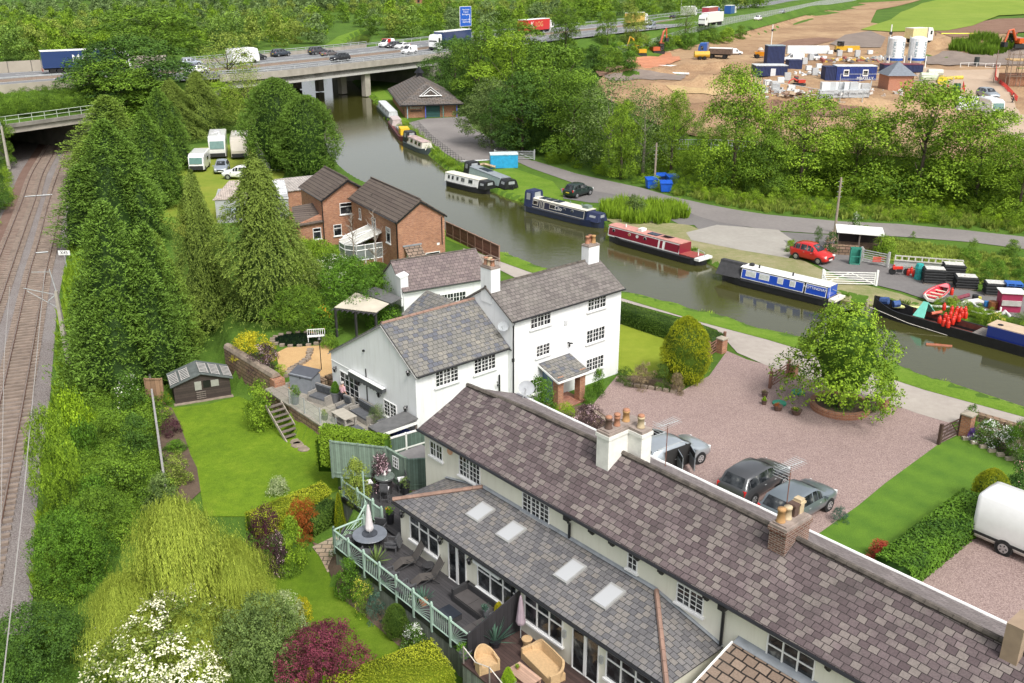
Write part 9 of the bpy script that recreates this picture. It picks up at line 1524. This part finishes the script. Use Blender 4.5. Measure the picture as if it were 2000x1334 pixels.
# ================= THE WHARF ACROSS THE CANAL =================
wl_=MATS['white_paint']
fb5('long white braced five bar gate standing open on the wharf',at(1608,556,.05),at(1708,558,.05),1.15,wl_,6);fb5('short white gate end beside the blue and white boat',at(1606,560,.05),at(1619,585,.05),1.1,wl_,6,posts=False,brace=False);fb5('grey tubular gate with a red notice beside the wood store',at(1683,512,.05),at(1731,522,.05),1.2,pn('pale_metal',(.5,.5,.48),.5),6,brace=False);fb5('long steel field gate across the boathouse track',at(968,312,.05),at(1042,312,.05),1.2,galv,5)
t=Th('notice','red lettered notice fixed to the grey tubular gate','sign',tuple(at(1715,514,.3)),R(-8));t.p('panel',pn('notice_red',(.55,.09,.07),.6),Bs([(-.5,.5,-.03,0,.1+.13*k,.19+.13*k)for k in range(4)]))
t=Th('wood_store','open wood store with a flat white roof and stone front wall','shelter',tuple(at(1632,492,.05)),R(-14));t.p('roof',wl_,MB().slab([(-.1,-.2,1.95),(4.1,-.2,1.85),(4.1,2.3,2.0),(-.1,2.3,2.1)],.07));[t.p('post',oldW,B(x,x+.12,y,y+.12,0,1.9))for x in(0,1.9,3.8)for y in(0,2)];t.p('back_wall',pn('dark_back',(.04,.03,.03),.9),B(0,3.9,2.0,2.1,0,1.8));t.p('stone_front',stoneM,B(-.6,1.9,-.9,-.4,0,.85));t.p('logs',pn('logs',(.15,.1,.07),.9,var=.3,scale=5),MB().tube([(.2,1.2,.3),(3.6,1.2,.3)],.45,8))
t=Th('rubbish_cage','tall green mesh trolley leaning at the wood store','trolley',tuple(at(1669,517,.05)),R(-10));t.p('cage',pn('green_cage',(.03,.22,.16),.6),Bs([(-.45,-.38,0,.5,0,1.5),(.38,.45,0,.5,0,1.5),(-.45,.45,0,.06,1.4,1.5),(-.45,.45,0,.06,.0,.1),(-.45,.45,0,.06,.7,.76),(-.45,.45,.45,.5,0,1.5)]))
def bottle(m,x,y,z=0,h=.6,r=.145):m.lathe((x,y,z),[(r*.9,0),(r,.05),(r,h*.72),(r*.75,h*.83),(r*.35,h*.87),(r*.55,h*.9),(r*.55,h),(r*.3,h)],10)
redG=pn('gas_red',(.62,.03,.015),.4);gb=None
def gas(px,py,z,label='red gas bottle in the cluster on the barge and bank',group='red gas bottles'):
 global gb
 p=at(px,py,z)
 if gb is None:m=MB();bottle(m,0,0);gb=m.build('gas_bottle',redG,None,smooth=True);o=gb
 else:o=gb.copy();COL.objects.link(o)
 o.location=tuple(p);return tag(o,label,'gas bottle',group)
for k,(x,y)in enumerate(((1834,632),(1842,637),(1850,631),(1851,640),(1860,634),(1862,629),(1845,625),(1855,622),(1865,622),(1872,628),(1878,621),(1885,622),(1875,614),(1884,613),(1868,613),(1858,612),(1843,606))):gas(x,y,.2)
gas(1745,530,.05,'lone tall red gas bottle beside the motorbike','red gas bottles');gas(1773,538,.05,'red gas bottle left in the trio by the teal sheet');gas(1779,534,.05,'red gas bottle middle of the trio by the teal sheet');gas(1784,540,.05,'red gas bottle right in the trio by the teal sheet');gas(1858,576,.05,'red gas bottle beside the red dinghy')
t=Th('teal_wrap','tall stack wrapped in teal plastic beside the gas bottles','wrapped stack',tuple(at(1793,545,.05)),.1);t.p('wrap',pn('teal_sheet',(.02,.3,.28),.4,var=.3,scale=4),MB().lathe((0,0,0),[(.38,0),(.33,.5),(.4,1.0),(.3,1.35),(.1,1.4)],8))
t=Th('motorbike','small red off road motorbike parked by the ladder rack','motorbike',tuple(at(1756,537,.05)),R(-8));[t.p('wheel',tM,MB().tube([(x,-.05,.3),(x,.05,.3)],.3,14))for x in(-.6,.6)];t.p('frame',redG,MB().slab([(-.6,-.12,.7),(.2,-.12,.75),(.2,.12,.75),(-.6,.12,.7)],.2));t.p('fork',galv,MB().tube([(.6,0,.3),(.4,0,.9),(.35,.3,.95)],.03,5));t.p('engine',dP,B(-.25,.2,-.12,.12,.25,.55))
t=Th('ladder_rack','white panel fence topped with a long ladder like rack on the wharf','fence',tuple(at(1745,520,.05)),R(-17));t.p('rack',pn('off_white',(.55,.53,.48),.7),Bs([(0,5.6,-.05,0,.95,1.05),(0,5.6,-.05,0,.55,.65)]+[(.55*k,.55*k+.12,-.04,0,.6,1.0)for k in range(11)]));t.p('white_panels',pn('dull_white',(.42,.42,.4),.7),B(0,5.4,.05,.1,0,.55))
blkp=pn('black_wrap',(.012,.013,.014),.75,var=.3,scale=4,bmp=.5)
for px,py,n,lb in((1822,552,5,'largest stack of black wrapped coal bags, left in the row'),(1858,548,6,'tallest stack of black wrapped coal bags'),(1884,562,4,'stack of black wrapped coal bags with a pale top, third in the row'),(1942,575,4,'low stack of black wrapped coal bags beside the blue pallets')):
 t=Th('coal_pallet',lb,'pallet stack',tuple(at(px,py,.05)),R(-12),'wrapped coal pallets');rr_=random.Random(px)
 for k in range(n):e=rr_.uniform(-.05,.05);t.p('bag_layer',blkp,MB().lathe((e,0,.12+.24*k),[(.78,0),(.88,.08),(.88,.16),(.78,.23)],4,1,.85))if False else t.p('bag_layer',blkp,MB().loft([[(s*a*.85+e,s*b_*.62,z)for a,b_ in((-1,-1),(1,-1),(1,1),(-1,1))]for s,z in((.93,.1+.23*k),(1.02,.16+.23*k),(1.02,.26+.23*k),(.94,.32+.23*k))]))
 t.p('top_sheet',pn('pale_sheet',(.55,.54,.5),.6,var=.2,scale=4),B(-.75,.75,-.5,.5,.12+.23*n,.15+.23*n));t.p('pallet',oldW,B(-.85,.85,-.6,.6,0,.12))
bl_=pn('blue_pallet',(.02,.11,.4),.6)
for k in range(7):o=B(-.62,.62,-.5,.5,0,.04);o.box(-.62,-.5,-.5,.5,.04,.14);o.box(.5,.62,-.5,.5,.04,.14);o.box(-.06,.06,-.5,.5,.04,.14);o.box(-.62,.62,-.5,.5,.14,.17);q=at(1975,580,.05);tag(o.build('blue_pallet',bl_ if k==6 else pn('dark_blue_pallet',(.02,.05,.14),.7),None,loc=(q.x,q.y,.06+.175*k),rz=R(-12)),('blue pallet topmost in the stack at the right edge' if k==6 else 'worn blue pallet number %s from the ground in the stack at the right edge'%('one','two','three','four','five','six')[k]),'pallet','stack of blue pallets')
p=at(1832,582,.05);t=Th('rowing_dinghy','red and white open rowing dinghy drawn up on the grass','dinghy',tuple(p),R(48));rings=[];inn=[]
for i in range(13):
 f=i/12;x=-1.75+3.5*f;w_=.68*sin(pi*(.28+.72*min(1,f))*1.0)**.6 if f<.98 else.05;w_=max(.04,w_);zt=.62+.16*f*f;rings.append([(x,-w_*.35,.12+.2*f*f),(x,-w_,zt*.7),(x,-w_*1.03,zt),(x,-w_*.88,zt),(x,-w_*.45,.3),(x,w_*.45,.3),(x,w_*.88,zt),(x,w_*1.03,zt),(x,w_,zt*.7),(x,w_*.35,.12+.2*f*f)])
t.p('hull',pn('dinghy_white',(.62,.6,.56),.5),MB().loft(rings));t.p('inner_lining',pn('dinghy_red',(.6,.03,.05),.45),MB().loft([[(r[3][0]*.95,r[3][1]*.98,r[3][2]+.012),(r[4][0]*.95,r[4][1],r[4][2]+.02),(r[5][0]*.95,r[5][1],r[5][2]+.02),(r[6][0]*.95,r[6][1]*.98,r[6][2]+.012)]for r in rings[1:-1]],closed=False,cap=False));t.p('gunwale',MATS['dinghy_red'],MB().tube([r[2]for r in rings],.05,5));t.p('gunwale',MATS['dinghy_red'],MB().tube([r[7]for r in rings],.05,5));[t.p('thwart',pn('thwart_cream',(.6,.52,.4),.7),B(x-.13,x+.13,-.6,.6,.5,.54))for x in(-1.4,-.55,.35)];t.p('foredeck',pn('dinghy_pink',(.6,.2,.22),.5),MB().slab([(.9,-.5,.72),(1.7,-.08,.8),(1.7,.08,.8),(.9,.5,.72)],.03))
t=Th('kiosk','dark pink wooden kiosk with a white flat roof on the wharf','kiosk',tuple(at(1968,606,.05)),R(-10));pk=pn('dark_pink',(.3,.02,.07),.6);t.p('body',pk,B(-.75,.75,-.5,.6,0,1.5));t.p('roof',wl_,B(-.85,.95,-.6,.8,1.5,1.57));t.p('counter',pn('grey_counter',(.4,.38,.36),.7),B(-.7,.7,-.62,-.5,.55,.95));t.p('door_opening',blk,B(.751,.76,.0,.45,.6,1.4))
for a in(('upturned_hull','upturned white boat hull lying on the bank',1893,598,(.62,.6,.57),[(-1.1,-.3,.05),(-.3,-.1,.35),(.6,.1,.4),(1.2,.35,.1)],.22),('boat_rim','curved white gunwale frame half buried in weeds',1925,612,(.6,.58,.54),[(-1,.3,.1),(-.8,-.4,.15),(0,-.6,.15),(.9,-.4,.3),(1.2,.2,.4)],.07),('handcart','maroon and blue hand cart among the scrap',1872,592,(.2,.04,.06),[(-.8,-.2,.3),(.9,.4,.55)],.16),('white_plank','long white plank lying beside the gas bottles',1852,603,(.6,.6,.58),[(-1.3,.3,.12),(1.2,-.3,.15)],.1),('rusty_drum','rusty brown drum in the weeds',1938,603,(.25,.09,.03),[(0,0,0),(0,0,.6)],.35),('orange_board','orange board propped on the barge',1828,622,(.55,.14,.08),[(-.4,0,.4),(.4,.1,.5)],.12),('blue_drum','small blue drum by the white frame',1925,600,(.03,.2,.5),[(0,0,.1),(0,0,.5)],.18),('sack_truck','rusty red sack truck leaning on the coal pallets',1878,563,(.3,.07,.04),[(-.2,0,0),(.1,0,1.1),(.3,0,0)],.05),('white_chairs','pile of white plastic chairs at the bank edge',1960,625,(.6,.6,.58),[(-.4,0,.2),(0,0,.7),(.4,0,.3)],.14),('yellow_tub','small yellow tub among the scrap',1912,588,(.65,.6,.1),[(0,0,0),(0,0,.35)],.16),('black_bin','black plastic bin behind the scrap',1903,590,(.02,.02,.022),[(0,0,0),(0,0,.6)],.24),('garden_lounger','white plastic lounger frame on the grass',1905,606,(.6,.6,.6),[(-.3,.4,.6),(.1,0,.3),(.6,-.4,.1)],.09),('mooring_pile','weathered wooden mooring pile standing in the water edge',1688,628,(.3,.27,.18),[(0,0,-.6),(.05,0,1.3)],.12),('yellow_mat','pale yellow board lying on the bank beside the barge',1775,602,(.6,.62,.25),[(-1.2,.2,.1),(1.2,-.3,.1)],.14),('submerged_sheet','reddish sheet just under the water of the canal',1835,675,(.3,.1,.05),[(-.9,.2,-.44),(.8,-.2,-.44)],.12)):
 nm,lb,px,py,c_,L_,r_=a;m=MB();m.tube([(q[0],q[1],q[2])for q in L_],r_,8);z_=-.45 if 'water' in lb else.05;q=at(px,py,z_);tag(m.build(nm,pn('c_'+nm,c_,.6,var=.2,scale=3),None,loc=(q.x,q.y,(0 if z_<0 else.05))),lb,nm.split('_')[-1])
m=MB();a_,b_=at(1700,600,.6),at(1850,655,-.4);m.tube([a_,a_.lerp(b_,.5)-Vc((0,0,.15)),b_],.02,4);tag(m.build('mooring_rope',MATS['pale_rope']),'slack mooring rope running from the barge bow into the water','rope')
for px,py,pt_,lb in((1630,455,348,'taller leaning wooden utility pole beside the wood store'),(1278,364,280,'wooden utility pole beside the blue bins'),):p=at(px,py,.05);h=zat(p.x,p.y,pt_);t=Th('utility_pole',lb,'utility pole',tuple(p),0);t.p('pole',pn('pole_wood',(.3,.25,.19),.9,var=.2),MB().tube([(0,0,0),(.0,0,h)],[.14,.1],8));t.p('step_irons',galv,Bs([(-.25,.25,-.02,.02,h-.4-.5*k,h-.37-.5*k)for k in range(4)]))
bb=pn('bin_blue',(.01,.09,.5),.45)
for px,py,rz,lb in((1272,368,.2,'blue commercial bin left of the utility pole'),(1300,375,.0,'blue commercial bin nearest the lane'),(1312,362,.3,'blue commercial bin behind and right of the others'),(1290,360,.1,'dark blue bin at the back of the group')):t=Th('commercial_bin',lb,'bin',tuple(G(px,py)),rz,'blue bins by the lane');t.p('body',bb if px!=1290 else paint('navy2',(.02,.03,.09)),MB().loft([[(s*a*.65,s*b_*.45,z)for a,b_ in((-1,-1),(1,-1),(1,1),(-1,1))]for s,z in((.85,.1),(1.05,1.15))]));t.p('lid',bb,MB().slab([(-.72,-.55,1.12),(.72,-.55,1.12),(.72,.5,1.35),(-.72,.5,1.35)],.06))
t=Th('blue_container','bright blue box container with a white lid by the field gate','container',tuple(at(984,326,.05)),R(5));cy=pn('cyan_box',(.02,.3,.55),.5,var=.15);t.p('body',cy,B(-1.8,1.8,-.8,1.0,0,1.7));t.p('lid',pn('white_lid',(.6,.68,.7),.5),B(-1.85,1.85,-.85,1.05,1.7,1.8))
t=Th('scrap_heap','heap of timber and pipes beside the blue box','scrap heap',tuple(at(945,330,.05)),0);t.p('timber',pn('mixed_scrap',(.4,.3,.2),.9,var=.5,scale=2),MB().tube([(-1.5,0,.3),(0,.3,.6),(1.5,-.2,.3)],.2,5));t.p('pipe',galv,MB().tube([(-3,1,.8),(3.2,1.6,1.0)],.1,6))
m=MB();L_=[at(x,y,.05)for x,y in((812,248),(838,276),(868,300),(905,328))];R_=rsm([Vc(q)for q in L_],1.6)
for q in R_:m.tube([(q.x-.6,q.y,0),(q.x-.6,q.y,.95),(q.x+.6,q.y-.3,.95),(q.x+.6,q.y-.3,0)],.035,4)
tag(m.build('hoop_rail',pn('dark_hoops',(.05,.05,.05),.6)),'row of dark hooped railings along the boathouse yard','railing')
# ================= THE BUILDING SITE =================
def g3(px,py,dz=.2):p=G(px,py);return(p.x,p.y,p.z+dz)
def pw(px,wpx,py):p=G(px,py);return wpx*(p.y*cP-(p.z-CH)*sP)/F
def bxt(name,label,cat,px,py,wpx,hpx,dep,mat,roof=None,rz=0,group=None,win=(),txt=None,door=None,z0=0):
 """a box whose front foot is at px,py in the photograph"""
 p=g3(px,py);w=pw(px,wpx,py)/2;h=max(.3,zat(p[0],p[1],py-hpx)-p[2]);t=Th(name,label,cat,(p[0],p[1],p[2]+z0),rz,group);t.p('body',mat,B(-w,w,0,dep,0,h));
 if roof:t.p('roof',roof,B(-w-.05,w+.05,-.05,dep+.05,h,h+.12))
 for f in win:t.p('window',wP,B(-w+2*w*f-.55,-w+2*w*f+.55,-.04,0,h*.35,h*.8));t.p('pane',gM,B(-w+2*w*f-.4,-w+2*w*f+.4,-.06,-.041,h*.43,h*.72))
 if door is not None:t.p('door',pn('pale_door',(.6,.62,.64),.5),B(-w+2*w*door-.5,-w+2*w*door+.5,-.04,0,.05,h*.75))
 if txt:tx(txt,.8,wP,t.t,(w*.45,-.03,h*.2),(R(90),0,0))
 return t,w,h
cb=cg_('cabin_blue',(.02,.045,.22),.3);cd_=cg_('cabin_dark',(.018,.03,.1),.3);gr_=pn('cabin_roof_grey',(.5,.52,.53),.6)
bxt('site_cabin','long dark blue site cabin at the left with a white door','site cabin',1506,151,62,22,4,cd_,gr_,door=.55)
bxt('site_cabin','tall dark blue container block standing above the long cabin','site cabin',1514,128,34,38,3,cd_,pn('teal_grey_roof',(.25,.32,.36),.6));bxt('site_cabin','small dark blue container right of the tall block','site cabin',1553,137,26,18,3,cd_,cd_)
bxt('site_cabin','dark container between the yard gap and the lettered cabin','site cabin',1622,160,23,28,3,cd_,cd_);bxt('site_cabin','bright blue site cabin with two windows and white lettering','site cabin',1671,161,78,31,3,cb,pn('pale_roof',(.6,.66,.7),.5),win=(.24,.72),txt='M&KELLY');bxt('site_cabin','dark blue container behind the brick hut','site cabin',1764,143,76,16,3,cd_,pn('maroon_top',(.15,.03,.05),.6))
for k,(px,lb)in enumerate(((1745,'left of the two white cement silos lettered HOLCIM'),(1787,'right of the two white cement silos lettered HOLCIM'))):
 p=g3(px,134);zt=zat(p[0],p[1],71)-p[2];r=pw(px,31,134)/2;t=Th('cement_silo',lb,'silo',p,0,'white cement silos');sw=pn('silo_white',(.75,.78,.8),.35);t.p('tank',sw,MB().lathe((0,0,0),[(r*.25,zt*.12),(r,zt*.24),(r,zt*.94),(r*.5,zt*1.0),(r*.2,zt*1.01)],20));t.p('blue_band',pn('silo_blue',(.01,.08,.35),.4),MB().lathe((0,0,0),[(r*1.01,zt*.24),(r*1.01,zt*.32)],20))
 for x in(-r,r*.9):
  for y in(-r*.8,r*.8):t.p('leg',wP,MB().tube([(x,y,0),(x,y,zt*.4)],.12,5))
 t.p('ladder',galv,B(-r-.25,-r-.1,-.1,.1,zt*.1,zt));tx('HOLCIM',.85,pn('silo_letter',(.05,.15,.2),.5),t.t,(-r*.5,-r*.9,zt*.6),(R(90),R(-90),0));tx('HOLCIM',.85,MATS['silo_letter'],t.t,(r*.6,-r*.84,zt*.6),(R(90),R(-90),R(20)))
t,w_,h_=bxt('brick_hut','small windowless orange brick hut with a grey pyramid roof','hut',1757,181,48,33,5,brickP);t.p('roof',pn('grey_tile_roof',(.16,.18,.21),.7,var=.15),MB().add([(-w_-.4,-.4,h_),(w_+.4,-.4,h_),(w_+.4,5.4,h_),(-w_-.4,5.4,h_),(0,2.4,h_+2.3),(0,2.6,h_+2.3)],[(0,1,4),(1,2,5,4),(2,3,5),(3,0,4,5),(3,2,1,0)]))
blk_=[pn('block_white',(.66,.68,.68),.7,var=.08),pn('block_grey',(.45,.47,.48),.8,var=.1)]
def pallet(px,py,mat,label,group,h=1.1,txt=None,w=1.15):
 t=Th('block_pallet',label,'pallet',g3(px,py),_tr.uniform(-.15,.15),group);t.p('blocks',mat,Bs([(-w/2,w/2,0,1,.1,h)]));t.p('base',oldW,B(-w/2,w/2,0,1,0,.09))
 if txt:tx(txt,.42,dP,t.t,(0,-.015,h*.5),(R(90),0,0))
for k in range(12):
 for j in range(2):pallet(1542+k*6.6,107-j*5,blk_[0],'white wrapped block pallet in the back row behind the cabins','white pallets in the back row',1.7)
for k in range(8):pallet(1608+k*11.5,196-k*.4,blk_[1],'grey block pallet with black letters in the front compound','lettered block pallets',1.25,'NVN',1.3);pallet(1612+k*11,184,blk_[k%2],'block pallet in the second line of the front compound','second line of block pallets',1.6,None,1.3)
for k,(x,y)in enumerate(((1500,170),(1512,178),(1525,165),(1538,160),(1580,140),(1592,150),(1600,136),(1572,128),(1610,120),(1585,120),(1622,108),(1640,112),(1660,104),(1675,112),(1700,108),(1515,185),(1546,180))):pallet(x,y,blk_[k%2],'loose white or grey pallet of building blocks among the cabins','scattered pallets among the cabins',1.0+.5*(k%2))
for k in range(7):pallet(1880+k%4*9,206+k//4*12,blk_[0],'pale stack of kerb stones beside the parked pickup','stacks of kerb stones',1.1,None,1.5)
def digger(px,py,s,c,label,rz,arm):
 t=Th('excavator',label,'excavator',g3(px,py,.1),rz);m=paint('digger%d'%px,c);[t.p('track',dP,MB().loft([[(x,y,0),(x,y+.5,0),(x,y+.5,.75*s),(x,y,.75*s)]for x in(-1.7*s,1.7*s)]))for y in(-1.2*s,.8*s)];t.p('body',m,Bs([(-1.7*s,.6*s,-1.1*s,1.1*s,.9*s,1.9*s)]));t.p('cab',gM,B(.3*s,1.4*s,-1.1*s,-.1*s,1.0*s,2.8*s));t.p('cab_roof',m,B(.25*s,1.45*s,-1.15*s,-.05*s,2.8*s,2.9*s));t.p('boom',m,MB().tube([(.8*s,.3*s,1.5*s)]+[(x*s,.3*s,z*s)for x,z in arm],[.3*s,.28*s]+[.2*s]*(len(arm)-1),6));x,z=arm[-1];t.p('bucket',dP,B((x-.4)*s,(x+.5)*s,-.2*s,.8*s,(z-.9)*s,z*s))
digger(1249,110,1.0,(.65,.33,.02),'yellow excavator with a raised boom beside the rubble heap',R(195),((2.2,4.6),(3.2,5.4),(4.0,2.6)));digger(1283,106,1.1,(.5,.1,.04),'orange machine with a long dark arm behind the rubble heap',R(20),((1.8,5.6),(2.6,6.5),(2.8,4.0)));digger(1985,94,1.2,(.6,.1,.02),'bright orange excavator at the right edge of the site',R(200),((2,3.6),(3.0,3.4),(3.6,1.2)));digger(1560,168,.6,(.5,.05,.03),'small red and white mini digger in front of the long cabin',R(185),((2,2.2),(3.2,1.6),(3.6,.6)))
def placeS(t,px,py,rz):t.location=g3(px,py,.1);t.rotation_euler=(0,0,rz);return t
placeS(car('white panel van parked behind the tipper truck on the site','smallvan',4.5,1.8,1.85,whC,'van','van'),1435,108,R(-5));placeS(boxvan('white drop nosed van facing us at the bottom of the haul road','van','van',5.2,2.0,2.4,whC,roofstuff=False),1933,224,R(-92));placeS(car('grey pickup parked above the white van on the haul road','suv',5.2,1.9,1.8,paint('silver',(.4,.44,.47),.5)),1928,194,R(-88));placeS(car('white van with a blue flash behind the cabins','smallvan',4.8,1.9,2,whC,'van','van'),1548,122,R(175));placeS(car('white car beyond the cabins among the pallets','hatch',4.2,1.8,1.5,whC),1590,118,R(-80))
t=placeS(lorry('tipper truck with a blue cab and brown body on the site track',8,pn('tipper_brown',(.12,.08,.06),.8,var=.3),paint('blue',(.03,.1,.35)),H=2.4),1396,115,R(160));t['category']='truck';t.name='tipper_truck'
t=placeS(lorry('white concrete mixer truck behind the silos with a pale yellow frame',8,pn('mixer_yellow',(.7,.6,.3),.7),whC,H=3.6),1793,84,R(30));t['category']='truck';t.name='mixer_truck'
t=Th('water_bowser','yellow water bowser trailer in front of the tipper truck','bowser',g3(1370,118),0);t.p('tank',paint('bowser',(.6,.36,.03)),MB().tube([(-1.8,0,1.2),(1.8,0,1.2)],.75,12));[t.p('wheel',tM,MB().tube([(x,-.9,.4),(x,.9,.4)],.4,12))for x in(-.5,.6)]
t=Th('dumper','orange dumper with a pale drum left of the cabins','dumper',g3(1484,115),0);t.p('skip',paint('dumper',(.7,.28,.01)),MB().loft([[(s*a*1.6,s*b_*.9,z)for a,b_ in((-1,-1),(1,-1),(1,1),(-1,1))]for s,z in((.6,.5),(1,1.5))]));t.p('drum',pn('pale_drum',(.5,.42,.36),.7),MB().lathe((0,0,1.3),[(.5,0),(.8,.6),(.3,1.2)],12));t.p('wheel',tM,MB().tube([(-.8,-1,.5),(-.8,1,.5)],.5,12))
t=Th('telehandler','yellow telehandler with a glazed cab behind the pallets','telehandler',g3(1642,104),0);t.p('body',paint('tele',(.6,.36,.03)),B(-1.5,4.5,-.8,.8,.6,1.7));t.p('cab',gM,B(-1.2,.3,-1,.0,1.7,2.8));t.p('wheel',tM,MB().tube([(-1,-1,.5),(-1,1,.5)],.55,12))
for a in(('cable_drum','yellow cable reel standing on edge beside the hut',1838,168,(.65,.5,.03),[(0,-.3,.9),(0,.3,.9)],.95),('cable_drum','row of small yellow reels on the dirt',1855,158,(.6,.45,.05),[(-1.5,0,.4),(2.5,0,.6)],.4),('generator','pale green generator box beside the hut',1812,160,(.5,.58,.42),[(-1.6,0,.9),(1.6,0,.9)],.85),('generator','second pale generator behind the first one',1825,150,(.5,.52,.45),[(-1.5,0,.8),(1.5,0,.8)],.7),('pipe_bundle','bundle of long yellow pipes lying on the spoil',1876,68,(.65,.6,.05),[(-7,0,.3),(7,-.5,.3)],.3),('membrane_roll','white sheet roll lying below the rubble heap',1287,131,(.7,.7,.68),[(-4,0,.2),(4,0,.2)],.2),('membrane_roll','short white sheet roll on the bare ground',1325,146,(.7,.7,.68),[(-2.5,.8,.2),(2,-.8,.2)],.25),('portable_toilet','dark green portable toilet behind red and white barriers',1866,190,(.02,.1,.07),[(0,0,0),(0,0,2.3)],.6),('portable_toilet','dark portable toilet by the far fence',1906,130,(.03,.04,.04),[(0,0,0),(0,0,2.0)],.55),('timber_pallet','slatted wooden pallet lying on the bank',1706,225,(.4,.3,.22),[(-2,0,.1),(2,.6,.2)],.15)):
 m=MB();m.tube(a[5],a[6],10);q=g3(a[2],a[3],.05);tag(m.build(a[0],pn('s_'+a[1][:12],a[4],.6,var=.2),None,loc=q),a[1],a[0].split('_')[-1])
def junk(name,label,px,py,sp,n,cols,seed,sz=.7):
 rr=random.Random(seed);t=Th(name,label,'scrap heap',g3(px,py,0),0)
 for j,c in enumerate(cols):
  m=MB()
  for k in range(n):m.cbox((rr.gauss(0,sp),rr.gauss(0,sp*.4),rr.uniform(.1,1.0)),(rr.uniform(.2,sz*2),rr.uniform(.2,sz),rr.uniform(.1,sz)),rr.uniform(0,3),rr.uniform(-.5,.5))
  o=t.p('debris',pn('junk%d%s'%(j,seed),c,.7,var=.25,scale=2),m);tag(o,kind='stuff')
junk('scrap_staging','red brown and white heap of scrap stored behind the lettered cabin',1652,122,3.2,14,((.3,.1,.08),(.55,.53,.5),(.6,.4,.08),(.15,.14,.14)),3)
junk('plastic_heap','heap of clear plastic sheeting and boards left of the silos',1700,120,2.6,16,((.55,.57,.55),(.4,.42,.42)),4);junk('plastic_heap','white sacks and wrapping strewn at the front of the compound',1540,186,3.6,16,((.62,.62,.6),(.45,.46,.46),(.3,.2,.15)),5,.5);junk('plastic_heap','white sacks and bags piled between the cabins',1590,150,3.0,14,((.66,.67,.67),(.5,.52,.54)),6,.6);junk('timber_scrap','broken timber and lath left of the lettered pallets',1575,192,2.6,12,((.5,.4,.28),(.4,.36,.3)),7,.5);junk('kerb_scrap','broken kerbs and boards at the hut foot',1720,186,3,10,((.55,.53,.5),(.4,.33,.28)),8,.5)
for a in((1976,204,R(-60),'person in dark clothing striding along the haul road','walk',pn('black_jacket',(.02,.02,.022),.8),None),(1816,71,R(90),'site worker in a yellow vest, left of two by the mixer truck','stand',pn('navy_top',(.03,.04,.08),.8),1),(1827,71,R(60),'site worker in a yellow vest, right of two by the mixer truck','stand',pn('navy_top',(.03,.04,.08),.8),1)):
 psn(a[3],g3(a[0],a[1],.02),a[2],1.8,a[5],MATS['dark_trousers'],pn('dark_hair',(.03,.02,.015),.8),a[4],vest=pn('hi_vis',(.6,.65,.05),.7)if a[6]else None)
def mf_(label,L,h,step,name='site_fence',mat=None,cat='fence',bars=(.1,.5,.97),wires=True):
 W=[Vc(g3(x,y,0))for x,y in L];Q=rsm(W,step);o=Q[0];t=Th(name,label,cat,tuple(o),0);m=MB();mm=MB()
 for q in Q:m.box(q.x-o.x-.05,q.x-o.x+.05,q.y-o.y-.05,q.y-o.y+.05,q.z-o.z,q.z-o.z+h)
 for f in bars:mm.tube([tuple(q-o+Vc((0,0,h*f)))for q in Q],.04,4)
 t.p('posts',mat or galv,m);t.p('rails',mat or galv,mm)
 if wires:
  m=MB()
  for a_,b_ in zip(Q[:-1],Q[1:]):
   n=max(2,int((b_-a_).length/.45))
   for k in range(n):q=a_.lerp(b_,k/n)-o;m.box(q.x-.03,q.x+.03,q.y-.01,q.y+.01,q.z+.05,q.z+h)
  t.p('pales',mat or galv,m)
mf_('long grey palisade fence between the motorway belt and the site',[(1124,123),(1200,109),(1255,98),(1330,74),(1400,56),(1450,43),(1530,28),(1600,12),(1680,0)],2.4,3)
mf_('temporary mesh fence along the bottom of the block compound',[(1470,170),(1500,185),(1560,192),(1600,200),(1690,204),(1700,180)],2,3.5,wires=False);mf_('temporary mesh fence beside the brick hut',[(1640,165),(1730,165),(1800,168),(1860,172)],2,3.5,wires=False);mf_('wire fence along the top of the lane bank',[(1300,293),(1400,294),(1500,300)],1.4,3)
rw=pn('barrier_red',(.6,.04,.03),.5)
mf_('red and white plastic barriers curving beside the haul road',[(1945,128),(1943,160),(1965,178),(1985,200)],1.1,1.6,'site_barrier',rw,'barrier',(.15,.4,.65,.95));mf_('white barrier frames along the far edge of the haul road',[(1875,133),(1903,132),(1930,134),(1952,133)],1.1,2,'site_barrier',wP,'barrier',(.2,.95),False);mf_('red barrier rail around the dark green toilet',[(1850,172),(1850,187),(1882,186),(1880,172)],1.2,1.5,'site_barrier',rw,'barrier',(.3,.95),False)
for px,py,pt_,lb in((1505,100,48,'thin white camera mast behind the tall blue container'),(1732,125,48,'thin white camera mast left of the silos'),(1330,20,-30,'tall lamp column on the motorway verge')):q=g3(px,py,0);h=zat(q[0],q[1],pt_)-q[2];t=Th('mast',lb,'mast',q,0);t.p('shaft',wP,MB().tube([(0,0,0),(0,0,h)],.13,6));t.p('camera_box',dP,B(-.3,.3,-.2,.2,h*.75,h*.75+.6))
q=g3(1990,172);t=Th('scaffold','brown scaffolding round a half built house at the right edge','scaffold',q,0);t.p('standards',pn('scaffold_brown',(.22,.16,.12),.7),Bs([(x-.05,x+.05,y-.05,y+.05,0,6)for x in(-2,0,2,4)for y in(0,1.4,6)]));t.p('ledgers',MATS['scaffold_brown'],Bs([(-2.2,5.2,y-.05,y+.05,z,z+.08)for y in(0,1.4)for z in(1.8,3.8,5.6)]));t.p('boards',oldW,B(-2.2,5.2,0,1.4,3.7,3.78));t.p('house_shell',brickR,B(-1.2,5,1.8,6,0,1.9));t.p('timber_deck',pn('ply_tan',(.5,.33,.15),.8),B(-1,5,1.8,5,4.4,4.6))
